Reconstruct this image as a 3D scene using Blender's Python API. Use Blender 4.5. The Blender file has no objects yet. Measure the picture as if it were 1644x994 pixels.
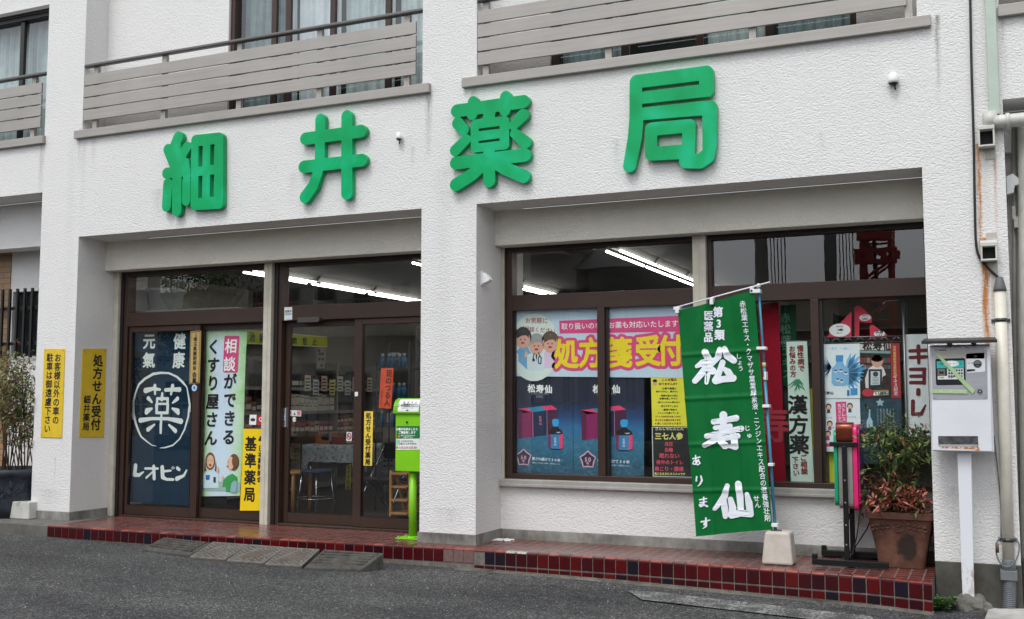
import bpy, bmesh, math, random
import numpy as np
from mathutils import Vector, Matrix, geometry, noise
SC = bpy.context.scene
COL = SC.collection
random.seed(7)
# ---------------------------------------------------------------- camera model (metres; facade plane y=0, deck top z=0)
F = 1714.0756; YAW = -.4168; PITCH = .0845; ROLL = -.0004
CAM = np.array([8.9616, -8.1, 1.2021])
_f = np.array([math.sin(YAW)*math.cos(PITCH), math.cos(YAW)*math.cos(PITCH), math.sin(PITCH)])
_r = np.array([math.cos(YAW), -math.sin(YAW), 0.0]); _u = np.cross(_r, _f)
_r, _u = math.cos(ROLL)*_r+math.sin(ROLL)*_u, -math.sin(ROLL)*_r+math.cos(ROLL)*_u
def ray(u, v): return _f + _r*(u-822)/F - _u*(v-497)/F
def atY(u, v, y=0.0):
    d = ray(u, v); return CAM + d*((y-CAM[1])/d[1])
def atX(u, v, x):
    d = ray(u, v); return CAM + d*((x-CAM[0])/d[0])
def atZ(u, v, z=0.0):
    d = ray(u, v); return CAM + d*((z-CAM[2])/d[2])
def mirY(u, v, y, yg=.575):   # a point at world depth y that the window glass mirrors at this place of the photo
    p = atY(u, v, 2*yg-y); return np.array([p[0], y, p[2]])
# ---------------------------------------------------------------- object helpers
def tag(o, label=None, cat=None, group=None, kind=None):
    if label: o['label'] = label
    if cat: o['category'] = cat
    if group: o['group'] = group
    if kind: o['kind'] = kind
    return o
def empty(name, loc, label, cat, group=None, kind=None):
    o = bpy.data.objects.new(name, None); COL.objects.link(o); o.location = loc
    o.empty_display_size = .1
    return tag(o, label, cat, group, kind)
def parent(o, p):
    if p is not None:
        o.parent = p
        o.matrix_parent_inverse = Matrix.Translation(-wloc(p))
def wloc(p):
    v = Vector(p.location)
    while p.parent:
        p = p.parent; v = Vector(p.location) if False else v
    return v
class MB:
    def __init__(s): s.bm = bmesh.new(); s.mats = []
    def mi(s, m):
        if m not in s.mats: s.mats.append(m)
        return s.mats.index(m)
    def box(s, x0, x1, y0, y1, z0, z1, m=None):
        if x0 > x1: x0, x1 = x1, x0
        if y0 > y1: y0, y1 = y1, y0
        if z0 > z1: z0, z1 = z1, z0
        vs = [s.bm.verts.new(p) for p in ((x0,y0,z0),(x1,y0,z0),(x1,y1,z0),(x0,y1,z0),(x0,y0,z1),(x1,y0,z1),(x1,y1,z1),(x0,y1,z1))]
        k = s.mi(m) if m else 0
        for q in ((0,3,2,1),(4,5,6,7),(0,1,5,4),(1,2,6,5),(2,3,7,6),(3,0,4,7)):
            s.bm.faces.new([vs[i] for i in q]).material_index = k
        return vs
    def hexa(s, p, m=None):  # 8 points, bottom 4 then top 4 (ccw from above)
        vs = [s.bm.verts.new(tuple(q)) for q in p]; k = s.mi(m) if m else 0
        for q in ((0,3,2,1),(4,5,6,7),(0,1,5,4),(1,2,6,5),(2,3,7,6),(3,0,4,7)):
            s.bm.faces.new([vs[i] for i in q]).material_index = k
        return vs
    def poly(s, pts, m=None):
        vs = [s.bm.verts.new(tuple(p)) for p in pts]
        f = s.bm.faces.new(vs); f.material_index = s.mi(m) if m else 0
        return f
    def prism(s, pts, d, m=None):  # pts 3D polygon, d extrude vector
        d = Vector(d); a = [s.bm.verts.new(tuple(p)) for p in pts]; b = [s.bm.verts.new(tuple(Vector(tuple(p))+d)) for p in pts]
        k = s.mi(m) if m else 0; n = len(a); fs = [s.bm.faces.new(a[::-1]), s.bm.faces.new(b)]
        for i in range(n): fs.append(s.bm.faces.new([a[i], a[(i+1) % n], b[(i+1) % n], b[i]]))
        for f in fs: f.material_index = k
        return fs
    def tube(s, pts, r, m=None, n=10, cap=True, smooth=True):
        pts = [Vector(tuple(p)) for p in pts]; rs = r if isinstance(r, (list, tuple)) else [r]*len(pts)
        k = s.mi(m) if m else 0; rings = []; prev = None
        for i, p in enumerate(pts):
            t = (pts[min(i+1, len(pts)-1)]-pts[max(i-1, 0)]).normalized()
            a = Vector((0,0,1)) if abs(t.z) < .9 else Vector((1,0,0))
            if prev is not None: a = prev
            x = (a - t*a.dot(t)).normalized(); y = t.cross(x); prev = x
            rings.append([s.bm.verts.new(p+x*(rs[i]*math.cos(2*math.pi*j/n))+y*(rs[i]*math.sin(2*math.pi*j/n))) for j in range(n)])
        for i in range(len(rings)-1):
            for j in range(n):
                f = s.bm.faces.new([rings[i][j], rings[i][(j+1) % n], rings[i+1][(j+1) % n], rings[i+1][j]]); f.material_index = k; f.smooth = smooth
        if cap:
            s.bm.faces.new(rings[0][::-1]).material_index = k; s.bm.faces.new(rings[-1]).material_index = k
    def lathe(s, c, prof, m=None, n=24):
        k = s.mi(m) if m else 0; rings = []
        for r, z in prof:
            rings.append([s.bm.verts.new((c[0]+r*math.cos(2*math.pi*j/n), c[1]+r*math.sin(2*math.pi*j/n), c[2]+z)) for j in range(n)])
        for i in range(len(rings)-1):
            for j in range(n):
                f = s.bm.faces.new([rings[i][j], rings[i][(j+1) % n], rings[i+1][(j+1) % n], rings[i+1][j]]); f.material_index = k; f.smooth = True
        s.bm.faces.new(rings[0][::-1]).material_index = k; s.bm.faces.new(rings[-1]).material_index = k
    def build(s, name, m=None, par=None, bevel=0, seg=2, clean=True):
        if clean: bmesh.ops.recalc_face_normals(s.bm, faces=s.bm.faces[:])
        me = bpy.data.meshes.new(name)
        if par is not None:   # meshes keep coordinates relative to their root
            w = root_loc(par); bmesh.ops.translate(s.bm, verts=s.bm.verts[:], vec=-w)
        s.bm.to_mesh(me); s.bm.free()
        if s.mats:
            for q in s.mats: me.materials.append(q)
        elif m: me.materials.append(m)
        o = bpy.data.objects.new(name, me); COL.objects.link(o)
        if par is not None: o.parent = par
        if bevel:
            b = o.modifiers.new('bevel', 'BEVEL'); b.width = bevel; b.segments = seg; b.limit_method = 'ANGLE'; b.angle_limit = .6
        return o
def root_loc(p):
    v = Vector((0,0,0))
    while p is not None: v = v + Vector(p.location); p = p.parent
    return v
# ---------------------------------------------------------------- materials
MATS = {}
def srgb(c):
    if isinstance(c, str):
        c = c.lstrip('#'); c = [int(c[i:i+2], 16)/255 for i in (0, 2, 4)]
    return tuple(x/12.92 if x <= .04045 else ((x+.055)/1.055)**2.4 for x in c)
def newmat(name):
    m = bpy.data.materials.new(name); m.use_nodes = True
    nt = m.node_tree; b = nt.nodes['Principled BSDF']
    return m, nt, b
def N(nt, typ, **kw):
    n = nt.nodes.new(typ)
    for k, v in kw.items():
        if k in n.inputs: n.inputs[k].default_value = v
        else: setattr(n, k, v)
    return n
def pos(nt): return nt.nodes.new('ShaderNodeNewGeometry').outputs['Position']
def mixc(nt, fac, a, b, typ='MIX'):
    n = nt.nodes.new('ShaderNodeMix'); n.data_type = 'RGBA'; n.blend_type = typ
    for i, v in ((0, fac), (6, a), (7, b)):
        if hasattr(v, 'links') or isinstance(v, bpy.types.NodeSocket): nt.links.new(v, n.inputs[i])
        else: n.inputs[i].default_value = v if i == 0 else (*v[:3], 1)
    return n.outputs[2]
def ramp(nt, src, stops):
    n = nt.nodes.new('ShaderNodeValToRGB'); cr = n.color_ramp
    while len(cr.elements) > 1: cr.elements.remove(cr.elements[-1])
    cr.elements[0].position = stops[0][0]; cr.elements[0].color = (*[stops[0][1]]*3, 1) if not hasattr(stops[0][1], '__len__') else (*stops[0][1], 1)
    for p, c in stops[1:]:
        e = cr.elements.new(p); e.color = (c, c, c, 1) if not hasattr(c, '__len__') else (*c, 1)
    nt.links.new(src, n.inputs[0]); return n.outputs[0]
def math_(nt, op, a, b=None, c=None):
    n = nt.nodes.new('ShaderNodeMath'); n.operation = op
    for i, v in enumerate((a, b, c)):
        if v is None: continue
        if isinstance(v, bpy.types.NodeSocket): nt.links.new(v, n.inputs[i])
        else: n.inputs[i].default_value = v
    return n.outputs[0]
def noise_(nt, scale, detail=4, rough=.5, vec=None, sc3=None, dist=0):
    n = nt.nodes.new('ShaderNodeTexNoise'); n.inputs['Scale'].default_value = scale
    n.inputs['Detail'].default_value = detail; n.inputs['Roughness'].default_value = rough; n.inputs['Distortion'].default_value = dist
    v = vec if vec is not None else pos(nt)
    if sc3:
        mp = nt.nodes.new('ShaderNodeMapping'); mp.inputs['Scale'].default_value = sc3; nt.links.new(v, mp.inputs[0]); v = mp.outputs[0]
    nt.links.new(v, n.inputs['Vector']); return n.outputs['Fac']
def bump(nt, b, h, strength=.5, dist=.01):
    n = nt.nodes.new('ShaderNodeBump'); n.inputs['Strength'].default_value = strength; n.inputs['Distance'].default_value = dist
    nt.links.new(h, n.inputs['Height']); nt.links.new(n.outputs[0], b.inputs['Normal'])
def flat(c, rough=.6, metal=0, name=None, var=.06, spec=.5, nscale=9):
    key = (str(c), rough, metal, name)
    if key in MATS: return MATS[key]
    m, nt, b = newmat(name or 'paint_'+str(c).strip('#'))
    col = srgb(c)
    if name and name.startswith(('print_', 'notice_', 'chalk_', 'poster_', 'photo_', 'strip_')): col = tuple(min(.9, x*1.08) for x in col)
    if var:
        f = noise_(nt, nscale, 5, .6)
        lo = tuple(x*(1-var*2.2) for x in col); hi = tuple(min(1, x*(1+var)) for x in col)
        nt.links.new(ramp(nt, f, [(.3, lo), (.7, hi)]), b.inputs['Base Color'])
    else: b.inputs['Base Color'].default_value = (*col, 1)
    b.inputs['Roughness'].default_value = rough; b.inputs['Metallic'].default_value = metal
    b.inputs['Specular IOR Level'].default_value = spec
    MATS[key] = m; return m
def streaks(nt, base, items):
    """items: (x0, halfwidth, ztop, zbot, colour, amount): run-off stains with a place of their own on the wall"""
    p = pos(nt); sp = nt.nodes.new('ShaderNodeSeparateXYZ'); nt.links.new(p, sp.inputs[0])
    wob = noise_(nt, 3, 3, .6, sc3=(.3, .3, 1)); br = noise_(nt, 60, 4, .7, sc3=(1, 1, .12))
    out = base
    for x0, hw, zt, zb, col, am in items:
        x = math_(nt, 'ADD', sp.outputs[0], math_(nt, 'MULTIPLY', math_(nt, 'SUBTRACT', wob, .5), .05))
        dx = math_(nt, 'ABSOLUTE', math_(nt, 'SUBTRACT', x, x0))
        fx = math_(nt, 'SUBTRACT', 1, math_(nt, 'DIVIDE', dx, hw)); fx.node.use_clamp = True
        fz = math_(nt, 'DIVIDE', math_(nt, 'SUBTRACT', sp.outputs[2], zb), zt-zb); fz.node.use_clamp = True
        cut = math_(nt, 'LESS_THAN', sp.outputs[2], zt)
        f = math_(nt, 'MULTIPLY', math_(nt, 'MULTIPLY', fx, fz), cut)
        f = math_(nt, 'MULTIPLY', f, math_(nt, 'MULTIPLY', ramp(nt, br, [(.30, 0.), (.58, 1.)]), am*1.35)); f.node.use_clamp = True
        out = mixc(nt, f, out, col)
    return out
def m_stucco():
    m, nt, b = newmat('stucco_white')
    w = (.765, .75, .725)
    big = noise_(nt, .8, 5, .6)
    n1 = noise_(nt, 50, 3, .5, sc3=(1, 1, 1.5), dist=.8)
    n2 = noise_(nt, 85, 3, .6)
    col = mixc(nt, ramp(nt, big, [(.35, 0.), (.7, 1.)]), w, tuple(x*.955 for x in w))
    fine = noise_(nt, 7, 6, .7)
    col = mixc(nt, math_(nt, 'MULTIPLY', ramp(nt, fine, [(.55, 0.), (.75, 1.)]), .10), col, (.5, .49, .46))
    dk = (.30, .29, .27); ru = (.50, .20, .06)
    col = streaks(nt, col, [
        (.56, .05, 3.88, 2.9, dk, .22), (4.575, .045, 3.90, 3.25, dk, .75), (5.02, .05, 3.9, 3.2, dk, .45), (8.725, .028, 3.97, 3.25, dk, .85), (.50, .03, 4.0, 3.5, dk, .5), (.69, .05, 3.88, 3.5, dk, .3),
        (-.03, .05, 3.93, 3.2, dk, .6), (.40, .09, 3.9, 0.1, dk, .10), (4.72, .12, 3.2, .4, dk, .13),
        (4.42, .03, 3.42, 3.2, dk, .45), (8.965, .020, 3.0, 1.9, ru, 1.5), (9.07, .016, 3.0, 2.2, ru, .8), (8.985, .030, 2.33, .9, ru, 1.9), (9.03, .012, 2.33, 1.6, ru, 1.0),
        (9.00, .05, 3.0, 2.3, (.6, .5, .33), .4), (.31, .012, .62, .3, dk, .5), (1.55, .10, 3.28, 2.95, dk, .30), (2.0, .08, 3.3, 3.0, dk, .18), (3.45, .03, 3.25, 2.9, dk, .35), (3.15, .08, 3.3, 3.0, dk, .2), (4.95, .06, 3.3, 2.9, dk, .25), (5.3, .08, 3.3, 3.0, dk, .25), (6.3, .05, 3.3, 3.0, dk, .3), (6.75, .06, 3.3, 3.05, dk, .22), (5.08, .05, 1.0, .1, (.35, .28, .2), .25), (8.72, .1, .6, .06, dk, .25), (4.8, .16, .30, .08, dk, .3), (.25, .2, .3, .08, dk, .3), (6.2, .8, 3.88, 3.6, dk, .10), (2.6, .9, 3.88, 3.6, dk, .10), (9.16, .03, 3.88, 3.3, dk, .4), (7.9, .04, 3.2, 2.9, dk, .15)])
    nt.links.new(col, b.inputs['Base Color'])
    b.inputs['Roughness'].default_value = .8; b.inputs['Specular IOR Level'].default_value = .25
    r1 = ramp(nt, n1, [(.32, 0.), (.5, .65), (.66, 1.)])
    h = math_(nt, 'ADD', r1, math_(nt, 'MULTIPLY', n2, .55))
    bump(nt, b, h, .70, .0050)
    return m
def m_stucco2():
    m, nt, b = newmat('stucco_grey_beam')
    big = noise_(nt, 1.5, 5, .6); n2 = noise_(nt, 90, 3, .6)
    nt.links.new(ramp(nt, big, [(.3, (.72, .685, .585)), (.7, (.83, .79, .69))]), b.inputs['Base Color'])
    b.inputs['Roughness'].default_value = .85
    bump(nt, b, math_(nt, 'ADD', n2, noise_(nt, 40, 3, .5)), 1.0, .010)
    return m
def m_concrete(name='concrete', a=(.085, .08, .07), c=(.33, .32, .29)):
    m, nt, b = newmat(name)
    n1 = noise_(nt, 2.2, 8, .65, sc3=(1, 1, 1)); n3 = noise_(nt, 9, 6, .7, sc3=(1, 1, .5))
    f = math_(nt, 'ADD', math_(nt, 'MULTIPLY', n1, .6), math_(nt, 'MULTIPLY', n3, .4))
    nt.links.new(ramp(nt, f, [(.36, a), (.62, c)]), b.inputs['Base Color'])
    b.inputs['Roughness'].default_value = .88
    bump(nt, b, noise_(nt, 90, 4, .7), .5, .004)
    return m
def m_asphalt():
    m, nt, b = newmat('asphalt')
    v = nt.nodes.new('ShaderNodeTexVoronoi'); v.inputs['Scale'].default_value = 105; nt.links.new(pos(nt), v.inputs['Vector'])
    v2 = nt.nodes.new('ShaderNodeTexVoronoi'); v2.inputs['Scale'].default_value = 62; nt.links.new(pos(nt), v2.inputs['Vector'])
    sp = nt.nodes.new('ShaderNodeSeparateColor'); nt.links.new(v.outputs['Color'], sp.inputs[0])
    sp2 = nt.nodes.new('ShaderNodeSeparateColor'); nt.links.new(v2.outputs['Color'], sp2.inputs[0])
    big = noise_(nt, .9, 6, .62, sc3=(.6, 1.2, 1)); mid = noise_(nt, 26, 5, .75)
    base = ramp(nt, big, [(.30, (.028, .028, .029)), (.48, (.052, .052, .052)), (.68, (.088, .087, .084))])
    grain = ramp(nt, sp.outputs[0], [(0., .35), (.5, .8), (.8, 1.5), (1., 3.0)])
    col = mixc(nt, 1., base, grain, 'MULTIPLY')
    col = mixc(nt, .8, col, ramp(nt, mid, [(.3, .6), (.7, 1.4)]), 'MULTIPLY')
    inside = ramp(nt, v2.outputs['Distance'], [(.0, 1.), (.30, 1.), (.42, 0.)])
    spk = math_(nt, 'MULTIPLY', ramp(nt, sp2.outputs[1], [(.955, 0.), (.965, 1.)]), inside)
    col = mixc(nt, math_(nt, 'MULTIPLY', spk, .75), col, (.36, .35, .33))
    ck = nt.nodes.new('ShaderNodeTexVoronoi'); ck.feature = 'DISTANCE_TO_EDGE'; ck.inputs['Scale'].default_value = .55
    wv = nt.nodes.new('ShaderNodeVectorMath'); wv.operation = 'ADD'; nn = nt.nodes.new('ShaderNodeTexNoise'); nn.inputs['Scale'].default_value = 3; nn.inputs['Detail'].default_value = 6; nt.links.new(pos(nt), nn.inputs['Vector'])
    sc_ = nt.nodes.new('ShaderNodeVectorMath'); sc_.operation = 'SCALE'; sc_.inputs['Scale'].default_value = .35; nt.links.new(nn.outputs['Color'], sc_.inputs[0]); nt.links.new(pos(nt), wv.inputs[0]); nt.links.new(sc_.outputs[0], wv.inputs[1]); nt.links.new(wv.outputs[0], ck.inputs['Vector'])
    cf = math_(nt, 'MULTIPLY', ramp(nt, ck.outputs['Distance'], [(0., 1.), (.010, 0.)]), ramp(nt, noise_(nt, .7, 2, .5), [(.5, 0.), (.6, .7)]))
    col = mixc(nt, cf, col, (.018, .017, .016))
    oil = ramp(nt, noise_(nt, 1.7, 4, .6, sc3=(1, 1, 1)), [(.62, 0.), (.72, .45)]); col = mixc(nt, oil, col, (.030, .030, .031))
    nt.links.new(col, b.inputs['Base Color'])
    b.inputs['Roughness'].default_value = .82; b.inputs['Specular IOR Level'].default_value = .35
    h = math_(nt, 'ADD', math_(nt, 'MULTIPLY', v.outputs['Distance'], -.9), math_(nt, 'MULTIPLY', mid, .9))
    bump(nt, b, h, .8, .009)
    return m
def m_tiletop():
    m, nt, b = newmat('glazed_tile_top')
    br = nt.nodes.new('ShaderNodeTexBrick'); br.offset = 0; br.squash = 1
    mp = nt.nodes.new('ShaderNodeMapping'); nt.links.new(pos(nt), mp.inputs[0]); mp.inputs['Location'].default_value = (-.02, .02, 0)
    nt.links.new(mp.outputs[0], br.inputs['Vector'])
    br.inputs['Scale'].default_value = 1; br.inputs['Brick Width'].default_value = .0915; br.inputs['Row Height'].default_value = .0915
    br.inputs['Mortar Size'].default_value = .0055; br.inputs['Mortar Smooth'].default_value = .2
    br.inputs['Color1'].default_value = (.140, .022, .020, 1); br.inputs['Color2'].default_value = (.052, .014, .016, 1); br.inputs['Mortar'].default_value = (.24, .18, .155, 1)
    wear = noise_(nt, 3.0, 6, .7, sc3=(.55, 2.2, 1))
    col = mixc(nt, ramp(nt, wear, [(.42, 0.), (.66, .7)]), br.outputs['Color'], (.17, .06, .042))
    dust = noise_(nt, 14, 5, .7)
    col = mixc(nt, ramp(nt, dust, [(.58, 0.), (.8, .4)]), col, (.16, .115, .095))
    nt.links.new(col, b.inputs['Base Color'])
    nt.links.new(ramp(nt, wear, [(.3, .12), (.7, .40)]), b.inputs['Roughness'])
    h = math_(nt, 'ADD', math_(nt, 'MULTIPLY', br.outputs['Fac'], -.6), math_(nt, 'MULTIPLY', noise_(nt, 12, 4, .6), .35))
    bump(nt, b, h, .5, .005)
    return m
def m_glass(name='window_glass', tint=(.97, .985, .975), ior=1.52, dark=1.0):
    m = bpy.data.materials.new(name); m.use_nodes = True; nt = m.node_tree; nt.nodes.clear()
    out = nt.nodes.new('ShaderNodeOutputMaterial'); mix = nt.nodes.new('ShaderNodeMixShader')
    tr = nt.nodes.new('ShaderNodeBsdfTransparent'); tr.inputs[0].default_value = (*[x*dark for x in tint], 1)
    gl = nt.nodes.new('ShaderNodeBsdfGlossy'); gl.inputs['Roughness'].default_value = .0; gl.inputs[0].default_value = (1, 1, 1, 1)
    ge = nt.nodes.new('ShaderNodeNewGeometry'); dt = nt.nodes.new('ShaderNodeVectorMath'); dt.operation = 'DOT_PRODUCT'
    nt.links.new(ge.outputs['Incoming'], dt.inputs[0]); nt.links.new(ge.outputs['True Normal'], dt.inputs[1])
    om = math_(nt, 'SUBTRACT', 1, math_(nt, 'ABSOLUTE', dt.outputs['Value'])); fr_ = math_(nt, 'ADD', .043, math_(nt, 'MULTIPLY', math_(nt, 'POWER', om, 5), .957))
    bp = nt.nodes.new('ShaderNodeBump'); bp.inputs['Strength'].default_value = .05; bp.inputs['Distance'].default_value = .004
    nt.links.new(noise_(nt, 3.0, 2, .5), bp.inputs['Height']); nt.links.new(bp.outputs[0], gl.inputs['Normal'])
    f = math_(nt, 'MULTIPLY', fr_, 1.8); f.node.use_clamp = True
    nt.links.new(f, mix.inputs[0]); nt.links.new(tr.outputs[0], mix.inputs[1]); nt.links.new(gl.outputs[0], mix.inputs[2])
    nt.links.new(mix.outputs[0], out.inputs[0])
    return m
def m_emit(name, col, s):
    m, nt, b = newmat(name); b.inputs['Emission Color'].default_value = (*col, 1); b.inputs['Emission Strength'].default_value = s
    return m
def m_brushed(name, c, rough=.45, metal=.75):
    m, nt, b = newmat(name)
    f = noise_(nt, 30, 4, .6, sc3=(.05, 1, 1.5)); g = noise_(nt, 2.0, 4, .6)
    f2 = math_(nt, 'ADD', math_(nt, 'MULTIPLY', f, .5), math_(nt, 'MULTIPLY', g, .5))
    nt.links.new(ramp(nt, f2, [(.3, tuple(x*.82 for x in c)), (.7, tuple(min(1, x*1.12) for x in c))]), b.inputs['Base Color'])
    b.inputs['Roughness'].default_value = rough; b.inputs['Metallic'].default_value = metal
    return m
def m_green_sign():
    m, nt, b = newmat('green_sign_plastic')
    f = noise_(nt, 3.2, 3, .45, dist=.6)
    nt.links.new(ramp(nt, f, [(.30, (.0, .30, .088)), (.52, (.0, .37, .118)), (.68, (.006, .45, .20))]), b.inputs['Base Color'])
    b.inputs['Roughness'].default_value = .28; b.inputs['Specular IOR Level'].default_value = .22
    return m
def m_cloth(name, c, var=.12, transl=.25, rough=.85):
    m, nt, b = newmat(name); col = srgb(c)
    f = noise_(nt, 5, 5, .6)
    nt.links.new(ramp(nt, f, [(.3, tuple(x*(1-var) for x in col)), (.7, tuple(min(1, x*(1+var*.6)) for x in col))]), b.inputs['Base Color'])
    b.inputs['Roughness'].default_value = rough; b.inputs['Specular IOR Level'].default_value = .15
    w = nt.nodes.new('ShaderNodeTexWave'); w.inputs['Scale'].default_value = 160; nt.links.new(pos(nt), w.inputs['Vector'])
    bump(nt, b, w.outputs['Fac'], .1, .001)
    return m
def m_patch(name, stops, scale, detail=5, rough=.8, sc3=None, bs=.3, bd=.005, spec=.4):
    m, nt, b = newmat(name)
    f = noise_(nt, scale, detail, .65, sc3=sc3)
    nt.links.new(ramp(nt, f, stops), b.inputs['Base Color']); b.inputs['Roughness'].default_value = rough
    b.inputs['Specular IOR Level'].default_value = spec
    bump(nt, b, noise_(nt, scale*6, 4, .6), bs, bd); return m
STUCCO = m_stucco(); BEAM = m_stucco2(); CONC = m_concrete(); CONC_L = m_concrete('concrete_sill', (.26, .25, .23), (.40, .385, .355))
CONC_D = m_concrete('concrete_dark_base', (.035, .034, .028), (.12, .115, .095))
ASPH = m_asphalt(); TILETOP = m_tiletop(); GLASS = m_glass(); GLASS2 = m_glass('upper_window_glass', (.80, .86, .86), 1.5)
BROWN = flat('#3c2b23', .42, .0, 'brown_aluminium', .07, .4, 3); BLACKF = flat('#1b1513', .45, 0, 'dark_frame', .1)
CREAM = flat('#c3bdac', .5, 0, 'cream_aluminium', .07); ALU = m_brushed('slat_aluminium', (.36, .335, .305), .5, .25)
ALU_L = m_brushed('rail_aluminium', (.13, .122, .115), .42, .4)
GREEN = m_green_sign()
WHITEP = flat('#e8e8e6', .4, 0, 'white_plastic', .05); DARKV = flat('#0c0c0c', .6, 0, 'dark_void', .1)
CHROME = flat('#b9bcc0', .2, 1, 'chrome', .03)
# ---------------------------------------------------------------- glyphs
GC = {}
def glyph(ch, off=0.0):
    k = (ch, round(off, 4))
    if k not in GC and off > 0:
        vs, fs, adv = glyph(ch, 0.0); ec = {}
        for f in fs:
            for i in range(len(f)):
                q = (f[i], f[(i+1) % len(f)]); ec[tuple(sorted(q))] = ec.get(tuple(sorted(q)), 0)+1
        E = [q for q, n in ec.items() if n == 1]
        if not E: GC[k] = (vs, fs, adv); return GC[k]
        A = vs[[q[0] for q in E]]; B = vs[[q[1] for q in E]]; R = 56 if off < .06 else 90
        x0, y0 = vs.min(0)-off-.03; x1, y1 = vs.max(0)+off+.03; h = max(x1-x0, y1-y0)/R
        X, Y = np.meshgrid(x0+np.arange(int((x1-x0)/h)+2)*h, y0+np.arange(int((y1-y0)/h)+2)*h, indexing='ij')
        D = np.full(X.shape, 1e9); ins = np.zeros(X.shape, bool)
        for p, q in zip(A, B):
            dx, dy = q-p; t = np.clip(((X-p[0])*dx+(Y-p[1])*dy)/(dx*dx+dy*dy+1e-12), 0, 1)
            D = np.minimum(D, np.hypot(X-p[0]-t*dx, Y-p[1]-t*dy))
            if abs(dy) > 1e-9: ins ^= ((p[1] > Y) != (q[1] > Y)) & (X < dx*(Y-p[1])/dy+p[0])
        v2, f2 = tess(march(np.where(ins, -D, D)-off, x0, y0, h)); GC[k] = (v2, f2, adv)
    if k not in GC:
        c = bpy.data.curves.new('glyph', 'FONT'); c.body = ch; c.offset = off; c.resolution_u = 3
        o = bpy.data.objects.new('glyph', c); COL.objects.link(o); bpy.context.view_layer.update()
        me = bpy.data.meshes.new_from_object(o.evaluated_get(bpy.context.evaluated_depsgraph_get()))
        vs = np.array([(v.co.x, v.co.y) for v in me.vertices]) if len(me.vertices) else np.zeros((0, 2))
        fs = [tuple(p.vertices) for p in me.polygons]
        adv = 1.0 if ord(ch) > 0x2000 else (vs[:, 0].max()+.06 if len(vs) else .3)
        GC[k] = (vs, fs, adv)
        bpy.data.objects.remove(o); bpy.data.meshes.remove(me); bpy.data.curves.remove(c)
    return GC[k]
# ---------------------------------------------------------------- signed-distance lettering: brush strokes -> outlines
def sdf_contours(strokes=(), polys=(), cuts=(), res=150, pad=None, grow=0.0):
    """strokes: list of [(a,b,r),...]; polys: (pts, round); cuts: list of pts. Returns closed outlines."""
    P = [np.array(s, float) for s in strokes]; xs = [p[:, 0] for p in P]+[np.array(q[0])[:, 0] for q in polys]; ys = [p[:, 1] for p in P]+[np.array(q[0])[:, 1] for q in polys]
    rm = max([p[:, 2].max() for p in P]+[q[1] for q in polys]+[0])+grow
    x0, x1 = min(x.min() for x in xs)-rm*1.3-.002, max(x.max() for x in xs)+rm*1.3+.002
    y0, y1 = min(y.min() for y in ys)-rm*1.3-.002, max(y.max() for y in ys)+rm*1.3+.002
    h = max(x1-x0, y1-y0)/res; nx = int((x1-x0)/h)+2; ny = int((y1-y0)/h)+2
    X, Y = np.meshgrid(x0+np.arange(nx)*h, y0+np.arange(ny)*h, indexing='ij')
    D = np.full(X.shape, 1e9)
    for p in P:
        if len(p) == 1: D = np.minimum(D, np.hypot(X-p[0, 0], Y-p[0, 1])-p[0, 2])
        for a, b in zip(p[:-1], p[1:]):
            dx, dy = b[0]-a[0], b[1]-a[1]; L = dx*dx+dy*dy+1e-12
            t = np.clip(((X-a[0])*dx+(Y-a[1])*dy)/L, 0, 1)
            D = np.minimum(D, np.hypot(X-a[0]-t*dx, Y-a[1]-t*dy)-(a[2]+t*(b[2]-a[2])))
    def pd(pts):
        pts = np.array(pts, float); d = np.full(X.shape, 1e9); ins = np.zeros(X.shape, bool)
        for a, b in zip(pts, np.roll(pts, -1, 0)):
            dx, dy = b-a; t = np.clip(((X-a[0])*dx+(Y-a[1])*dy)/(dx*dx+dy*dy+1e-12), 0, 1)
            d = np.minimum(d, np.hypot(X-a[0]-t*dx, Y-a[1]-t*dy))
            c = ((a[1] > Y) != (b[1] > Y)) & (X < (b[0]-a[0])*(Y-a[1])/((b[1]-a[1]) if abs(b[1]-a[1]) > 1e-12 else 1e-12)+a[0])
            ins ^= c
        return np.where(ins, -d, d)
    for q, rd in polys: D = np.minimum(D, pd(q)-rd)
    D = D-grow
    for q in cuts: D = np.maximum(D, -pd(q))
    return march(D, x0, y0, h)
def march(D, x0, y0, h):
    D = D+1e-7
    seg = {}; pt = {}
    def ep(k):
        if k not in pt:
            (i, j), (i2, j2) = k; a, b = D[i, j], D[i2, j2]; t = a/(a-b)
            pt[k] = (x0+(i+t*(i2-i))*h, y0+(j+t*(j2-j))*h)
        return k
    S = D < 0
    mixed = S[:-1, :-1].astype(int)+S[1:, :-1]+S[1:, 1:]+S[:-1, 1:]
    for i, j in zip(*np.where((mixed > 0) & (mixed < 4))):
        c = [(i, j), (i+1, j), (i+1, j+1), (i, j+1)]; s = [S[q] for q in c]
        ent = []
        for k in range(4):
            if s[k] != s[(k+1) % 4]:
                a, b = c[k], c[(k+1) % 4]; key = (a, b) if a < b else (b, a); ent.append((ep(key), s[k]))
        # leaving edge (inside->outside) pairs with next entering
        for n, (k, inside) in enumerate(ent):
            if inside: seg[k] = ent[(n+1) % len(ent)][0]
    out = []
    while seg:
        st = next(iter(seg)); cur = st; L = []
        while cur in seg: L.append(pt[cur]); cur = seg.pop(cur)
        if len(L) > 4: out.append(simplify(L, h*.12))
    return out
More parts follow.
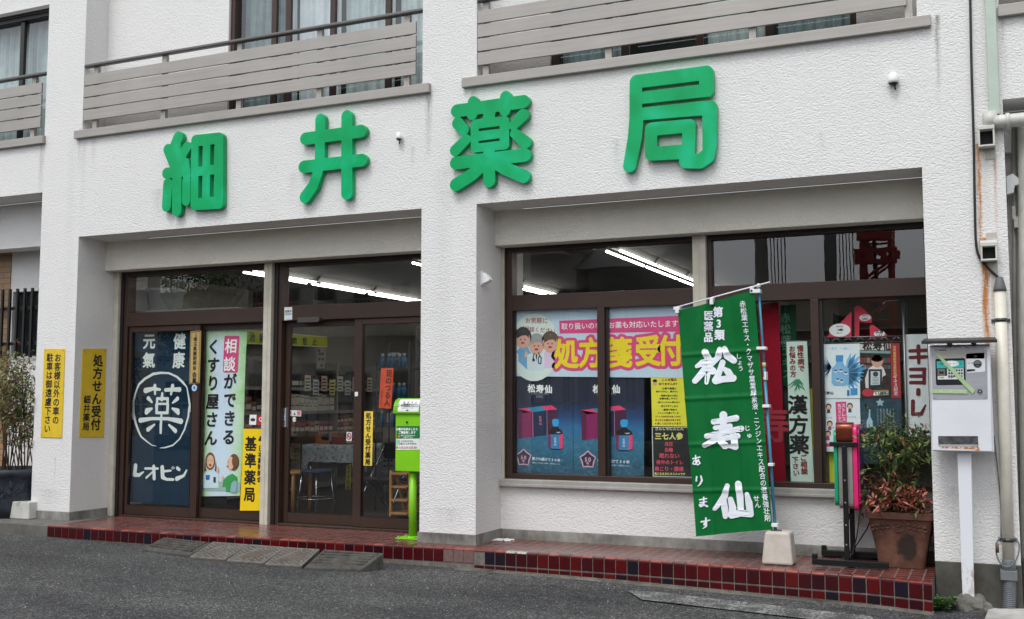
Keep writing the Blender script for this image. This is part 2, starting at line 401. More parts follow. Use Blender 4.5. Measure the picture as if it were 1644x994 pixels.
def simplify(L, tol):
    L = np.array(L); keep = [0]; i = 0; n = len(L)
    while i < n-1:
        j = min(i+12, n-1)
        while j > i+1:
            a, b = L[i], L[j]; d = b-a; ln = math.hypot(*d)+1e-12
            q = L[i+1:j]; e = np.abs(d[0]*(q[:, 1]-a[1])-d[1]*(q[:, 0]-a[0]))/ln
            if e.max() < tol: break
            j -= 1
        keep.append(j); i = j
    if keep[-1] == n-1 and np.hypot(*(L[0]-L[-1])) < tol*2: keep = keep[:-1]
    return L[keep]
def inside(p, q):
    q = np.asarray(q); a = q; b = np.roll(q, -1, 0); m = (a[:, 1] > p[1]) != (b[:, 1] > p[1])
    with np.errstate(divide='ignore', invalid='ignore'): xi = (b[:, 0]-a[:, 0])*(p[1]-a[:, 1])/(b[:, 1]-a[:, 1])+a[:, 0]
    return bool(np.sum(m & (p[0] < xi)) % 2)
def tess(conts):
    cs = [np.asarray(c, float) for c in conts if len(c) > 2]; vs, fs = [], []
    if len(cs) == 1: groups = [(0, [])]
    else:
        cont = [[j for j in range(len(cs)) if j != i and inside(cs[i][0], cs[j])] for i in range(len(cs))]
        groups = [(i, [j for j in range(len(cs)) if i in cont[j] and len(cont[j]) == len(cont[i])+1]) for i in range(len(cs)) if len(cont[i]) % 2 == 0]
    for o, hs in groups:
        vv = [[Vector((p[0], p[1], 0)) for p in cs[k]] for k in [o]+hs]
        n = len(vs); vs += [(p.x, p.y) for q in vv for p in q]
        fs += [tuple(n+i for i in t) for t in geometry.tessellate_polygon(vv)]
    return np.array(vs), fs
# ---------------------------------------------------------------- flat printed sheets (signs, posters) standing on a plane
class Plane:
    def __init__(s, axis, val): s.axis = axis; s.val = val
    def uv(s, u, v):
        if s.axis == 'y': p = atY(u, v, s.val); return (p[0], p[2])
        p = atX(u, v, s.val); return (p[1], p[2])
    def p3(s, a, b, d=0.0):  # d = towards the viewer
        return (a, s.val-d, b) if s.axis == 'y' else (s.val+d, a, b)
class Sheet:
    def __init__(s, name, label, cat, plane, corners, mat, thick=.004, group=None, disp=None, grid=None, layer=.0008, par=None, bevel=0):
        s.pl = plane; s.disp = disp; s.layer = layer; s.parts = {}
        s.c = [plane.uv(*q) for q in corners]  # TL TR BR BL
        mb = MB()
        if grid:
            nx, nz = grid; V = []
            for i in range(nx+1):
                for j in range(nz+1):
                    t, w = i/nx, j/nz
                    top = np.array(s.c[0])*(1-t)+np.array(s.c[1])*t; bot = np.array(s.c[3])*(1-t)+np.array(s.c[2])*t
                    q = top*(1-w)+bot*w; V.append(q)
            for back in (0, 1):
                vs = [mb.bm.verts.new(s.P(q[0], q[1], -thick*back)) for q in V]
                for i in range(nx):
                    for j in range(nz):
                        a = i*(nz+1)+j; f = [vs[a], vs[a+1], vs[a+nz+2], vs[a+nz+1]]
                        fc = mb.bm.faces.new(f if not back else f[::-1]); fc.smooth = True
            s.root = mb.build(name, mat, par, clean=False)
        else:
            f = [s.P(q[0], q[1], 0) for q in s.c]; bk = [s.P(q[0], q[1], -thick) for q in s.c]
            mb.hexa([bk[3], bk[2], f[2], f[3], bk[0], bk[1], f[1], f[0]])
            s.root = mb.build(name, mat, par, bevel=bevel)
        if cat: tag(s.root, label, cat, group)
        elif label: s.root['label'] = label
    def P(s, a, b, d=0.0):
        if s.disp: d = d+s.disp(a, b)
        return s.pl.p3(a, b, d)
    def uv(s, u, v): return s.pl.uv(u, v)
    def st(s, x, y):   # unit square position (x right, y down) inside the sheet -> plane coordinates
        c = [np.array(q) for q in s.c]
        return tuple((c[0]*(1-x)+c[1]*x)*(1-y)+(c[3]*(1-x)+c[2]*x)*y)
    def add(s, part, vs, fs, mat, lay):
        mb = s.parts.setdefault(part, MB()); k = mb.mi(mat)
        if s.disp:
            tb = bmesh.new(); t = [tb.verts.new((v[0], v[1], 0)) for v in vs]
            for f in fs:
                try: tb.faces.new([t[i] for i in f])
                except ValueError: pass
            for _ in range(3):
                es = [e for e in tb.edges if e.calc_length() > .05]
                if not es: break
                bmesh.ops.subdivide_edges(tb, edges=es, cuts=1); bmesh.ops.triangulate(tb, faces=tb.faces[:])
            tb.verts.index_update(); vs = [(v.co.x, v.co.y) for v in tb.verts]; fs = [tuple(v.index for v in f.verts) for f in tb.faces]; tb.free()
        bv = [mb.bm.verts.new(s.P(v[0], v[1], lay*s.layer)) for v in vs]
        for f in fs:
            try:
                fc = mb.bm.faces.new([bv[i] for i in f]); fc.material_index = k; fc.smooth = bool(s.disp)
            except ValueError: pass
    def poly(s, part, pts, mat, lay=1, px=True):
        q = [s.uv(*p) for p in pts] if px else [s.st(*p) for p in pts]
        vs, fs = tess([q]); s.add(part, vs, fs, mat, lay)
    def ell(s, part, c, ra, rb, mat, lay=1, px=False, n=20, rot=0, a0=0, a1=2*math.pi):
        o = s.uv(*c) if px else s.st(*c); q = []
        for k in range(n+(0 if a1-a0 > 6.2 else 1)):
            t = a0+(a1-a0)*k/n; x, y = ra*math.cos(t), rb*math.sin(t)
            q.append((o[0]+x*math.cos(rot)-y*math.sin(rot), o[1]+x*math.sin(rot)+y*math.cos(rot)))
        s.add(part, q, [tuple(range(len(q)))], mat, lay)
    def strokes(s, part, st, mat, lay=1, px=True, r=.01, cuts=(), polys=(), res=110, grow=0):
        f = s.uv if px else s.st
        S_ = [[(*f(p[0], p[1]), (p[2] if len(p) > 2 else 1)*r) for p in k] for k in st]
        c = sdf_contours(S_, [([f(*p) for p in q], rd) for q, rd in polys], [[f(*p) for p in q] for q in cuts], res, grow=grow)
        vs, fs = tess(c); s.add(part, vs, fs, mat, lay)
    def ch(s, part, ch, c, size, mat, lay=1, off=.02, asp=1.0, rot=0.0, slant=0.0):
        vs, fs, adv = glyph(ch, off)
        if len(vs) == 0: return
        cx = .5 if ord(ch) > 0x2000 else adv/2; cy = .38 if ord(ch) > 0x2000 else .36
        x = (vs[:, 0]-cx)*size*asp+(vs[:, 1]-cy)*size*slant; y = (vs[:, 1]-cy)*size
        X = c[0]+x*math.cos(rot)-y*math.sin(rot); Y = c[1]+x*math.sin(rot)+y*math.cos(rot)
        s.add(part, list(zip(X, Y)), fs, mat, lay)
    def union(s, part, items, size, mat, lay, grow, res=300, asp=1.0):
        """several letters swollen and merged into one outline (a printed border)"""
        E1, E2 = [], []
        for ch, c in items:
            vs, fs, _ = glyph(ch, 0.0); ec = {}
            for f in fs:
                for i in range(len(f)): q = tuple(sorted((f[i], f[(i+1) % len(f)]))); ec[q] = ec.get(q, 0)+1
            P_ = np.stack([(vs[:, 0]-.5)*size*asp+c[0], (vs[:, 1]-.38)*size+c[1]], 1)
            for q, n in ec.items():
                if n == 1: E1.append(P_[q[0]]); E2.append(P_[q[1]])
        A, B = np.array(E1), np.array(E2); x0, y0 = A.min(0)-grow*1.4; x1, y1 = A.max(0)+grow*1.4; h = max(x1-x0, y1-y0)/res
        X, Y = np.meshgrid(x0+np.arange(int((x1-x0)/h)+2)*h, y0+np.arange(int((y1-y0)/h)+2)*h, indexing='ij'); D = np.full(X.shape, 1e9); ins = np.zeros(X.shape, bool)
        for p, q in zip(A, B):
            dx, dy = q-p; t = np.clip(((X-p[0])*dx+(Y-p[1])*dy)/(dx*dx+dy*dy+1e-12), 0, 1); D = np.minimum(D, np.hypot(X-p[0]-t*dx, Y-p[1]-t*dy))
            if abs(dy) > 1e-9: ins ^= ((p[1] > Y) != (q[1] > Y)) & (X < dx*(Y-p[1])/dy+p[0])
        v2, f2 = tess(march(np.where(ins, -D, D)-grow, x0, y0, h)); s.add(part, v2, f2, mat, lay)
    def line(s, part, txt, a, b, size, mat, lay=1, off=.02, asp=1.0, px=True, rot=0.0, slant=0.0):
        """letters spaced evenly with their centres from a to b; size in metres"""
        A = np.array(s.uv(*a) if px else s.st(*a)); B = np.array(s.uv(*b) if px else s.st(*b)); n = len(txt)
        if n > 1:   # letters never run into one another
            sp = float(np.hypot(*(B-A)))/(n-1); horiz = abs(B-A)[0] > abs(B-A)[1]
            size = min(size, sp*(1.0/max(abs(asp), .5) if horiz else 1.02)/(1+off*.8))
            if ord(txt[0]) < 0x2000 and horiz: size = min(size*1.5, sp*1.45)
        for i, ch in enumerate(txt):
            if ch in ' 　': continue
            c = A+(B-A)*(i/(n-1) if n > 1 else .5)
            s.ch(part, 'ー' if ch == 'ー' else ch, c, size, mat, lay, off, asp, rot, slant)
    def done(s):
        for k, mb in s.parts.items(): mb.build(k.split('#')[0], None, s.root, clean=False)
        return s.root
def relocate(root, loc):
    """moves a root's origin to its base without moving its shape"""
    d = Vector(loc)-Vector(root.location)
    if root.type == 'MESH': root.data.transform(Matrix.Translation(-d))
    root.location = loc
    for c in root.children: c.location = Vector(c.location)-d
# ================================================================ ground
XA, XB, XC, XD, XE, XF = 0.0, .528, 4.513, 5.045, 8.596, 9.137
ZP, ZS, ZH, ZT = .085, 2.867, 2.556, 3.93          # plinth top, soffit, inner beam bottom, fascia top
D1, D2, WP = .372, .507, .56                       # inner beam face, wall face under the window, window plane
def road_z(x): return -.098-.0115*max(-40, min(x, 40))
def deck_y(x):
    P = [(-9, -.33), (.0, -.352), (.667, -.395), (2.35, -.385), (4.0, -.30), (4.9, -.245), (6.4, -.235), (7.35, -.295), (8.2, -.36), (8.60, -.46)]
    for (a, b), (c, d) in zip(P[:-1], P[1:]):
        if x <= c: return b+(d-b)*max(0, (x-a))/(c-a)
    return P[-1][1]
mb = MB()
xs = [-60, -20, -6]+[x*.5 for x in range(-10, 26)]+[20, 45, 80]
ys = [-70, -30, -15, -10]+[-8+.4*i for i in range(22)]+[2, 20]
g = {}
for i, x in enumerate(xs):
    for j, y in enumerate(ys):
        wob = .006*noise.noise(Vector((x*.9, y*.9, 0))) if -9 < y < 1 and -6 < x < 13 else 0
        g[i, j] = mb.bm.verts.new((x, y, road_z(x)+wob-(.0 if y > -9 else 0)))
for i in range(len(xs)-1):
    for j in range(len(ys)-1):
        f = mb.bm.faces.new([g[i, j], g[i+1, j], g[i+1, j+1], g[i, j+1]]); f.smooth = True
tag(mb.build('road', ASPH), kind='structure')
# tiled step: slab + facing tiles
mb = MB(); N_ = 90; X0, X1 = .667, 8.592
top = [(X0+(X1-X0)*i/N_) for i in range(N_+1)]
for a, b in zip(top[:-1], top[1:]):
    mb.hexa([(a, deck_y(a)-.001, -.4), (b, deck_y(b)-.001, -.4), (b, .70, -.4), (a, .70, -.4), (a, deck_y(a)-.001, -.004), (b, deck_y(b)-.001, -.004), (b, .70, -.002), (a, .70, -.002)])
bmesh.ops.remove_doubles(mb.bm, verts=mb.bm.verts[:], dist=.0005)
MORTAR = m_patch('tile_mortar', [(.3, (.09, .075, .065)), (.7, (.20, .175, .155))], 20)
slab = mb.build('tiled_step', MORTAR); tag(slab, kind='structure')
mb = MB()
for a, b in zip(top[:-1], top[1:]):
    mb.poly([(a, deck_y(a)+.050, 0), (b, deck_y(b)+.050, 0), (b, .66, 0), (a, .66, 0)])
tp = mb.build('step_top_tiles', TILETOP, slab)
FT = [m_patch('face_tile_%d' % i, [(.3, tuple(x*.8 for x in c)), (.7, c)], 9, rough=.22, bs=.25, bd=.003, spec=.3)
      for i, c in enumerate([(.065, .004, .006), (.036, .005, .009), (.095, .005, .006), (.018, .008, .012), (.048, .005, .007), (.105, .007, .006), (.014, .010, .018)])]
FOLD = m_patch('worn_face_tile', [(.3, (.12, .065, .055)), (.7, (.2, .12, .105))], 40, rough=.7, bs=.6)
mb = MB(); rnd = random.Random(11); x = X0+.003; i = 0
while x < X1-.02:
    w = .0855; a, b = x, min(x+w, X1)
    ya, yb = deck_y(a), deck_y(b)
    for row in (0, 1):
        zt = -.010-row*.1085; zb = zt-.0985
        if row and a < 5.15: continue
        m = FT[rnd.choice([0, 0, 1, 4, 2, 3, 4, 4, 0, 1, 2, 5, 6, 4, 0])]
        if row == 0 and 4.86 < a < 5.12: m = FOLD
        if row == 0 and 5.12 <= a < 5.2: continue
        mb.hexa([(a, ya-.006, zb), (b, yb-.006, zb), (b, yb+.012, zb), (a, ya+.012, zb), (a, ya-.006, zt), (b, yb-.006, zt), (b, yb+.012, zt), (a, ya+.012, zt)], m)
    x += .0915; i += 1
ft = mb.build('step_face_tiles', None, slab, bevel=.004)
# front lip of the top tiles
mb = MB()
LIPS = [flat('#7d322c', .3, 0, 'lip_tile_red', .2, .5, 20), flat('#5a2723', .3, 0, 'lip_tile_dark', .2, .5, 20), flat('#9b4a3e', .35, 0, 'lip_tile_light', .2, .5, 20)]
x = X0+.003
while x < X1-.02:
    a, b = x, min(x+.0875, X1); ya, yb = deck_y(a), deck_y(b)
    if 5.35 < a < 5.6: m = flat('#b9b5ad', .8, 0, 'chipped_mortar', .3, .3, 30)
    else: m = rnd.choice(LIPS)
    mb.hexa([(a, ya-.008, -.009), (b, yb-.008, -.009), (b, yb+.055, -.009), (a, ya+.055, -.009), (a, ya-.005, .003), (b, yb-.005, .003), (b, yb+.055, .004), (a, ya+.055, .004)], m)
    x += .0915
mb.build('step_lip_tiles', None, slab, bevel=.003)
# concrete kerb carrying on to the left
mb = MB()
mb.hexa([(-9, -.33, -.4), (.665, -.40, -.4), (.665, .5, -.4), (-9, .5, -.4), (-9, -.33, 0), (.665, -.392, 0), (.665, .5, 0), (-9, .5, 0)])
tag(mb.build('pavement', m_concrete('kerb_concrete', (.065, .06, .052), (.15, .142, .125)), bevel=.008), kind='structure')
# chipped crumbs of plaster on the step
def crumbs(name, pts, mat, s=.02, label=None):
    mb = MB(); rr = random.Random(3)
    for (u, v, n, sp) in pts:
        c = atZ(u, v, .004)
        for _ in range(n):
            x, y = c[0]+rr.gauss(0, sp), c[1]+rr.gauss(0, sp*.4); k = s*rr.uniform(.3, 1)
            q = bmesh.ops.create_icosphere(mb.bm, subdivisions=1, radius=k)['verts']
            for vv in q: vv.co = Vector((vv.co.x*1.4+x, vv.co.y+y, max(.001, vv.co.z*.35+.005)))
    return mb.build(name, mat)
tag(crumbs('plaster_crumbs', [(800, 867, 26, .05), (812, 866, 14, .05)], WHITEP, .022), kind='stuff')
mb = MB()
rr = random.Random(5)   # mortar bed strip at the foot of the step
pts = []
for i in range(60):
    x = 5.0+i*.06
    mb.hexa([(x, deck_y(x)-.07-rr.uniform(0, .035), road_z(x)-.05), (x+.062, deck_y(x)-.07-rr.uniform(0, .03), road_z(x)-.05), (x+.062, deck_y(x)+.02, road_z(x)-.05), (x, deck_y(x)+.02, road_z(x)-.05),
             (x, deck_y(x)-.05, road_z(x)+.008), (x+.062, deck_y(x)-.05, road_z(x)+.008), (x+.062, deck_y(x)+.0, road_z(x)+.016), (x, deck_y(x)+.0, road_z(x)+.016)])
tag(mb.build('mortar_gutter', m_concrete('gutter_mortar', (.05, .045, .035), (.17, .155, .13))), kind='structure')
# white line on the asphalt
m, nt, b = newmat('worn_white_line'); f = noise_(nt, 55, 5, .8); g2 = noise_(nt, 6, 4, .6)
ff = math_(nt, 'ADD', math_(nt, 'MULTIPLY', f, .7), math_(nt, 'MULTIPLY', g2, .3))
nt.links.new(ramp(nt, ff, [(.49, (.055, .055, .055)), (.58, (.36, .355, .34))]), b.inputs['Base Color']); b.inputs['Roughness'].default_value = .85
bump(nt, b, f, .6, .006)
mb = MB(); q = [atZ(1008, 948, road_z(6.6)+.010), atZ(1052, 950, road_z(6.9)+.010), atZ(1400, 989, road_z(8.0)+.010), atZ(1420, 1012, road_z(8.1)+.010), atZ(1360, 1000, road_z(8)+.010), atZ(1030, 962, road_z(6.7)+.010)]
mb.poly([(p[0], p[1], road_z(p[0])+.009) for p in q]); tag(mb.build('road_marking', m), kind='structure')

# ================================================================ the building
BLD = empty('shop_building', (4.5, .5, 0), 'white stuccoed concrete building with a ground floor pharmacy and slatted balconies above it', 'building')
mb = MB()
for a, b in ((XA, XB), (XC, XD), (XE, XF)):
    mb.box(a, b, 0, 1.0, ZP, 7.6)
mb.box(XB, XC, 0, D1, ZS, ZT); mb.box(XD, XE, 0, D1, ZS, ZT)
mb.box(-9, XA, 0, D1, 3.37, ZT)                        # left bay fascia
mb.box(XF, 14, 0, D1, 3.30, ZT)                        # right bay fascia
mb.box(-9, -3.2, .31, .5, ZT, 7.6); mb.box(-3.2, XA, .31, .5, 5.50, 7.6)
mb.box(XF, 14, .31, .6, ZT, 7.6)
mb.build('wall', STUCCO, BLD)
mb = MB()
mb.box(XB, XC, D1, .62, ZH, ZS-.001); mb.box(XD, XE, D1, .62, ZH, ZS-.001)
mb.build('inner_beam', BEAM, BLD, bevel=.004)
mb = MB()
mb.box(XD, XE, D2, .64, ZP-.002, .455); mb.build('under_window_wall', STUCCO, BLD)
mb = MB(); mb.box(XD, XE, .46, .60, .457, .514)
mb.box(XD, XE, .452, .47, .452, .478); mb.build('window_sill', CONC_L, BLD, bevel=.006)
mb = MB()
mb.box(XA-.012, XB+.004, -.004, 1.0, -.05, ZP-.002); mb.build('plinth', CONC, BLD, bevel=.004)
mb = MB(); mb.box(XC-.02, XD+.003, -.004, 1.0, -.05, ZP-.002); mb.build('plinth', CONC, BLD, bevel=.004)
mb = MB(); mb.box(XD+.004, XE, D2-.004, .66, -.05, ZP-.004); mb.build('plinth', CONC, BLD, bevel=.004)
mb = MB(); mb.box(XE, XF+.004, -.006, 1.0, -.6, ZP-.002); mb.build('plinth', CONC_D, BLD, bevel=.004)
# second floor back walls with window openings (y=.31)
def wall_open(mb, x0, x1, z0, z1, y0, y1, ops):
    cx = x0
    for a, b, c, d in ops:
        if a > cx: mb.box(cx, a, y0, y1, z0, z1)
        if c > z0: mb.box(a, b, y0, y1, z0, c)
        if d < z1: mb.box(a, b, y0, y1, d, z1)
        cx = b
    if cx < x1: mb.box(cx, x1, y0, y1, z0, z1)
w1 = (atY(366, 100, .31)[0], XC, ZT, 6.1)
w2 = (atY(883, 98, .31)[0], atY(1375, 35, .31)[0], ZT, 6.1)
w0 = (-3.2, XA, ZT, 5.50)
mb = MB(); wall_open(mb, XB, XC, ZT, 7.6, .31, .5, [w1]); wall_open(mb, XD, XE, ZT, 7.6, .31, .5, [w2]); mb.build('upper_wall', STUCCO, BLD)
CURT = m_cloth('lace_curtain', '#c9cfce', .2)
def curtain(par, x0, x1, y, z0, z1, mat, amp=.03, pitch=.11, seed=0):
    mb = MB(); n = int((x1-x0)/.012); rr = random.Random(seed); R_ = []
    for i in range(n+1):
        x = x0+(x1-x0)*i/n
        for j in range(9):
            z = z0+(z1-z0)*j/8
            w = amp*math.sin(2*math.pi*x/pitch+1.3*math.sin(x*7+seed)+.35*j*math.sin(x*3))+amp*.5*math.sin(2*math.pi*x/(pitch*.37)+seed)
            R_.append(mb.bm.verts.new((x, y+w, z)))
    for i in range(n):
        for j in range(8):
            f = mb.bm.faces.new([R_[i*9+j], R_[(i+1)*9+j], R_[(i+1)*9+j+1], R_[i*9+j+1]]); f.smooth = True
    return mb.build('curtain', mat, par, clean=False)
def upper_window(x0, x1, z1, divs, seed, mats, top=False):
    w = None
    z0 = ZT
    mb = MB()
    mb.box(x0, x0+.05, .34, .44, z0, z1); mb.box(x1-.05, x1, .34, .44, z0, z1); mb.box(x0+.05, x1-.05, .34, .44, z1-.06, z1); mb.box(x0+.05, x1-.05, .34, .44, z0, z0+.09)
    for i, d in enumerate(divs):
        mb.box(d-.03, d+.03, .36+.02*(i % 2), .40+.02*(i % 2), z0+.09, z1-.06)
    fr = mb.build('window', BROWN if not top else BLACKF, BLD, bevel=.004)
    mb = MB(); mb.poly([(x0+.05, .395, z0+.09), (x1-.05, .395, z0+.09), (x1-.05, .395, z1-.06), (x0+.05, .395, z1-.06)]); mb.build('pane', GLASS2, fr, clean=False)
    ed = [x0]+list(divs)+[x1]
    for i, (a, b) in enumerate(zip(ed[:-1], ed[1:])):
        mm = mats[i % len(mats)]
        if mm: curtain(fr, a+.04, b-.0, .53, z0+.02, z1, mm, .022, .12, seed+i)
    mb = MB(); mb.box(x0-.2, x1+.2, 1.6, 1.62, z0, z1+.3); mb.box(x0-.2, x0-.18, .5, 1.6, z0, z1+.3); mb.box(x0-.2, x1+.2, .5, 1.6, z1+.28, z1+.3)
    mb.box(x0-.2, x1+.2, .5, 1.6, z0-.02, z0); mb.build('room_lining', flat('#4a4b4a', .9, 0, 'room_lining_upper', .1), BLD)
    return fr
CURT2 = m_cloth('grey_curtain', '#8e9a9b', .25); CURT3 = m_cloth('white_sheet_curtain', '#e0e0e2', .1)
def xz(u, v): return atY(u, v, .37)[0]
upper_window(w1[0], w1[1], w1[3], [xz(441, 20), xz(462, 20), xz(535, 20), xz(622, 20)], 1, [CURT2, CURT, CURT3, CURT, CURT])
upper_window(w2[0], w2[1], w2[3], [xz(1003, 80), xz(1122, 60), xz(1235, 50)], 5, [CURT2, None, CURT, CURT2])
upper_window(w0[0], w0[1], w0[3], [xz(37, 60), xz(37, 60)-1.1], 9, [CURT, CURT, CURT, CURT], top=True)
mb = MB(); mb.box(w0[0], XA, .28, .33, 5.50, 5.54); mb.build('window_head', ALU_L, BLD)
# balconies
def balcony(x0, x1, posts, label=None, xl0=None, xl1=None):
    mb = MB(); a = xl0 if xl0 is not None else x0-.055; b = xl1 if xl1 is not None else x1+.09
    mb.box(a, b, -.045, .31, 3.885, 3.968); led = mb.build('balcony', ALU, BLD, bevel=.004)
    if label: led['label'] = label
    for i in range(4):
        z = 4.075+i*.1235
        mb = MB(); mb.box(x0, x1-.07, .0, .022, z, z+.1105); mb.build('slat', ALU, led, bevel=.002)
    mb = MB(); mb.box(x0, x1-.01, -.012, .05, 4.635, 4.668); mb.build('handrail', ALU_L, led, bevel=.01)
    for p in posts:
        mb = MB(); mb.box(p-.028, p+.028, .025, .065, 3.969, 4.64)
        for z in (4.0, 4.035): mb.box(p+.005, p+.013, .022, .026, z-.005, z+.005, None)
        mb.build('post', ALU, led, bevel=.003)
    return led
def xp(u, v): return atY(u, v, .03)[0]
balcony(XB+.005, XC, [xp(152, 200), xp(262, 180), xp(383, 165), xp(512, 148), xp(653, 128)], xl0=.456, xl1=4.60)
balcony(XD+.005, XE, [xp(780, 113), xp(977, 87), xp(1208, 53), xp(1459, 20)], xl0=xp(747, 135)-.0, xl1=8.69)
balcony(-3.6, XA-.0, [xp(52, 215), -1.2, -2.3], xl0=-3.7, xl1=.02)
balcony(XF+.0, 13, [11, 12], xl0=9.13, xl1=13.2)
mb = MB(); mb.box(-.6, 9.0, .2, 2, 7.6, 7.7); mb.build('roof_slab', CONC, BLD)
# ---------------------------------------------------------------- shop front frames
def rects(mb, L, y0, y1, m=None):
    for a, b, c, d in L: mb.box(a, b, y0, y1, c, d, m)
ZTT, ZTB, ZG = 2.120, 1.975, 2.505       # transom top / bottom, glass top
# left shop front
fr_l = MB()
XL0, XL1 = XB, XC
mc1, mc2 = 2.481, 2.572
rects(fr_l, [(.600, .690, 0, ZH), (mc2+.003, 2.66, 0, ZH), (.69, mc1-.003, ZG, ZH), (2.66, XC, ZG+.01, ZH), (.69, mc1-.003, ZTB, ZTT), (2.66, XC, ZTB, ZTT)], .545, .66)
rects(fr_l, [(.69, mc1-.003, 0, .018), (2.66, XC, 0, .018)], .52, .70)
door_frame = fr_l.build('shop_front_frame', BROWN, BLD, bevel=.004)
mb = MB(); rects(mb, [(.603, .64, 0.001, ZH-.001), (2.58, 2.62, .001, ZH-.001)], .53, .5445); rects(mb, [(.64, mc1-.005, ZG+.02, ZH-.002), (2.62, XC, ZG+.03, ZH-.002)], .53, .5445)
mb.build('shadow_gap_trim', BLACKF, door_frame)
mb = MB(); rects(mb, [(XB+.001, .600, 0, ZH-.001)], .507, .66); rects(mb, [(.575, .598, 0, ZH-.002)], .497, .506)
mb.build('jamb_trim', CREAM, door_frame, bevel=.003)
mb = MB(); rects(mb, [(mc1, mc2, 0, ZH-.001)], .49, .62); rects(mb, [(mc1+.045, mc1+.052, .01, ZH-.01)], .486, .4895); mb.build('mullion_post', CREAM, door_frame, bevel=.004)
def pane(par, x0, x1, y, z0, z1, m=None):
    mb = MB(); mb.poly([(x0, y, z0), (x1, y, z0), (x1, y, z1), (x0, y, z1)]); return mb.build('glass', m or GLASS, par, clean=False)
pane(door_frame, .69, mc1, .60, ZTT, ZG); pane(door_frame, 2.66, XC, .60, ZTT, ZG+.01)
def sliding_door(x0, x1, y, sl, sr, zt=.115, handle=None, sensor=False):
    mb = MB(); z1 = ZTB-.004; z0 = .02
    rects(mb, [(x0, x0+sl, z0, z1), (x1-sr, x1, z0, z1), (x0+sl, x1-sr, z0, zt), (x0+sl, x1-sr, z1-.055, z1)], y, y+.035)
    d = mb.build('sliding_door', BROWN, BLD, bevel=.004)
    pane(d, x0+sl, x1-sr, y+.02, zt, z1-.055)
    mb = MB(); rects(mb, [(x0+sl, x1-sr, zt, zt+.008), (x0+sl, x0+sl+.006, zt+.008, z1-.06), (x1-sr-.006, x1-sr, zt+.008, z1-.06)], y-.002, y+.004); mb.build('glazing_bead', BLACKF, d)
    if handle:
        mb = MB(); mb.box(handle-.012, handle+.012, y-.006, y+.002, .93, 1.13); mb.build('handle', ALU_L, d, bevel=.003)
    return d
YD1, YD2 = .565, .612
sliding_door(.70, 1.64, YD1, .035, .085)
sliding_door(1.62, mc1, YD2, .035, .03)
dA = sliding_door(2.665, 3.565, YD2, .055, .085, handle=2.70)
sliding_door(3.485, XC, YD1, .085, .04)
mb = MB(); mb.prism([(2.86, .52, 1.95), (3.10, .52, 1.95), (3.115, .52, 1.965), (3.115, .52, 2.0), (2.86, .52, 2.0)], (0, .04, 0)); mb.build('door_sensor', flat('#4a423d', .5, 0, 'sensor_grey', .05), dA, bevel=.004)
# right window
WZ0 = .515
fr = MB()
p1, p2 = 6.785, 6.895
rects(fr, [(XD+.012, 5.135, WZ0, ZH), (6.893, 6.93, WZ0, ZH), (XE-.03, XE, WZ0, ZH), (5.135, p1-.003, ZG+.01, ZH), (6.93, XE-.03, ZG+.01, ZH), (5.135, p1-.003, 1.990, 2.128), (6.93, XE-.03, 1.995, 2.133),
           (5.135, p1-.003, WZ0, .560), (6.93, XE-.03, WZ0, .556), (5.930, 5.997, .560, 1.99), (7.712, 7.775, .556, 1.995)], .545, .66)
wf = fr.build('shop_window', BROWN, BLD, bevel=.004)
mb = MB(); rects(mb, [(XD+.03, 5.075, WZ0+.01, ZH-.001)], .53, .5445); rects(mb, [(5.075, p1-.005, ZG+.03, ZH-.002), (6.90, XE-.03, ZG+.03, ZH-.002)], .53, .5445)
rects(mb, [(5.997, 6.022, .562, 1.988), (7.775, 7.80, .558, 1.993), (5.135, 5.15, .562, 1.988)], .575, .64); mb.build('shadow_gap_trim', BLACKF, wf)
mb = MB(); rects(mb, [(XD+.001, XD+.027, WZ0, ZH-.001)], .507, .56); mb.build('jamb_trim', CREAM, wf, bevel=.003)
mb = MB(); rects(mb, [(p1, p2, WZ0-.001, ZH-.001)], .49, .62); rects(mb, [(p1+.05, p1+.058, WZ0+.01, ZH-.01)], .486, .4895); mb.build('mullion_post', CREAM, wf, bevel=.004)
for a, b, c, d in ((5.135, p1, 2.128, ZG+.01), (6.93, XE-.03, 2.133, ZG+.01), (5.135, 5.93, .56, 1.99), (5.997, p1, .56, 1.99), (6.93, 7.712, .556, 1.995), (7.775, XE-.03, .556, 1.995)):
    pane(wf, a, b, .592, c, d)
# ---------------------------------------------------------------- interior shell
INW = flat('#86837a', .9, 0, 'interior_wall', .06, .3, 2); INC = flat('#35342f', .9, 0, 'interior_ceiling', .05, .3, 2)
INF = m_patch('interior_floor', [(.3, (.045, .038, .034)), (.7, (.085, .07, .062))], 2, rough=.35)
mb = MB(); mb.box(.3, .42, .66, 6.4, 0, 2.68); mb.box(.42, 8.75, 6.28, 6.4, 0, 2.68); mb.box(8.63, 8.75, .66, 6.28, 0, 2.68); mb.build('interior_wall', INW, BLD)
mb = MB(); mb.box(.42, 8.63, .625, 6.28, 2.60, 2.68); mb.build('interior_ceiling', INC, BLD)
mb = MB(); mb.box(.42, 8.63, .70, 6.28, -.02, .012); mb.build('interior_floor', INF, BLD)
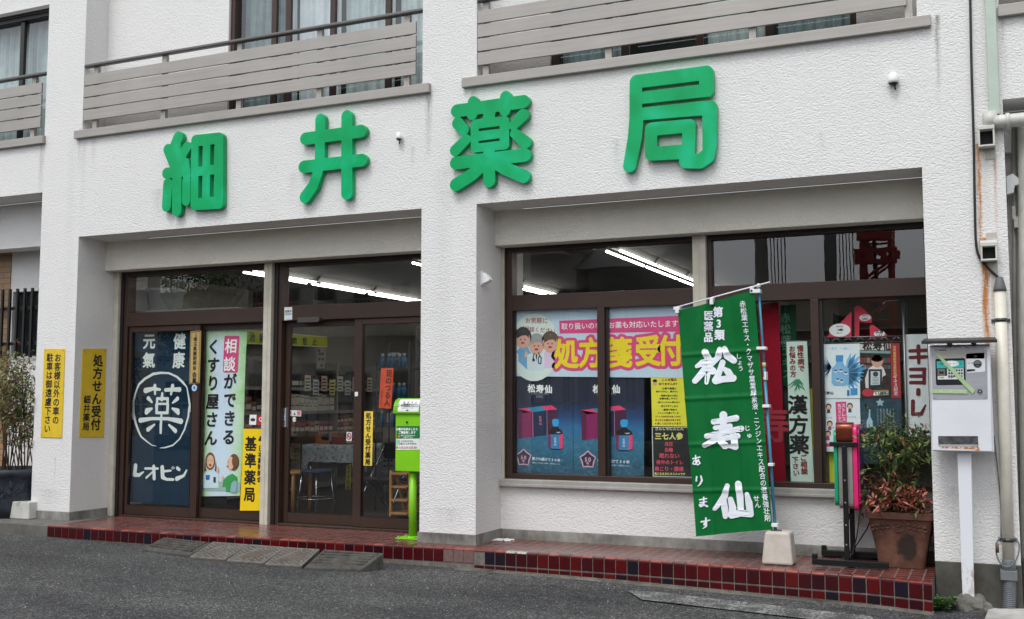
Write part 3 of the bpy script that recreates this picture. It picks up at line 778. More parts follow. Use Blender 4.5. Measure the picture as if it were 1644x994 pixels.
# left neighbour bay: header, back wall with brick strip and barred window
mb = MB(); mb.box(-9, XA, D1, .60, 2.875, 3.368); mb.build('inner_beam', STUCCO, BLD)
q = atY(31, 463, .7); qx = atY(16, 500, .7)[0]
wa, wb = atY(20, 500, .7)[0], XA-.05
zb0, zb1 = atY(40, 572, .7)[2], atY(40, 468, .7)[2]
mb = MB(); wall_open(mb, qx, XA, -.1, 3.37, .70, .9, [(wa, XA-.02, zb0, zb1)]); mb.build('recessed_wall', STUCCO, BLD)
m, nt, b = newmat('tan_brick_tile'); br = nt.nodes.new('ShaderNodeTexBrick'); mp = nt.nodes.new('ShaderNodeMapping'); mp.inputs['Rotation'].default_value = (math.pi/2, 0, 0)
nt.links.new(pos(nt), mp.inputs[0]); nt.links.new(mp.outputs[0], br.inputs[0]); br.inputs['Scale'].default_value = 1
br.inputs['Brick Width'].default_value = .22; br.inputs['Row Height'].default_value = .065; br.inputs['Mortar Size'].default_value = .005
br.inputs['Color1'].default_value = (.36, .21, .10, 1); br.inputs['Color2'].default_value = (.27, .155, .075, 1); br.inputs['Mortar'].default_value = (.12, .10, .08, 1)
nt.links.new(br.outputs[0], b.inputs['Base Color']); bump(nt, b, br.outputs['Fac'], -.6, .006)
mb = MB(); mb.box(-9, qx-.002, .69, .9, -.1, 3.37); mb.build('brick_wall', m, BLD)
mb = MB(); mb.box(wa, XA-.02, .78, .80, zb0, zb1); bw = mb.build('window', BLACKF, BLD)
pane(bw, wa+.03, XA-.04, .77, zb0+.03, zb1-.03, flat('#20262a', .08, 0, 'dark_pane', .1))
mb = MB()
gx0 = atY(0, 500, .6)[0]-.4
for i in range(12):
    x = XA-.06-i*.115; mb.box(x-.014, x+.014, .58, .605, zb0-.02, zb1+.02)
for z in (zb0+.14, zb1-.2): mb.box(gx0-.3, XA-.03, .607, .625, z-.018, z+.018)
mb.build('window_grille', flat('#17140f', .5, 0, 'grille_black', .1), bw, bevel=.002)
# right neighbour bay
mb = MB(); mb.box(XF, 14, D1, .6, 3.0, 3.299); mb.box(XF, 14, .45, .60, -.6, 3.0); mb.build('recessed_wall', STUCCO, BLD)
# ================================================================ the four green characters on the fascia
def sign_char(name, label, ox, oy, sc, strokes, polys=(), cuts=(), r=.058, yf=-.062, marks=()):
    pl = Plane('y', yf)
    U = lambda p: pl.uv(ox+p[0]/sc, oy+p[1]/sc)
    S_ = [[(*U(p), (p[2] if len(p) > 2 else 1)*r) for p in k] for k in strokes]
    conts = sdf_contours(S_, [([U(p) for p in q], rd) for q, rd in polys], [[U(p) for p in q] for q in cuts], 190)
    vs2, fs2 = tess(conts); mb = MB(); T = .052
    fr_ = [mb.bm.verts.new((p[0], yf, p[1])) for p in vs2]; bk_ = [mb.bm.verts.new((p[0], yf+T, p[1])) for p in vs2]
    for f in fs2:
        try: mb.bm.faces.new([fr_[k] for k in f]); mb.bm.faces.new([bk_[k] for k in f[::-1]])
        except ValueError: pass
    for ed in [q for q in mb.bm.edges if len(q.link_faces) == 1 and q.verts[0].co.y < yf+.001]:
        i0, i1 = [fr_.index(v) for v in ed.verts]; mb.bm.faces.new([fr_[i0], fr_[i1], bk_[i1], bk_[i0]])
    bmesh.ops.recalc_face_normals(mb.bm, faces=mb.bm.faces[:])
    bmesh.ops.dissolve_limit(mb.bm, angle_limit=.02, verts=mb.bm.verts[:], edges=mb.bm.edges[:], delimit=set())
    me = bpy.data.meshes.new(name); mb.bm.to_mesh(me); mb.bm.free()
    xs = [v.co.x for v in me.vertices]; zs = [v.co.z for v in me.vertices]; base = Vector(((min(xs)+max(xs))/2, 0, min(zs)))
    me.transform(Matrix.Translation(-base)); me.materials.clear(); me.materials.append(GREEN); me.name = name
    for p in me.polygons: p.use_smooth = False
    e = empty(name, base, label, 'sign letter', 'green characters of the sign on the fascia')
    f = bpy.data.objects.new('letter_body', me); COL.objects.link(f); f.parent = e
    bv = f.modifiers.new('bevel', 'BEVEL'); bv.width = .007; bv.segments = 2; bv.limit_method = 'ANGLE'; bv.angle_limit = .9
    # stand-off studs behind the letter
    mb = MB(); rr = random.Random(len(label)); n = 0
    for s_ in S_:
        if rr.random() < .5: continue
        p = s_[len(s_)//2]; mb = MB(); mb.tube([(p[0], -.03, p[1]), (p[0], .002, p[1])], .012, n=8)
        mb.build('mounting_stud', flat('#3d4a42', .6, 0, 'stud'), e)
    return e
sign_char('sign_character', 'green raised character with a grid of four slots, leftmost on the fascia', 240, 190, 5.85,
    [[(268, 180, 1.03), (222, 290, 1)], [(172, 292, .95), (222, 415, .95)], [(352, 268, .9), (290, 370, .9), (240, 450, .9)], [(160, 515, .95), (300, 495, .9), (345, 500, .9)],
     [(335, 415, .8), (350, 540, .8)], [(248, 260), (256, 500), (255, 865)], [(170, 615, .95), (158, 825, .95)], [(345, 590, .85), (343, 775, .85)], [(340, 520, .7), (350, 600, .7)]],
    polys=[([(432, 205), (650, 183), (650, 800), (425, 812)], .052)],
    cuts=[[(460, 262), (500, 258), (497, 450), (458, 455)], [(571, 248), (610, 243), (605, 436), (568, 440)], [(458, 543), (497, 537), (493, 745), (456, 750)], [(568, 530), (607, 526), (603, 735), (564, 740)]])
sign_char('sign_character', 'green raised character of two crossbars and two uprights, second from the left on the fascia', 470, 170, 5.85,
    [[(258, 128, .95), (256, 300, .9), (252, 520, .9), (235, 620, .92), (190, 750, .95), (115, 855, 1.02)], [(506, 98, .98), (506, 822, 1)], [(118, 308, 1.0), (640, 238, 1.0)], [(103, 572, 1.0), (645, 510, 1.0)]])
sign_char('sign_character', 'green raised character shaped like medicine herbs, third from the left on the fascia', 710, 140, 5.525,
    [[(128, 210), (718, 128)], [(272, 128, .85), (264, 242, .85)], [(561, 86, .9), (556, 205, .9)], [(425, 190, 1.0), (408, 290, .95)], [(137, 320, .95), (190, 380, .85)], [(210, 465, .8), (115, 560, .9)],
     [(715, 248, .95), (632, 338, .75)], [(642, 410, .75), (735, 490, .95)], [(120, 672), (730, 602)], [(412, 560, .92), (416, 828, 1)], [(385, 660), (270, 770), (120, 865)], [(450, 650), (560, 722), (720, 790)], [(250, 640, .6), (420, 640, .9), (600, 640, .6)]],
    polys=[([(292, 330), (552, 300), (552, 510), (292, 535)], .043)],
    cuts=[[(322, 368), (508, 343), (508, 369), (322, 390)], [(322, 477), (508, 452), (508, 475), (322, 498)]], r=.057)
sign_char('sign_character', 'largest green raised character with a hooked frame round a small box, rightmost on the fascia', 990, 100, 5.233,
    [[(168, 168), (166, 470), (152, 640), (108, 868, .92)], [(168, 164), (750, 90)], [(750, 92), (752, 232, 1.0)], [(752, 238), (170, 304)], [(172, 430), (772, 378)], [(778, 380, 1.02), (776, 690), (760, 790), (700, 830), (585, 828, 1.0)],
     [(298, 566), (605, 540)], [(298, 566), (298, 762)], [(298, 764), (600, 748)], [(605, 540), (598, 800, .95)]],
    cuts=[[(213, 214), (692, 156), (692, 188), (213, 248)], [(213, 350), (760, 290), (900, 290), (900, 318), (716, 326), (213, 382)], [(340, 615), (550, 594), (550, 690), (340, 708)], [(664, 500), (720, 450), (720, 740), (664, 772), (656, 772)]], r=.059)

# ================================================================ boards and signs
YEL = flat('#e0bc28', .42, 0, 'sign_yellow', .05); YEL2 = flat('#f0cc10', .4, 0, 'sign_bright_yellow', .03); INK = flat('#15130f', .5, 0, 'ink_black', 0); WINK = flat('#f6f8f6', .6, 0, 'ink_white', 0)
RINK = flat('#8a2a20', .6, 0, 'ink_red', 0); GINK = flat('#1d5a3a', .6, 0, 'ink_green', 0)
def screws(s, pts, px=False):
    for i, p in enumerate(pts): s.ell('screw#%d' % i, p, .005, .005, flat('#5b5340', .4, .6, 'screw', 0), 2, px=px, n=10)
P0 = Plane('y', -.008)
s = Sheet('wall_sign', 'narrow yellow board with two columns of black writing on the front of the left pillar', 'sign', P0, [(71, 560), (104, 560), (99, 703), (65, 702)], YEL, .007, 'yellow boards on the left pillar', bevel=.001)
sc, zx, zy = 5.52, 50, 540
def zp(x, y, ox=zx, oy=zy, k=sc): return (ox+x/k, oy+y/k)
s.line('lettering', 'お客様以外の車の', zp(237, 190), zp(217, 742), .098, INK, off=.028, asp=1.0)
s.line('lettering', '駐車は御遠慮下さい', zp(167, 188), zp(143, 818), .095, INK, off=.028, asp=1.0)
screws(s, [(.06, .02), (.94, .02), (.05, .5), (.95, .5), (.06, .975), (.94, .975)]); s.done()
PX = Plane('x', XB+.008)
s = Sheet('wall_sign', "yellow board with one large and one small black column on the left pillar's side", 'sign', PX, [(133, 560), (171, 560), (167, 702), (127, 702)], YEL, .007, 'yellow boards on the left pillar', bevel=.001)
s.line('lettering', '処方せん受付', zp(594, 215), zp(572, 780), .128, INK, off=.035, asp=1.05)
s.line('lettering', '細井薬局', zp(496, 560), zp(486, 798), .09, INK, off=.03, asp=1.05)
screws(s, [(.06, .02), (.94, .02), (.95, .5), (.06, .975), (.94, .975)]); s.done()
# noren curtain behind the leftmost door
PN = Plane('y', .645)
def noren_disp(a, b): return .006*math.sin(a*19)+.004*math.sin(a*7+b*3)
NAVY = m_cloth('navy_cloth', '#0e2d42', .22); NWH = m_cloth('cloth_print_white', '#e4ece8', .05)
s = Sheet('cloth_hanging', 'navy blue cloth hanging with a white ringed character behind the leftmost door pane', 'curtain', PN, [(210, 524), (309, 521), (303, 812), (206, 806)], NAVY, .002, None, noren_disp, (44, 40), .004)
zz = lambda x, y: (200+x/6.625, 510+y/6.625)
s.line('lettering', '健康', zz(590, 250), zz(580, 452), .175, NWH, off=.028)
s.line('lettering', '元氣', zz(262, 250), zz(257, 452), .17, NWH, off=.03)
z2 = lambda x, y: (200+x/5.85, 650+y/5.85)
def Q(f, L): return [[(*f(p[0], p[1]), *(p[2:])) for p in k] for k in L]
# brushed ring, open at the bottom right
ring = [(385, 588, 1.0), (300, 600, 1.2), (215, 650, 1.1), (158, 710, 1.0), (125, 800, .8), (103, 900, 1.1), (98, 994, .9), (97, 1040, 1.2), (105, 1075, 1.1)]
ringb = [(470, 590, .8), (560, 630, .9), (630, 690, 1.1), (672, 740, .5), (690, 850, .8), (700, 930, .9), (698, 1000, .7)]
s.strokes('lettering', Q(zz, [ring, [(385, 588, 1.0)]+ringb]), NWH, r=.0125, res=170)
s.strokes('lettering', Q(z2, [[(90, 20, 1.15), (92, 80, 1.1), (112, 170, 1.0), (135, 240, .9), (160, 300, .7), (210, 345, .6), (260, 380, .35), (305, 388, .2)],
                               [(612, 20, .7), (605, 110, .8), (570, 230, .75), (520, 320, .6), (450, 380, .6), (380, 402, .5), (335, 405, .2)]]), NWH, r=.0135, res=170)
# the character inside the ring
s.strokes('lettering', Q(zz, [[(225, 775, 1.15), (300, 755, .75), (380, 765, .55)], [(322, 725, .85), (325, 810, .55)], [(440, 770, .75), (520, 765, .8), (590, 765, 1.0)], [(510, 725, .85), (492, 815, .5)],
    [(405, 805, .5), (400, 870, .8)], [(250, 858, .9), (290, 900, .45)], [(565, 862, .9), (510, 905, .4)], [(235, 985, .9), (290, 965, .4)], [(570, 990, .9), (505, 965, .4)],
    [(350, 860, .6), (345, 1000, .65)], [(458, 860, .6), (455, 1000, .6)], [(350, 862, .62), (458, 862, .62)], [(350, 918, .45), (455, 918, .45)]]), NWH, r=.026, res=150)
s.strokes('lettering', Q(z2, [[(300, 0, .65), (303, 75, .6)], [(405, 0, .65), (400, 75, .6)], [(300, 75, .6), (402, 75, .6)], [(205, 72, .9), (258, 35, .4)], [(505, 75, .9), (445, 35, .4)],
    [(155, 145, 1.05), (250, 130, .65), (400, 130, .65), (535, 155, 1.15)], [(350, 100, .5), (344, 190, .6), (343, 262, .55)], [(220, 232, .95), (285, 185, .4)], [(475, 245, .95), (415, 190, .45)]]), NWH, r=.026, res=150)
s.strokes('lettering', Q(z2, [[(110, 570, 1.0), (100, 655, 1.0), (140, 660, .8), (180, 630, .3)], [(195, 598, .5), (320, 598, .5)], [(280, 580, .9), (285, 690, .9)], [(280, 620, .4), (205, 685, .5)],
    [(358, 585, .9), (362, 680, .9), (395, 700, .6), (455, 702, .6)], [(370, 625, .5), (430, 618, .5)], [(495, 595, .8), (515, 608, .7)], [(585, 615, .4), (560, 665, .6), (490, 695, 1.0)]],), NWH, r=.024, res=150)
s.strokes('lettering', Q(z2, [[(438, 592, .4), (452, 580, .4), (466, 592, .4), (452, 605, .4), (438, 592, .4)]]), NWH, r=.008, res=60)
s.done()
# tall wooden plate between the two left doors
PL = Plane('y', .553)
s = Sheet('name_plate', 'narrow gilt plate with a column of small black writing on the left door stile', 'sign', PL, [(305.5, 532), (322.5, 531), (320, 615), (303.5, 617)], flat('#c9ab6a', .4, .2, 'gilt_plate', .1), .008, bevel=.001)
s.poly('border', [(.05, .01), (.95, .01), (.95, .025), (.05, .025)], INK, 1, px=False); s.poly('border', [(.05, .975), (.95, .975), (.95, .99), (.05, .99)], INK, 1, px=False)
s.poly('border', [(.05, .025), (.09, .025), (.09, .975), (.05, .975)], INK, 1, px=False); s.poly('border', [(.91, .025), (.95, .025), (.95, .975), (.91, .975)], INK, 1, px=False)
s.line('lettering', '社団', (.55, .06), (.55, .10), .026, INK, px=False, off=.01)
s.line('lettering', '埼玉県薬剤師会', (.5, .16), (.5, .70), .062, INK, px=False, off=.035); s.line('lettering', '会員', (.5, .83), (.5, .94), .066, INK, px=False, off=.035); s.done()
s = Sheet('round_sticker', 'small pale blue round sticker with a drop under the gilt plate', 'sticker', PL, [(311.6, 622.5), (312.4, 622.5), (312.4, 623), (311.6, 623)], WHITEP, .001)
s.ell('disc', (.5, .5), .034, .034, flat('#b9cfe6', .4, 0, 'pale_blue', 0), 1); s.ell('drop', (.5, .5), .014, .016, flat('#3c7fc4', .4, 0, 'drop_blue', 0), 2); s.poly('drop', [(311, 622), (313, 622), (312, 619.3)], flat('#3c7fc4', .4, 0, 'drop_blue', 0), 2); s.done()
# tall green poster
PP = Plane('y', .662)
m, nt, b = newmat('pale_green_print'); f = noise_(nt, 4.5, 4, .6)
spx = nt.nodes.new('ShaderNodeSeparateXYZ'); nt.links.new(pos(nt), spx.inputs[0])
xm = atY(357, 650, .662)[0]; e_ = math_(nt, 'MULTIPLY', math_(nt, 'ABSOLUTE', math_(nt, 'SUBTRACT', spx.outputs[0], xm)), 2.6)
zt_ = math_(nt, 'SUBTRACT', spx.outputs[2], 1.60); zt_ = math_(nt, 'MULTIPLY', math_(nt, 'MAXIMUM', zt_, 0), 1.6)
ff = math_(nt, 'ADD', math_(nt, 'MAXIMUM', e_, zt_), math_(nt, 'MULTIPLY', math_(nt, 'SUBTRACT', f, .5), .7))
nt.links.new(ramp(nt, ff, [(.25, srgb('#d3e4f3')), (.5, srgb('#c6e4be')), (.9, srgb('#7cc45e'))]), b.inputs['Base Color']); b.inputs['Roughness'].default_value = .7
PGR = m
s = Sheet('banner_poster', "tall pale green poster with two drawn figures talking, behind the second door pane", 'poster', PP, [(326, 528), (397, 527), (386, 796), (318, 797)], PGR, .003, None, lambda a, b: .006*math.sin(b*5+a*3), (16, 40), .0035)
zg = lambda x, y: (310+x/3.108, 510+y/3.108)
PINK = flat('#d8407f', .6, 0, 'print_pink', .03)
s.strokes('lettering', [], PINK, lay=1, polys=[([zg(166, 100), zg(226, 100), zg(218, 265), zg(158, 265)], .018)], res=90)
s.line('lettering', '相談', zg(193, 142), zg(186, 232), .155, WINK, 2, off=.02, slant=.05)
s.line('lettering', 'ができる', zg(186, 318), zg(178, 595), .165, INK, off=.03, slant=.06)
s.line('lettering', 'くすり屋さん', zg(106, 145), zg(90, 600), .165, INK, off=.03, slant=.06)
SKIN = flat('#e2b795', .7, 0, 'print_skin', 0); HAIR = flat('#6e4526', .7, 0, 'print_hair', 0); PBL = flat('#cfe2ee', .7, 0, 'print_pale_blue', 0); PGN = flat('#2f9a4a', .7, 0, 'print_green', 0)
pic = 'picture'
s.poly(pic, [zg(38, 850), zg(40, 820), zg(160, 818), zg(240, 825), zg(236, 868), zg(38, 862)], flat('#9db9b0', .7, 0, 'print_desk', 0), 1)
s.ell(pic, zg(88, 716), .062, .088, HAIR, 1, px=True); s.ell(pic, zg(90, 718), .045, .068, SKIN, 2, px=True)
s.poly(pic, [zg(62, 720), zg(70, 765), zg(58, 768)], HAIR, 1); s.poly(pic, [zg(116, 715), zg(122, 768), zg(110, 765)], HAIR, 1)
s.poly(pic, [zg(52, 850), zg(56, 785), zg(75, 772), zg(108, 772), zg(130, 785), zg(132, 850)], PBL, 2)
s.poly(pic, [zg(68, 785), zg(88, 785), zg(86, 808), zg(68, 808)], flat('#2b62a8', .7, 0, 'print_badge', 0), 3)
s.poly(pic, [zg(106, 795), zg(118, 795), zg(118, 822), zg(106, 822)], flat('#2a3440', .7, 0, 'print_dark', 0), 3)
s.ell(pic, zg(127, 758), .014, .03, SKIN, 3, px=True)
for q in (80, 98): s.ell(pic, zg(q, 712), .004, .005, INK, 3, px=True)
s.ell(pic, zg(90, 735), .016, .012, flat('#a3402f', .7, 0, 'print_mouth', 0), 3, px=True)
s.ell(pic, zg(205, 722), .064, .085, HAIR, 1, px=True); s.ell(pic, zg(190, 726), .042, .066, SKIN, 2, px=True); s.ell(pic, zg(214, 716), .04, .06, HAIR, 3, px=True)
s.ell(pic, zg(180, 718), .004, .005, INK, 3, px=True); s.ell(pic, zg(177, 742), .012, .008, flat('#a3402f', .7, 0, 'print_mouth', 0), 3, px=True)
s.poly(pic, [zg(150, 845), zg(155, 810), zg(175, 790), zg(200, 778), zg(224, 795), zg(222, 866), zg(168, 868), zg(166, 840)], PGN, 2); s.poly(pic, [zg(190, 870), zg(196, 825), zg(212, 812), zg(224, 818), zg(222, 872)], flat('#8fb3bd', .7, 0, 'print_chair', 0), 3)
s.ell(pic, zg(152, 800), .012, .026, SKIN, 3, px=True); s.done()
# bright yellow board in front of the door
PY_ = Plane('y', .49)
s = Sheet('standing_board', 'bright yellow upright board with bold black columns beside the cream mullion', 'sign', Plane('y', .600), [(391, 688.5), (424, 689), (419, 820), (385, 820)], YEL2, .004, bevel=.001)
s.line('lettering', '基準薬局', zg(288, 630), zg(282, 882), .15, INK, off=.03, asp=.95)
s.line('lettering', '日本薬剤師会', zg(337, 652), zg(331, 808), .082, INK, off=.035, asp=.95)
for dx, dy in ((0, -6), (-5, 5), (5, 5)): s.ell('emblem', zg(337+dx*.9, 605+dy), .016, .014, INK, 1, px=True)
s.done()
# small stickers
def mini(name, label, plane, cs, mat, rows=(), thick=.001, extra=None):
    s = Sheet(name, label, 'sticker', plane, cs, mat, thick)
    for txt, a, b, sz, mt in rows: s.line('lettering', txt, a, b, sz, mt, px=False, off=.02)
    if extra: extra(s)
    s.done(); return s
mini('card_sticker', 'small white card with a tiny logo on the pane above the yellow board', Plane('y', .628), [(401, 666), (412, 666), (411, 682), (400, 682)], WHITEP, extra=lambda s: s.ell('emblem', (.5, .5), .03, .016, flat('#30343a', .5, 0, 'dark_logo', 0)))
mini('card_sticker', 'small red card on the pane beside the cream mullion', Plane('y', .628), [(413.5, 667), (424, 667), (423, 682), (412.5, 682)], flat('#b5232b', .5, 0, 'red_card', 0), [('Q', (.5, .4), (.5, .4), .05, WINK)])
mini('card_sticker', 'white opening notice on the brown transom over the double doors', Plane('y', .5435), [(456.5, 493.5), (469, 493), (469, 513), (456.5, 514.5)], flat('#d9dedb', .5, 0, 'notice_white', .03),
     [('営業中', (.2, .33), (.8, .33), .026, INK), ('OPEN', (.2, .55), (.8, .55), .02, INK)], .003, lambda s: s.poly('stripe', [(.15, .9), (.85, .9), (.85, .95), (.15, .95)], flat('#8fb6d8', .5, 0, 'notice_blue', 0), 1, px=False))
mini('card_sticker', 'white notice with pink marks on the left glass of the double doors', Plane('y', .631), [(462.5, 658.5), (483.5, 659.5), (483.5, 668.5), (462.5, 668)], flat('#dad6d6', .5, 0, 'notice_white2', .03),
     [('防', (.17, .5), (.17, .5), .05, flat('#c64a5a', .5, 0, 'pink_ink', 0)), ('策', (.82, .5), (.82, .5), .05, flat('#c64a5a', .5, 0, 'pink_ink', 0))], .001, lambda s: (s.poly('lettering', [(.4, .85), (.5, .2), (.6, .85)], flat('#3d6e73', .5, 0, 'teal_ink', 0), 1, px=False)))
mini('card_sticker', 'round cream sticker below the notice with pink marks', Plane('y', .631), [(472, 673), (473, 673), (473, 674), (472, 674)], flat('#d8d2c0', .5, 0, 'cream_sticker', 0), extra=lambda s: (s.ell('disc', (.5, .5), .026, .024, flat('#d8d2c0', .5, 0, 'cream_sticker', 0)), s.line('lettering', '注意', (-2.5, .5), (3.5, .5), .018, INK, 2, px=False)))
mini('card_sticker', 'upright white strip label beside the handle of the double doors', Plane('y', .608), [(453.6, 655), (459.2, 655), (458.8, 685), (453.2, 685)], flat('#b9bfc4', .5, 0, 'strip_white', .03), [('自動ドア開閉', (.5, .08), (.5, .9), .035, INK)], .002)
def nosmoke(s):
    r_ = flat('#a5242c', .5, 0, 'nosmoke_red', 0)
    s.strokes('emblem', [[(.5+.34*math.cos(t), .48+.34*math.sin(t)) for t in [k*.35 for k in range(19)]]], r_, px=False, r=.005, res=60)
    s.poly('emblem', [(.22, .3), (.3, .2), (.78, .68), (.7, .78)], r_, 1, px=False); s.poly('emblem', [(.3, .5), (.6, .42), (.6, .52), (.3, .6)], INK, 1, px=False)
mini('card_sticker', 'white no smoking sticker by the middle stile of the double doors', Plane('y', .631), [(556.5, 693.5), (565, 694), (564.5, 708), (556, 708)], flat('#d5d3d2', .5, 0, 'notice_white3', .03), extra=nosmoke)
mini('lock_plate', 'tiny white lock plate halfway up the middle stile of the double doors', Plane('y', .561), [(569.5, 629.5), (574.5, 629), (574.5, 636), (569.5, 636.5)], WHITEP, thick=.004)
# yellow strip sign on the right door glass
s = Sheet('door_strip_sign', 'narrow yellow strip with one column of black writing on the right door glass', 'sign', Plane('y', .580), [(584.8, 660.5), (599, 660.5), (597.2, 748), (583.4, 747.5)], flat('#e5c84a', .45, 0, 'strip_yellow', .03), .002, bevel=.0008)
s.line('lettering', '処方せん受付薬局', (.5, .08), (.5, .93), .078, INK, px=False, off=.035, asp=.98); s.done()
# orange strip inside
ORG = flat('#d84a1c', .7, 0, 'orange_paper', .05)
s = Sheet('paper_strip', 'orange paper strip with black writing hanging inside the right door', 'poster', Plane('y', .66), [(612, 591), (632, 591), (628, 656), (608, 655)], ORG, .002)
zo = lambda x, y: (570+x/5.518, 500+y/5.518)
s.line('lettering', '足のつる人', zo(302, 548), zo(283, 808), .092, INK, off=.03); s.line('lettering', 'ご相談下さい', zo(240, 690), zo(232, 830), .035, flat('#7a2a12', .6, 0, 'brown_ink', 0), off=.01); s.done()

# ---------------------------------------------------------------- right window posters
PW = Plane('y', .612)
m, nt, b = newmat('pale_blue_print'); f = noise_(nt, 2.0, 3, .5); g_ = noise_(nt, 40, 2, .5, sc3=(1, .0, .02))
nt.links.new(ramp(nt, math_(nt, 'ADD', math_(nt, 'MULTIPLY', f, .8), math_(nt, 'MULTIPLY', g_, .2)), [(.3, srgb('#bcd6e6')), (.7, srgb('#d0e4ee'))]), b.inputs['Base Color']); b.inputs['Roughness'].default_value = .6
s = Sheet('banner_poster', 'wide pale blue banner with yellow characters outlined in pink across the window', 'poster', PW, [(822, 500), (1116, 489), (1117, 607), (822, 604)], m, .003)
zb_ = lambda x, y: (800+x/3.977, 370+y/3.977)
zc = lambda x, y: (820+x/8.28, 490+y/8.28)
PRED = flat('#b02f45', .6, 0, 'print_crimson', 0); PPINK = flat('#d9447f', .6, 0, 'print_hot_pink', .03); PYEL = flat('#ecd51a', .6, 0, 'print_yellow', .03)
s.ell('picture', zc(310, 560), .24, .30, flat('#d7e6dc', .6, 0, 'print_cream_disc', 0), 1, px=True, n=30)
s.poly('lettering', [zb_(389, 577), zb_(1260, 540), zb_(1262, 645), zb_(392, 659)], PPINK, 1)
s.line('lettering', '取り扱いのないお薬も対応いたします', zb_(423, 613), zb_(1128, 594), .088, WINK, 2, off=.012)
s.line('lettering', 'お気軽に', zb_(190, 575), zb_(300, 577), .072, PRED, 2, off=.012); s.line('lettering', 'ご相談ください', zb_(150, 627), zb_(350, 641), .066, PRED, 2, off=.012)
big = [('処', 435, 787), ('方', 592, 780), ('箋', 775, 778), ('受', 957, 768), ('付', 1100, 765)]
bs = .268
s.union('lettering', [(ch, s.uv(*zb_(x, y))) for ch, x, y in big], bs, PPINK, 2, .034, asp=.86)
for ch, x, y in big: s.ch('lettering', ch, s.uv(*zb_(x, y)), bs, PYEL, 4, off=.034, asp=.86)
def face(s, c, k, hair, hy, cloth, glasses=False, top=None, px=True, L=2):
    """a small drawn person: head of radius k at c"""
    o = np.array(s.uv(*c))
    def e(dx, dy, a, b, m, l): s.add('picture', [(o[0]+dx*k+a*k*math.cos(t), o[1]+dy*k+b*k*math.sin(t)) for t in [q*math.pi/10 for q in range(20)]], [tuple(range(20))], m, L+l)
    def p(pts, m, l): vs, fs = tess([[(o[0]+x*k, o[1]+y*k) for x, y in pts]]); s.add('picture', vs, fs, m, L+l)
    p([(-1.3, -4.2), (-1.25, -1.6), (-.5, -1.0), (.5, -1.0), (1.25, -1.6), (1.3, -4.2)], cloth, 0)
    e(0, .25, 1.08, 1.15, hair, 1); e(0, 0, .95, 1.05, SKIN, 2)
    p([(-1.0, .35), (-1.02, .9), (-.3, 1.32), (.5, 1.25), (1.02, .8), (1.0, .35), (.5, .75), (-.2, .5)], hair, 3)
    for x in (-.38, .38): e(x, .0, .09, .11, INK, 3)
    e(0, -.5, .25, .16, flat('#a8283c', .6, 0, 'print_lip', 0), 3)
    if glasses:
        for x in (-.4, .4): s.strokes('picture', [], INK, L+4) if False else e(x, 0, .3, .3, flat('#cdb6a4', .6, 0, 'lens', 0), 2)
        e(-.38, 0, .09, .1, INK, 4); e(.38, 0, .09, .1, INK, 4)
PLB = flat('#6fa6cf', .6, 0, 'print_scrubs', 0); PWC = flat('#cfdcde', .6, 0, 'print_coat', 0); PLI = flat('#d9c4dc', .6, 0, 'print_lilac', 0)
s.poly('picture', [zc(75, 620), zc(140, 545), zc(220, 545), zc(272, 640), zc(215, 660), zc(222, 860), zc(105, 750), zc(100, 650)], PLB, 2)
s.poly('picture', [zc(240, 870), zc(235, 690), zc(290, 640), zc(390, 640), zc(430, 690), zc(440, 870)], PWC, 2); s.poly('picture', [zc(330, 650), zc(356, 650), zc(344, 745)], INK, 3)
s.poly('picture', [zc(440, 840), zc(450, 620), zc(500, 590), zc(580, 600), zc(590, 830)], PLI, 2)
for (x, y, hr, hm) in ((162, 455, 'k', flat('#20201f', .6, 0, 'print_black_hair', 0)), (343, 540, 'g', flat('#9a9c9b', .6, 0, 'print_grey_hair', 0)), (525, 510, 'b', flat('#5a4a38', .6, 0, 'print_brown_hair', 0))):
    s.ell('picture', zc(x, y-35), .082, .088, hm, 3, px=True); s.ell('picture', zc(x, y), .070, .078, flat('#d9a891', .6, 0, 'print_skin_pink', 0), 4, px=True)
    s.poly('picture', [zc(x-80, y-10), zc(x-82, y-70), zc(x-40, y-115), zc(x+45, y-112), zc(x+82, y-70), zc(x+80, y-15), zc(x+45, y-55), zc(x-20, y-48)], hm, 5)
    for d in (-27, 27): s.ell('picture', zc(x+d, y+2), .006, .007, INK, 5, px=True)
    s.ell('picture', zc(x, y+48), .018, .010, PRED, 5, px=True)
s.strokes('picture', Q(zc, [[(312, 640), (300, 700), (305, 722)], [(370, 630), (388, 680), (400, 690)], [(368, 700), (370, 770), (400, 780), (408, 700), (385, 680), (368, 700)]]), flat('#2f4a66', .6, 0, 'print_stethoscope', 0), 4, r=.005, res=100)
s.ell('picture', zc(305, 728), .013, .013, INK, 5, px=True)
s.poly('picture', [zc(180, 690), zc(200, 610), zc(222, 620), zc(222, 690)], SKIN, 4)
s.done()
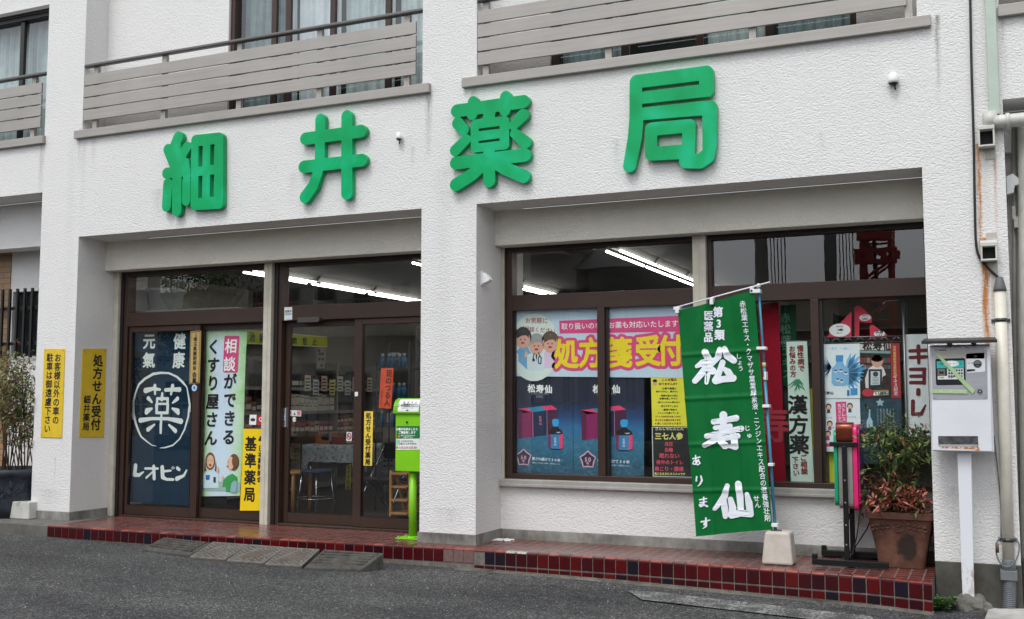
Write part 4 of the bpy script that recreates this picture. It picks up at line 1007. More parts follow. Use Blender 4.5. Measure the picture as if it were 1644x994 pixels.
# the two dark blue posters
def dark_poster(label, x0, x1, yt0, yt1, yb0, yb1, lay_y):
    m, nt, b = newmat('dark_blue_print')
    sp = nt.nodes.new('ShaderNodeSeparateXYZ'); nt.links.new(pos(nt), sp.inputs[0])
    zn = math_(nt, 'DIVIDE', math_(nt, 'SUBTRACT', sp.outputs[2], .57), .86)
    wv = noise_(nt, 11, 7, .8, sc3=(1.6, 1, 2.2), dist=1.2)
    base = ramp(nt, zn, [(0, (.02, .08, .13)), (.30, (.035, .17, .28)), (.46, (.02, .15, .34)), (.56, (.015, .06, .18)), (.70, (.010, .018, .045)), (1, (.010, .015, .032))])
    low = ramp(nt, zn, [(.42, 1.), (.52, 0.)])
    col = mixc(nt, math_(nt, 'MULTIPLY', low, ramp(nt, wv, [(.50, 0.), (.66, .5)])), base, (.10, .34, .46))
    col = mixc(nt, math_(nt, 'MULTIPLY', low, ramp(nt, wv, [(.30, .85), (.44, 0.)])), col, (.006, .014, .03))
    nt.links.new(col, b.inputs['Base Color']); b.inputs['Roughness'].default_value = .5
    s = Sheet('product_poster', label, 'poster', Plane('y', lay_y), [(x0, yt0), (x1, yt1), (x1, yb1), (x0, yb0)], m, .002, 'dark blue product posters')
    X = lambda x, y: ((x-20)/530, (y-78)/862)   # from the enlarged left poster
    MAG = flat('#8a1c5c', .6, 0, 'print_magenta', .05); PKT = flat('#e8406f', .6, 0, 'print_pink_lid', .03); CY = flat('#2d8fae', .6, 0, 'print_cyan', .05); DK = flat('#1a2a4c', .6, 0, 'print_navy', .1); LB = flat('#3a7fb0', .6, 0, 'print_label_blue', .05)
    P_ = lambda L, m_, l=1: s.poly('picture', [X(*q) for q in L], m_, l, px=False)
    P_([(80, 375), (85, 640), (215, 620), (213, 400)], MAG); P_([(213, 400), (215, 620), (335, 600), (330, 380)], DK); P_([(330, 380), (335, 600), (420, 570), (420, 370)], flat('#45183a', .6, 0, 'print_wine', .05))
    P_([(80, 375), (120, 410), (213, 400), (165, 362)], PKT); P_([(165, 362), (213, 400), (330, 382), (280, 345)], CY); P_([(280, 345), (330, 382), (420, 370), (370, 335)], PKT)
    P_([(209, 400), (213, 400), (216, 620), (211, 620)], flat('#b98aa8', .6, 0, 'print_pale_line', 0), 2); P_([(330, 381), (333, 381), (336, 600), (332, 600)], flat('#b98aa8', .6, 0, 'print_pale_line', 0), 2)
    P_([(80, 375), (120, 410), (120, 634), (85, 640)], flat('#5e1640', .6, 0, 'print_magenta_deep', .05), 2)
    # bottle
    GL = flat('#06070c', .6, 0, 'print_bottle', .1)
    P_([(345, 590), (350, 560), (380, 535), (388, 515), (422, 515), (430, 535), (460, 560), (466, 590), (466, 710), (440, 728), (370, 728), (345, 710)], GL, 3)
    P_([(347, 585), (365, 592), (365, 718), (347, 708)], MAG, 4); P_([(365, 592), (440, 592), (440, 720), (365, 718)], LB, 4); P_([(440, 592), (466, 585), (466, 706), (440, 720)], PKT, 4)
    P_([(378, 462), (400, 453), (432, 460), (434, 490), (425, 522), (384, 522), (376, 490)], flat('#2fa0da', .6, 0, 'print_cap', .05), 4); P_([(405, 572), (440, 568), (450, 574), (425, 582)], flat('#a9b4bd', .6, 0, 'print_glint', 0), 4)
    s.line('lettering', '松寿仙', X(200, 188), X(344, 192), .075, WINK, 2, off=.04, px=False)
    s.line('lettering', 'SHOJUSEN', X(203, 232), X(333, 232), .018, flat('#8a93a5', .6, 0, 'ink_grey', 0), 2, px=False); s.line('lettering', '松寿仙', X(250, 260), X(290, 260), .025, flat('#8a93a5', .6, 0, 'ink_grey', 0), 2, px=False)
    s.line('lettering', '松寿仙', X(275, 445), X(278, 500), .062, flat('#c77aa0', .6, 0, 'ink_rose', 0), 3, px=False); s.line('lettering', '松寿仙', X(402, 630), X(402, 680), .048, flat('#c3dbe8', .6, 0, 'ink_ice', 0), 5, px=False)
    s.line('lettering', '愛され続けて50年', X(217, 812), X(432, 820), .052, flat('#eef6fa', .6, 0, 'ink_silver', 0), 2, px=False)
    s.line('lettering', '創業から今も変わらぬ想い、松寿仙とともに', X(212, 848), X(440, 853), .017, flat('#c6d6de', .6, 0, 'ink_silver2', 0), 2, px=False)
    o = s.st(*X(132, 808)); st = [(o[0]+R*math.sin(k*math.pi/5), o[1]+R*math.cos(k*math.pi/5)) for k in range(10) for R in [.080 if k % 2 == 0 else .062]]
    vs, fs = tess([st]); s.add('emblem', vs, fs, flat('#d8b3bd', .6, 0, 'emblem_pale', 0), 2)
    st = [(o[0]+R*math.sin(k*math.pi/5), o[1]+R*math.cos(k*math.pi/5)) for k in range(10) for R in [.068 if k % 2 == 0 else .050]]
    vs, fs = tess([st]); s.add('emblem', vs, fs, flat('#3b2a4e', .6, 0, 'emblem_dark', 0), 3)
    s.line('emblem', '50', X(118, 805), X(146, 805), .06, flat('#d8b3bd', .6, 0, 'emblem_pale', 0), 4, px=False, off=.03); s.line('emblem', '年', X(132, 838), X(132, 838), .03, flat('#d8b3bd', .6, 0, 'emblem_pale', 0), 4, px=False, off=.02)
    s.done()
dark_poster("dark blue box and bottle poster, the left of two under the pale banner", 820, 920, 603.5, 605, 758, 762, .625)
dark_poster("dark blue box and bottle poster crossed by the brown window bar", 920.5, 1034, 605, 603, 762, 765, .627)
# yellow and black notices
NW = flat('#cfd8cf', .6, 0, 'notice_edge', .02)
s = Sheet('notice_poster', 'yellow notice with many short red and black lines beside the green banner flag', 'poster', Plane('y', .614), [(1045, 604), (1112, 604), (1112, 685), (1047, 684)], flat('#e6e23c', .6, 0, 'notice_yellow', .03), .002)
zn_ = lambda x, y: (1030+x/5.24, 590+y/5.24)
s.line('lettering', 'こんな悩み', zn_(180, 103), zn_(285, 103), .036, RINK, off=.05); s.line('lettering', 'ありませんか？', zn_(155, 138), zn_(300, 138), .034, RINK, off=.05)
for y, a, b_, t in ((177, 165, 285, '・仕事や勉強に'), (203, 130, 300, '集中できない、続かない'), (237, 155, 300, '・季節の変わり目に'), (262, 160, 295, '体調を崩しやすい'), (293, 130, 315, '・疲れているのに眠れない'), (326, 155, 300, '・考えすぎてしまう'), (356, 175, 290, '・職場や学校で'), (383, 145, 305, 'ストレスを感じている')):
    s.line('lettering', t, zn_(a, y), zn_(b_, y), .026, INK, off=.035)
for y, t in ((413, 'ストレス社会を生き抜くための'), (443, 'ぴったりな漢方があります'), (472, '※詳しくはスタッフまで')): s.line('lettering', t, zn_(122, y), zn_(322, y), .030, RINK, off=.045)
s.ell('picture', zn_(112, 133), .018, .022, flat('#c9a58e', .6, 0, 'print_tan', 0), 1, px=True); s.ell('picture', zn_(112, 112), .02, .012, INK, 2, px=True); s.done()
s = Sheet('notice_poster', 'black chalkboard style notice with pink and yellow lines under the yellow notice', 'poster', Plane('y', .614), [(1046.5, 685.5), (1112, 686), (1114, 767), (1048, 765)], NW, .002)
s.poly('panel', [(.02, .012), (.99, .012), (.99, .985), (.02, .985)], flat('#1e2122', .6, 0, 'chalkboard', .1), 1, px=False)
s.line('lettering', 'さんしちにんじん', zn_(128, 515), zn_(340, 515), .036, flat('#d6d9a8', .6, 0, 'chalk_cream', 0), 2, off=.03); s.line('lettering', '三七人参', zn_(140, 578), zn_(320, 578), .075, flat('#e3dd7e', .6, 0, 'chalk_yellow', 0), 2, off=.035)
for t, y, a, b_ in (('血圧', 642, 212, 248), ('血糖', 692, 212, 248), ('眠れない', 742, 170, 300), ('夜中のトイレ', 797, 142, 335), ('肩こり・腰痛', 852, 130, 335)): s.line('lettering', t, zn_(a, y), zn_(b_, y+2), .056, flat('#d94a64', .6, 0, 'chalk_pink', 0), 2, off=.025)
s.line('lettering', '気になる方にオススメです', zn_(118, 893), zn_(358, 897), .030, flat('#e3dd7e', .6, 0, 'chalk_yellow', 0), 2, off=.035); s.done()
# items behind the right hand panes
def zq(x, y): return (1310+x/4.732, 490+y/4.732)
s = Sheet('product_poster', 'white poster with a blue pine and bottle drawing in the right window', 'poster', Plane('y', .63), [(1316, 553), (1380, 551.5), (1381, 639.5), (1317, 640)], flat('#dfeaf2', .6, 0, 'poster_white', .03), .002)
B1 = flat('#3f93c8', .6, 0, 'print_blue1', .05); B2 = flat('#7fb8dc', .6, 0, 'print_blue2', .05); B3 = flat('#2c6ea0', .6, 0, 'print_blue3', .05)
s.line('lettering', '一生を、一緒に。', zq(105, 328), zq(268, 330), .042, B2, off=.0)
rr = random.Random(2)
for k in range(34):
    a = rr.uniform(1.9, 4.3); c0 = s.uv(*zq(115, 470)); L = rr.uniform(.06, .12)
    e1 = (c0[0]+L*math.cos(a), c0[1]+L*math.sin(a)); s.add('picture', [(c0[0]+.004*math.sin(a), c0[1]-.004*math.cos(a)), e1, (c0[0]-.004*math.sin(a), c0[1]+.004*math.cos(a))], [(0, 1, 2)], rr.choice([B1, B3]), 1)
for k in range(13):
    a = -1.35+k*.22; c0 = s.uv(*zq(225, 510)); L = rr.uniform(.14, .18); w = .016
    s.add('picture', [c0, (c0[0]+L*.6*math.cos(a)-w*math.sin(a), c0[1]+L*.6*math.sin(a)+w*math.cos(a)), (c0[0]+L*math.cos(a), c0[1]+L*math.sin(a)), (c0[0]+L*.6*math.cos(a)+w*math.sin(a), c0[1]+L*.6*math.sin(a)-w*math.cos(a))], [(0, 1, 2, 3)], B1 if k % 2 else B2, 2)
s.poly('picture', [zq(x, y) for x, y in ((152, 380), (208, 380), (205, 435), (215, 455), (248, 480), (252, 590), (225, 612), (140, 612), (118, 590), (120, 480), (148, 455), (155, 435))], B2, 3)
s.poly('picture', [zq(x, y) for x, y in ((150, 380), (208, 380), (206, 430), (152, 430))], B1, 4)
for x, y in ((190, 495), (228, 515), (165, 565), (195, 575), (150, 500)): s.ell('picture', zq(x, y), .016, .016, flat('#e8dcd5', .6, 0, 'print_pale', 0), 5, px=True); s.ell('picture', zq(x, y-5), .014, .008, B3, 6, px=True)
s.poly('picture', [zq(262, 632), zq(315, 630), zq(316, 682), zq(262, 684)], B1, 3); s.poly('picture', [zq(236, 645), zq(254, 645), zq(256, 688), zq(236, 688)], B3, 3)
s.line('lettering', '松寿仙', zq(65, 668), zq(120, 668), .05, INK, off=.03); s.done()
s = Sheet('photo_poster', "photo poster of a person holding a framed certificate, in the right window", 'poster', Plane('y', .63), [(1380.5, 551.5), (1444, 551), (1446, 639), (1381.5, 639.5)], flat('#2c2a27', .6, 0, 'photo_dark', .3, .4, 30), .002)
s.poly('picture', [zq(332, 296), zq(566, 292), zq(566, 345), zq(332, 340)], flat('#c9cfc6', .6, 0, 'photo_pale', .1), 1); s.poly('picture', [zq(332, 345), zq(566, 350), zq(566, 368), zq(332, 362)], flat('#7ba59a', .6, 0, 'photo_teal', .1), 1)
for k in range(9): s.poly('picture', [zq(335+k*26, 400), zq(358+k*26, 400), zq(358+k*26, 438), zq(335+k*26, 438)], flat(['#8c2f38', '#6b4a3a', '#9a7b6a', '#3d5a50'][k % 4], .6, 0, None, .1), 1)
for k in range(9): s.poly('picture', [zq(335+k*26, 455), zq(358+k*26, 455), zq(358+k*26, 485), zq(335+k*26, 485)], flat(['#4a5f58', '#70806e', '#8c3a40', '#5a5148'][k % 4], .6, 0, None, .1), 1)
s.line('lettering', '松寿仙', zq(390, 308), zq(545, 312), .085, INK, 2, off=.04)
WC = flat('#d8d6d2', .6, 0, 'photo_white_coat', .05)
s.poly('picture', [zq(x, y) for x, y in ((378, 630), (372, 560), (400, 480), (440, 455), (490, 455), (515, 480), (532, 530), (505, 545), (500, 632))], WC, 2)
s.ell('picture', zq(465, 425), .042, .05, flat('#c79e86', .6, 0, 'photo_skin', 0), 3, px=True); s.ell('picture', zq(464, 402), .045, .030, flat('#2a2523', .6, 0, 'photo_hair', 0), 3, px=True)
s.poly('picture', [zq(400, 487), zq(502, 487), zq(502, 630), zq(400, 632)], flat('#1c2a33', .6, 0, 'cert_frame', 0), 4); s.poly('picture', [zq(416, 502), zq(488, 502), zq(486, 605), zq(416, 607)], flat('#c9d3d6', .6, 0, 'cert_paper', 0), 5)
s.ell('picture', zq(453, 524), .020, .020, flat('#39434a', .6, 0, 'cert_seal', 0), 6, px=True)
for k in range(5): s.poly('picture', [zq(430, 550+k*11), zq(476, 550+k*11), zq(476, 553+k*11), zq(430, 553+k*11)], flat('#39434a', .6, 0, 'cert_seal', 0), 6)
s.poly('picture', [zq(566, 290), zq(634, 290), zq(648, 706), zq(575, 706)], flat('#9c2b30', .6, 0, 'photo_red_strip', .05), 3)
s.line('lettering', '世界最高齢現役薬剤師', zq(597, 320), zq(601, 520), .036, flat('#d9b36a', .6, 0, 'gold_ink', 0), 4, off=.02); s.line('lettering', 'ギネス認定', zq(602, 545), zq(608, 670), .062, WINK, 4, off=.0)
s.ell('picture', zq(395, 665), .045, .030, flat('#b2303c', .6, 0, 'photo_badge', 0), 3, px=True); s.poly('picture', [zq(435, 660), zq(552, 655), zq(552, 684), zq(435, 686)], WINK, 3); s.poly('picture', [zq(435, 645), zq(552, 642), zq(552, 654), zq(435, 658)], flat('#8c7a4a', .6, 0, 'photo_gold', 0), 3); s.line('lettering', '95歳現役', zq(455, 672), zq(540, 670), .024, INK, 4, off=.02); s.done()
s = Sheet('product_poster', 'white poster with small drawn people and a pink panel in the right window', 'poster', Plane('y', .63), [(1318, 641), (1380.5, 640.5), (1383, 725), (1320.5, 725)], flat('#dfe8ec', .6, 0, 'poster_white_b', .03), .002)
s.poly('picture', [zq(148, 735), zq(230, 733), zq(236, 930), zq(156, 930)], PPINK, 1); s.line('lettering', 'ストレスに', zq(208, 762), zq(214, 900), .04, WINK, 2, off=.01); s.line('lettering', '負けないからだ', zq(178, 762), zq(184, 905), .036, WINK, 2, off=.01)
for x, y, c_ in ((96, 770, '#4a3b3b'), (258, 765, '#3c4a5c'), (105, 900, '#b0416e'), (92, 975, '#b0416e')):
    s.ell('picture', zq(x, y), .022, .024, flat('#2b2422', .6, 0, 'print_hair_dark', 0), 1, px=True); s.ell('picture', zq(x, y+5), .016, .017, SKIN, 2, px=True)
    s.poly('picture', [zq(x-14, y+50), zq(x-10, y+22), zq(x+10, y+22), zq(x+14, y+50)], flat(c_, .6, 0, None, 0), 1)
s.poly('picture', [zq(55, 1050), zq(150, 1050), zq(150, 1075), zq(55, 1075)], PPINK, 1)
for x, y in ((60, 855), (240, 850), (75, 930)): s.line('lettering', 'すっきり元気', zq(x, y), zq(x+58, y), .014, INK, 1, off=.0)
s.done()
s = Sheet('product_poster', 'dark teal poster with a bottle and white columns behind the potted shrub', 'poster', Plane('y', .63), [(1382, 640), (1447, 639.5), (1449, 745), (1385, 745)], m_patch('teal_print', [(.3, (.012, .035, .05)), (.7, (.03, .09, .12))], 4), .002)
s.poly('picture', [zq(x, y) for x, y in ((402, 792), (412, 792), (414, 850), (430, 880), (432, 930), (385, 930), (385, 880), (400, 850))], flat('#9ec4d0', .6, 0, 'print_glassy', .05), 1)
o = s.uv(*zq(487, 740)); vs, fs = tess([[(o[0]+R*math.sin(k*math.pi/5), o[1]+R*math.cos(k*math.pi/5)) for k in range(10) for R in [.034 if k % 2 == 0 else .017]]]); s.add('emblem', vs, fs, flat('#8fb3c0', .6, 0, 'print_star', 0), 1)
for k, t in enumerate(('本物の自然を毎日の暮らし', 'この星の恵みを大切に', '健康を願うすべての人へ', 'あなたのそばにいつも', '自然のちからを集めて', 'スーパーオーガニック')): s.line('lettering', t, zq(588-k*24, 792), zq(592-k*24, 905), .018, flat('#a9c2cc', .6, 0, 'ink_pale', 0), 1, off=.01)
s.done()
WBG = m_cloth('pale_banner_cloth', '#e4ecec', .08)
s = Sheet('hanging_banner', 'pale grey banner with four dark red katakana letters at the right end of the window', 'banner', Plane('y', .70), [(1453, 537), (1496, 536), (1499, 700), (1458, 702)], WBG, .002, None, lambda a, b: .006*math.sin(a*30), (10, 10), .003)
MR = flat('#6e1f2c', .7, 0, 'maroon_ink', 0)
s.strokes('lettering', Q(zq, [[(716, 348), (838, 342)], [(718, 398), (836, 392)], [(778, 312, 1.1), (782, 438, .9)], [(720, 488), (826, 486)], [(822, 488), (822, 592)], [(722, 540), (820, 538)], [(720, 588), (820, 588)], [(778, 645, 1.2), (778, 675, 1.2)], [(738, 730, 1.1), (736, 828), (800, 826), (832, 760, .5)]]), MR, r=.0135, res=170); s.done()
PK = Plane('y', .68)
s = Sheet('hanging_banner', 'pale green upright banner with bold black kanji between the red banner and the brown bar', 'banner', PK, [(1262.5, 549), (1295.5, 548), (1307, 776), (1270, 777)], m_cloth('pale_green_cloth', '#d6ecdf', .08), .002, None, lambda a, b: .004*math.sin(a*25+b*4), (8, 20), .003)
zk = lambda x, y: (1240+x/3.823, 530+y/3.823)
s.line('lettering', '慢性病で', zk(172, 112), zk(178, 235), .075, RINK, off=.03); s.line('lettering', 'お悩みの方', zk(121, 115), zk(127, 270), .072, RINK, off=.03)
s.line('lettering', '漢方薬', zk(155, 458), zk(165, 702), .21, INK, off=.03, slant=.05); s.line('lettering', 'ご相談', zk(190, 782), zk(197, 866), .07, RINK, off=.03); s.line('lettering', '下さい', zk(140, 795), zk(147, 876), .07, RINK, off=.03)
for k in range(16):
    a = rr.uniform(3.6, 5.6); c0 = s.uv(*zk(158+rr.uniform(-12, 12), 310+rr.uniform(-10, 15))); L = rr.uniform(.05, .12)
    s.add('picture', [(c0[0]+.008*math.sin(a), c0[1]-.008*math.cos(a)), (c0[0]+L*math.cos(a), c0[1]+L*math.sin(a)), (c0[0]-.008*math.sin(a), c0[1]+.008*math.cos(a))], [(0, 1, 2)], flat('#3d8a63', .7, 0, 'print_leaf', 0), 1)
s.done()
RB = m_cloth('red_banner_cloth', '#92122a', .12)
s = Sheet('hanging_banner', 'tall dark red banner inside the window behind the green banner flag', 'banner', Plane('y', .72), [(1218, 486), (1250, 486), (1262, 775), (1222, 776)], RB, .002, None, lambda a, b: .006*math.sin(a*22+b), (10, 20), .003)
s.line('lettering', '寿', (.5, .68), (.5, .68), .30, flat('#a5303f', .7, 0, 'faint_pink_ink', 0), px=False, off=.02)  # one faint pink character low on the red cloth
s.done()
s = Sheet('hanging_banner', 'dark green banner hanging inside to the right of the red banner', 'banner', Plane('y', .80), [(1253, 490), (1278, 489), (1280, 620), (1257, 620)], m_cloth('deep_green_cloth', '#1a5236', .12), .002)
s.line('lettering', '赤松葉エキス', (.28, .16), (.32, .85), .085, flat('#5c8a70', .7, 0, 'faded_green_ink', 0), px=False); s.done()
s = Sheet('yellow_curtain', 'sheer yellow cloth hanging behind the upright banner', 'curtain', Plane('y', .76), [(1298, 624), (1309, 624), (1312, 776), (1304, 777)], m_cloth('sheer_yellow', '#f0ea66', .1), .003); s.done()
s = Sheet('yellow_curtain', 'sheer yellow cloth showing below the white poster with drawn people', 'curtain', Plane('y', .68), [(1320, 700), (1385, 700), (1388, 780), (1322, 779)], m_cloth('sheer_yellow2', '#e6e24a', .15), .003, None, lambda a, b: .01*math.sin(a*60), (30, 6)); s.done()
# red cardboard display standing on the wire shelf
CB = flat('#dc3450', .6, 0, 'display_red', .06)
def card(name, label, L, y, mat, bubbles=()):
    pl = Plane('y', y); q = [pl.uv(*zq(*p)) for p in L]
    mb = MB(); mb.prism([(a, y, b) for a, b in q], (0, .02, 0)); o = mb.build(name, mat); tag(o, label, 'display card')
    if bubbles:
        s = Sheet.__new__(Sheet); s.pl = pl; s.disp = None; s.layer = .001; s.parts = {}; s.root = o; s.c = q[:4]
        for (x, y_, ra, rb, rows) in bubbles:
            s.ell('speech_bubble', zq(x, y_), ra, rb, flat('#f2f4f2', .6, 0, 'bubble_white', 0), 1, px=True)
            for k, t in enumerate(rows): s.line('lettering', t, zq(x-ra*400*.62*.5-10, y_-(len(rows)-1)*13+k*25-2), zq(x+ra*400*.62*.5+10, y_-(len(rows)-1)*13+k*25-2), .034, INK, 2, off=.03)
        s.done()
    return o
card('display_card', 'large red triangular card with an oval speech bubble on the wire shelf', [(75, 246), (270, 48), (268, 246)], .69, CB, [(180, 190, .082, .052, ('あなたの', '10歳を', '応援します！'))])
card('display_card', 'tall red card with a small white bubble in the middle of the wire shelf', [(295, 246), (290, 20), (325, 0), (425, 90), (425, 135), (330, 130), (328, 246)], .73, CB, [(373, 95, .045, .026, ('あなたの', '元気を'))])
card('display_card', 'small red sloping card with a white bubble at the right of the wire shelf', [(410, 246), (408, 155), (432, 150), (540, 225), (535, 246)], .70, CB, [(482, 217, .042, .024, ('応援', 'します'))])
card('dark_partition', 'dark slanting panel between the red cards on the wire shelf', [(272, 246), (278, 60), (300, 60), (312, 246)], .76, flat('#3a3f40', .6, 0, 'partition_grey', .05))
# wire shelf
def ppt(p, y): a = atY(*p, y); return (a[0], a[1], a[2])
WIRE = flat('#8c9092', .35, .8, 'wire_steel', .05)
mb = MB(); za, zb2 = ppt(zq(20, 248), .66), ppt(zq(660, 246), .66)
for dz in (0, -.045):
    for yy in (.665, .98): mb.tube([(7.79, yy, za[2]+dz), (8.40, yy, za[2]+dz)], .004, n=6)
k = 0; x = 7.80
while x < 8.37: mb.tube([(x, .665, za[2]-.045*(k % 2)), (x+.045, .665, za[2]-.045*((k+1) % 2))], .0025, n=5); x += .045; k += 1
for i in range(15): mb.tube([(7.80+i*.042, .665, za[2]), (7.80+i*.042, .98, za[2])], .0018, n=5)
for i in (0, 1):
    for yy in (.67, .975):
        mb.tube([(7.80+i*.595, yy, .02), (7.80+i*.595, yy, za[2]+.28*(1 if i else .05))], .011, n=8)
mb.tube([(8.395, .67, za[2]+.28), (8.27, .67, za[2]+.28), (8.25, .67, za[2]+.25)], .007, n=8)
tag(mb.build('wire_shelf', WIRE), 'chrome wire shelf holding the red cards in the right window', 'shelf')
mb = MB(); zc2 = ppt((1255, 548), .70)
for yy in (.73, .85):
    for dz in (0, -.04): mb.tube([(7.38, yy, zc2[2]+dz), (7.72, yy, zc2[2]+dz)], .004, n=6)
x = 7.38; k = 0
while x < 7.70: mb.tube([(x, .73, zc2[2]-.04*(k % 2)), (x+.04, .73, zc2[2]-.04*((k+1) % 2))], .0025, n=5); x += .04; k += 1
for x in (7.40, 7.70): mb.tube([(x, .85, .02), (x, .85, zc2[2]+.2)], .011, n=8)
tag(mb.build('wire_shelf', WIRE), 'wire shelf end seen above the upright pale green banner', 'shelf')
# ================================================================ things on the step and the road
def rr_box(mb, x0, x1, y0, y1, z0, z1, m=None): return mb.box(x0, x1, y0, y1, z0, z1, m)
# kerb ramps
RUB = m_patch('rough_ramp_concrete', [(.3, (.035, .033, .028)), (.7, (.105, .10, .088))], 14, rough=.9, bs=1.0, bd=.010)
def ramp_piece(name, label, fl, fr, br_, bl, mat, ribs=5, checker=False, group=None):
    rz = lambda p: road_z(p[0])
    A = atZ(*fl, -.105); B = atZ(*fr, -.115); Cc = atZ(*br_, -.012); D = atZ(*bl, -.012)
    A, B, Cc, D = [np.array(p) for p in (A, B, Cc, D)]
    mb = MB()
    lo = lambda p: (p[0], p[1], rz(p)-.01)
    fA = (A[0], A[1], rz(A)+.022); fB = (B[0], B[1], rz(B)+.022); bC = (Cc[0], Cc[1], -.016); bD = (D[0], D[1], -.016)
    mb.hexa([lo(A), lo(B), lo(Cc), lo(D), fA, fB, bC, bD])
    o = mb.build(name, mat, bevel=.006); tag(o, label, 'kerb ramp', group)
    fA, fB, bC, bD = map(np.array, (fA, fB, bC, bD)); up = np.array([0, 0, .006])
    def S(t, w): return (fA*(1-t)+fB*t)*(1-w)+(bD*(1-t)+bC*t)*w
    mb = MB()
    if checker:
        n = 5; mm = 8
        for i in range(n):
            for j in range(mm):
                for (a0, a1, b0, b1) in (((i+.12)/n, (i+.5)/n, (j+.12)/mm, (j+.42)/mm), ((i+.55)/n, (i+.92)/n, (j+.55)/mm, (j+.85)/mm)):
                    p = [S(a0, b0)-up, S(a1, b0)-up, S(a1, b1)-up, S(a0, b1)-up]; mb.hexa(p+[q+up*1.7 for q in p])
        for (a, b) in (((.03, .03), (.5, .97)), ((.97, .03), (.5, .97))):
            d = np.array([.02, 0]); p = [S(a[0]-.02, a[1])-up, S(a[0]+.02, a[1])-up, S(b[0]+.02, b[1])-up, S(b[0]-.02, b[1])-up]; mb.hexa(p+[q+up*1.9 for q in p])
        for (t0, t1, w0, w1) in ((0, .03, 0, 1), (.97, 1, 0, 1), (.03, .97, 0, .04), (.03, .97, .96, 1)):
            p = [S(t0, w0)-up, S(t1, w0)-up, S(t1, w1)-up, S(t0, w1)-up]; mb.hexa(p+[q+up*1.9 for q in p])
    else:
        for k in range(ribs):
            w0 = .22+k*.75/ribs; w1 = w0+.075
            p = [S(.06, w0)-up, S(.94, w0)-up, S(.94, w1)-up, S(.06, w1)-up]; mb.hexa(p+[q+up*3.2 for q in p])
    mb.build('tread', mat if not checker else IRONT, o, bevel=.0015)
    return o
IRON = m_patch('cast_iron_rusty', [(.3, (.05, .04, .03)), (.7, (.12, .10, .08))], 8, rough=.75, bs=.5); IRONT = m_patch('cast_iron_worn', [(.3, (.10, .097, .085)), (.7, (.19, .18, .165))], 20, rough=.6, bs=.4)
ramp_piece('kerb_ramp', 'thick grey ribbed kerb ramp at the left end of the row before the step', (228, 882), (303, 893), (340, 870), (262, 862), RUB, group='kerb ramps in front of the step')
ramp_piece('kerb_ramp', 'cast iron patterned kerb ramp next to the left ribbed ramp', (304, 894), (362, 899), (399, 874), (342, 870), IRON, 5, True, 'kerb ramps in front of the step')
ramp_piece('kerb_ramp', 'middle one of the three cast iron patterned kerb ramps', (363, 899), (424, 904), (457, 878.5), (400, 874), IRON, 5, True, 'kerb ramps in front of the step')
ramp_piece('kerb_ramp', 'cast iron patterned kerb ramp next to the right ribbed ramp', (425, 904), (484, 908), (513, 882), (458, 878.5), IRON, 5, True, 'kerb ramps in front of the step')
ramp_piece('kerb_ramp', 'thick grey ribbed kerb ramp at the right end of the row before the step', (488, 908), (580, 912), (616, 887), (520, 881), RUB, group='kerb ramps in front of the step')
# lime green drop box on its post
LIME = flat('#7ec814', .38, 0, 'lime_green_paint', .04, .5); LIMED = flat('#6ab00f', .4, 0, 'lime_green_lid', .04)
gb = empty('drop_box', (4.36, .14, 0), 'lime green prescription drop box on a round post beside the centre pillar', 'drop box')
bx0, bx1 = 4.222, 4.505; yb0, yb1 = .055, .20
mb = MB(); mb.box(bx0+.012, bx1-.012, yb0+.008, yb1, .585, 1.085); bd = mb.build('body', LIME, gb, bevel=.006)
mb = MB()
prof = [(yb0-.012, 1.082), (yb0-.012, 1.11), (yb0-.006, 1.15), (yb0+.012, 1.185), (yb0+.042, 1.208), (yb0+.08, 1.218), (yb1+.01, 1.218), (yb1+.01, 1.082)]
fs = mb.prism([(bx0-.004, y, z) for y, z in prof], (bx1-bx0+.008, 0, 0)); ld = mb.build('lid', LIMED, gb, bevel=.006)
mb = MB(); mb.tube([(4.372, .135, .01), (4.372, .135, .585)], .033, n=24); po = mb.build('post', LIME, gb)
mb = MB(); mb.box(4.23, 4.46, .08, .26, .002, .012); mb.lathe((4.372, .135, .012), [(.05, 0), (.048, .012), (.034, .016)]); mb.build('base_plate', LIME, gb, bevel=.002)
mb = MB()
for x, y in ((4.25, .1), (4.44, .1), (4.25, .24), (4.44, .24)): mb.lathe((x, y, .012), [(.009, 0), (.009, .01), (.004, .014)], n=8)
mb.build('anchor_bolt', CHROME, gb)
s = Sheet('label_panel', None, None, Plane('y', yb0+.0055), [(636.5, 684), (674, 684), (674, 722), (636.5, 722.5)], WHITEP, .0018, par=gb)
zl = lambda x, y: (620+x/6.214, 630+y/6.214)
s.poly('panel', [(0, 0), (1, 0), (1, .53), (0, .53)], flat('#14713a', .5, 0, 'label_green', 0), 1, px=False)
s.line('lettering', 'お薬が出来ましたら', zl(110, 367), zl(305, 367), .036, WINK, 2, off=.03); s.line('lettering', 'ご連絡致します', zl(135, 400), zl(283, 400), .036, WINK, 2, off=.03)
s.line('lettering', '薬ができた時にお知らせ', zl(155, 430), zl(282, 430), .016, WINK, 2, off=.02); s.line('lettering', 'お送り下さい', zl(180, 448), zl(258, 448), .016, WINK, 2, off=.02)
s.ell('emblem', zl(130, 438), .012, .012, flat('#d8703c', .5, 0, 'label_orange', 0), 2, px=True)
s.line('lettering', 'スマホからでも', zl(155, 487), zl(262, 487), .024, flat('#24514a', .5, 0, 'ink_teal', 0), 2, off=.03); s.line('lettering', '送ることができます', zl(152, 512), zl(295, 512), .024, flat('#24514a', .5, 0, 'ink_teal', 0), 2, off=.03)
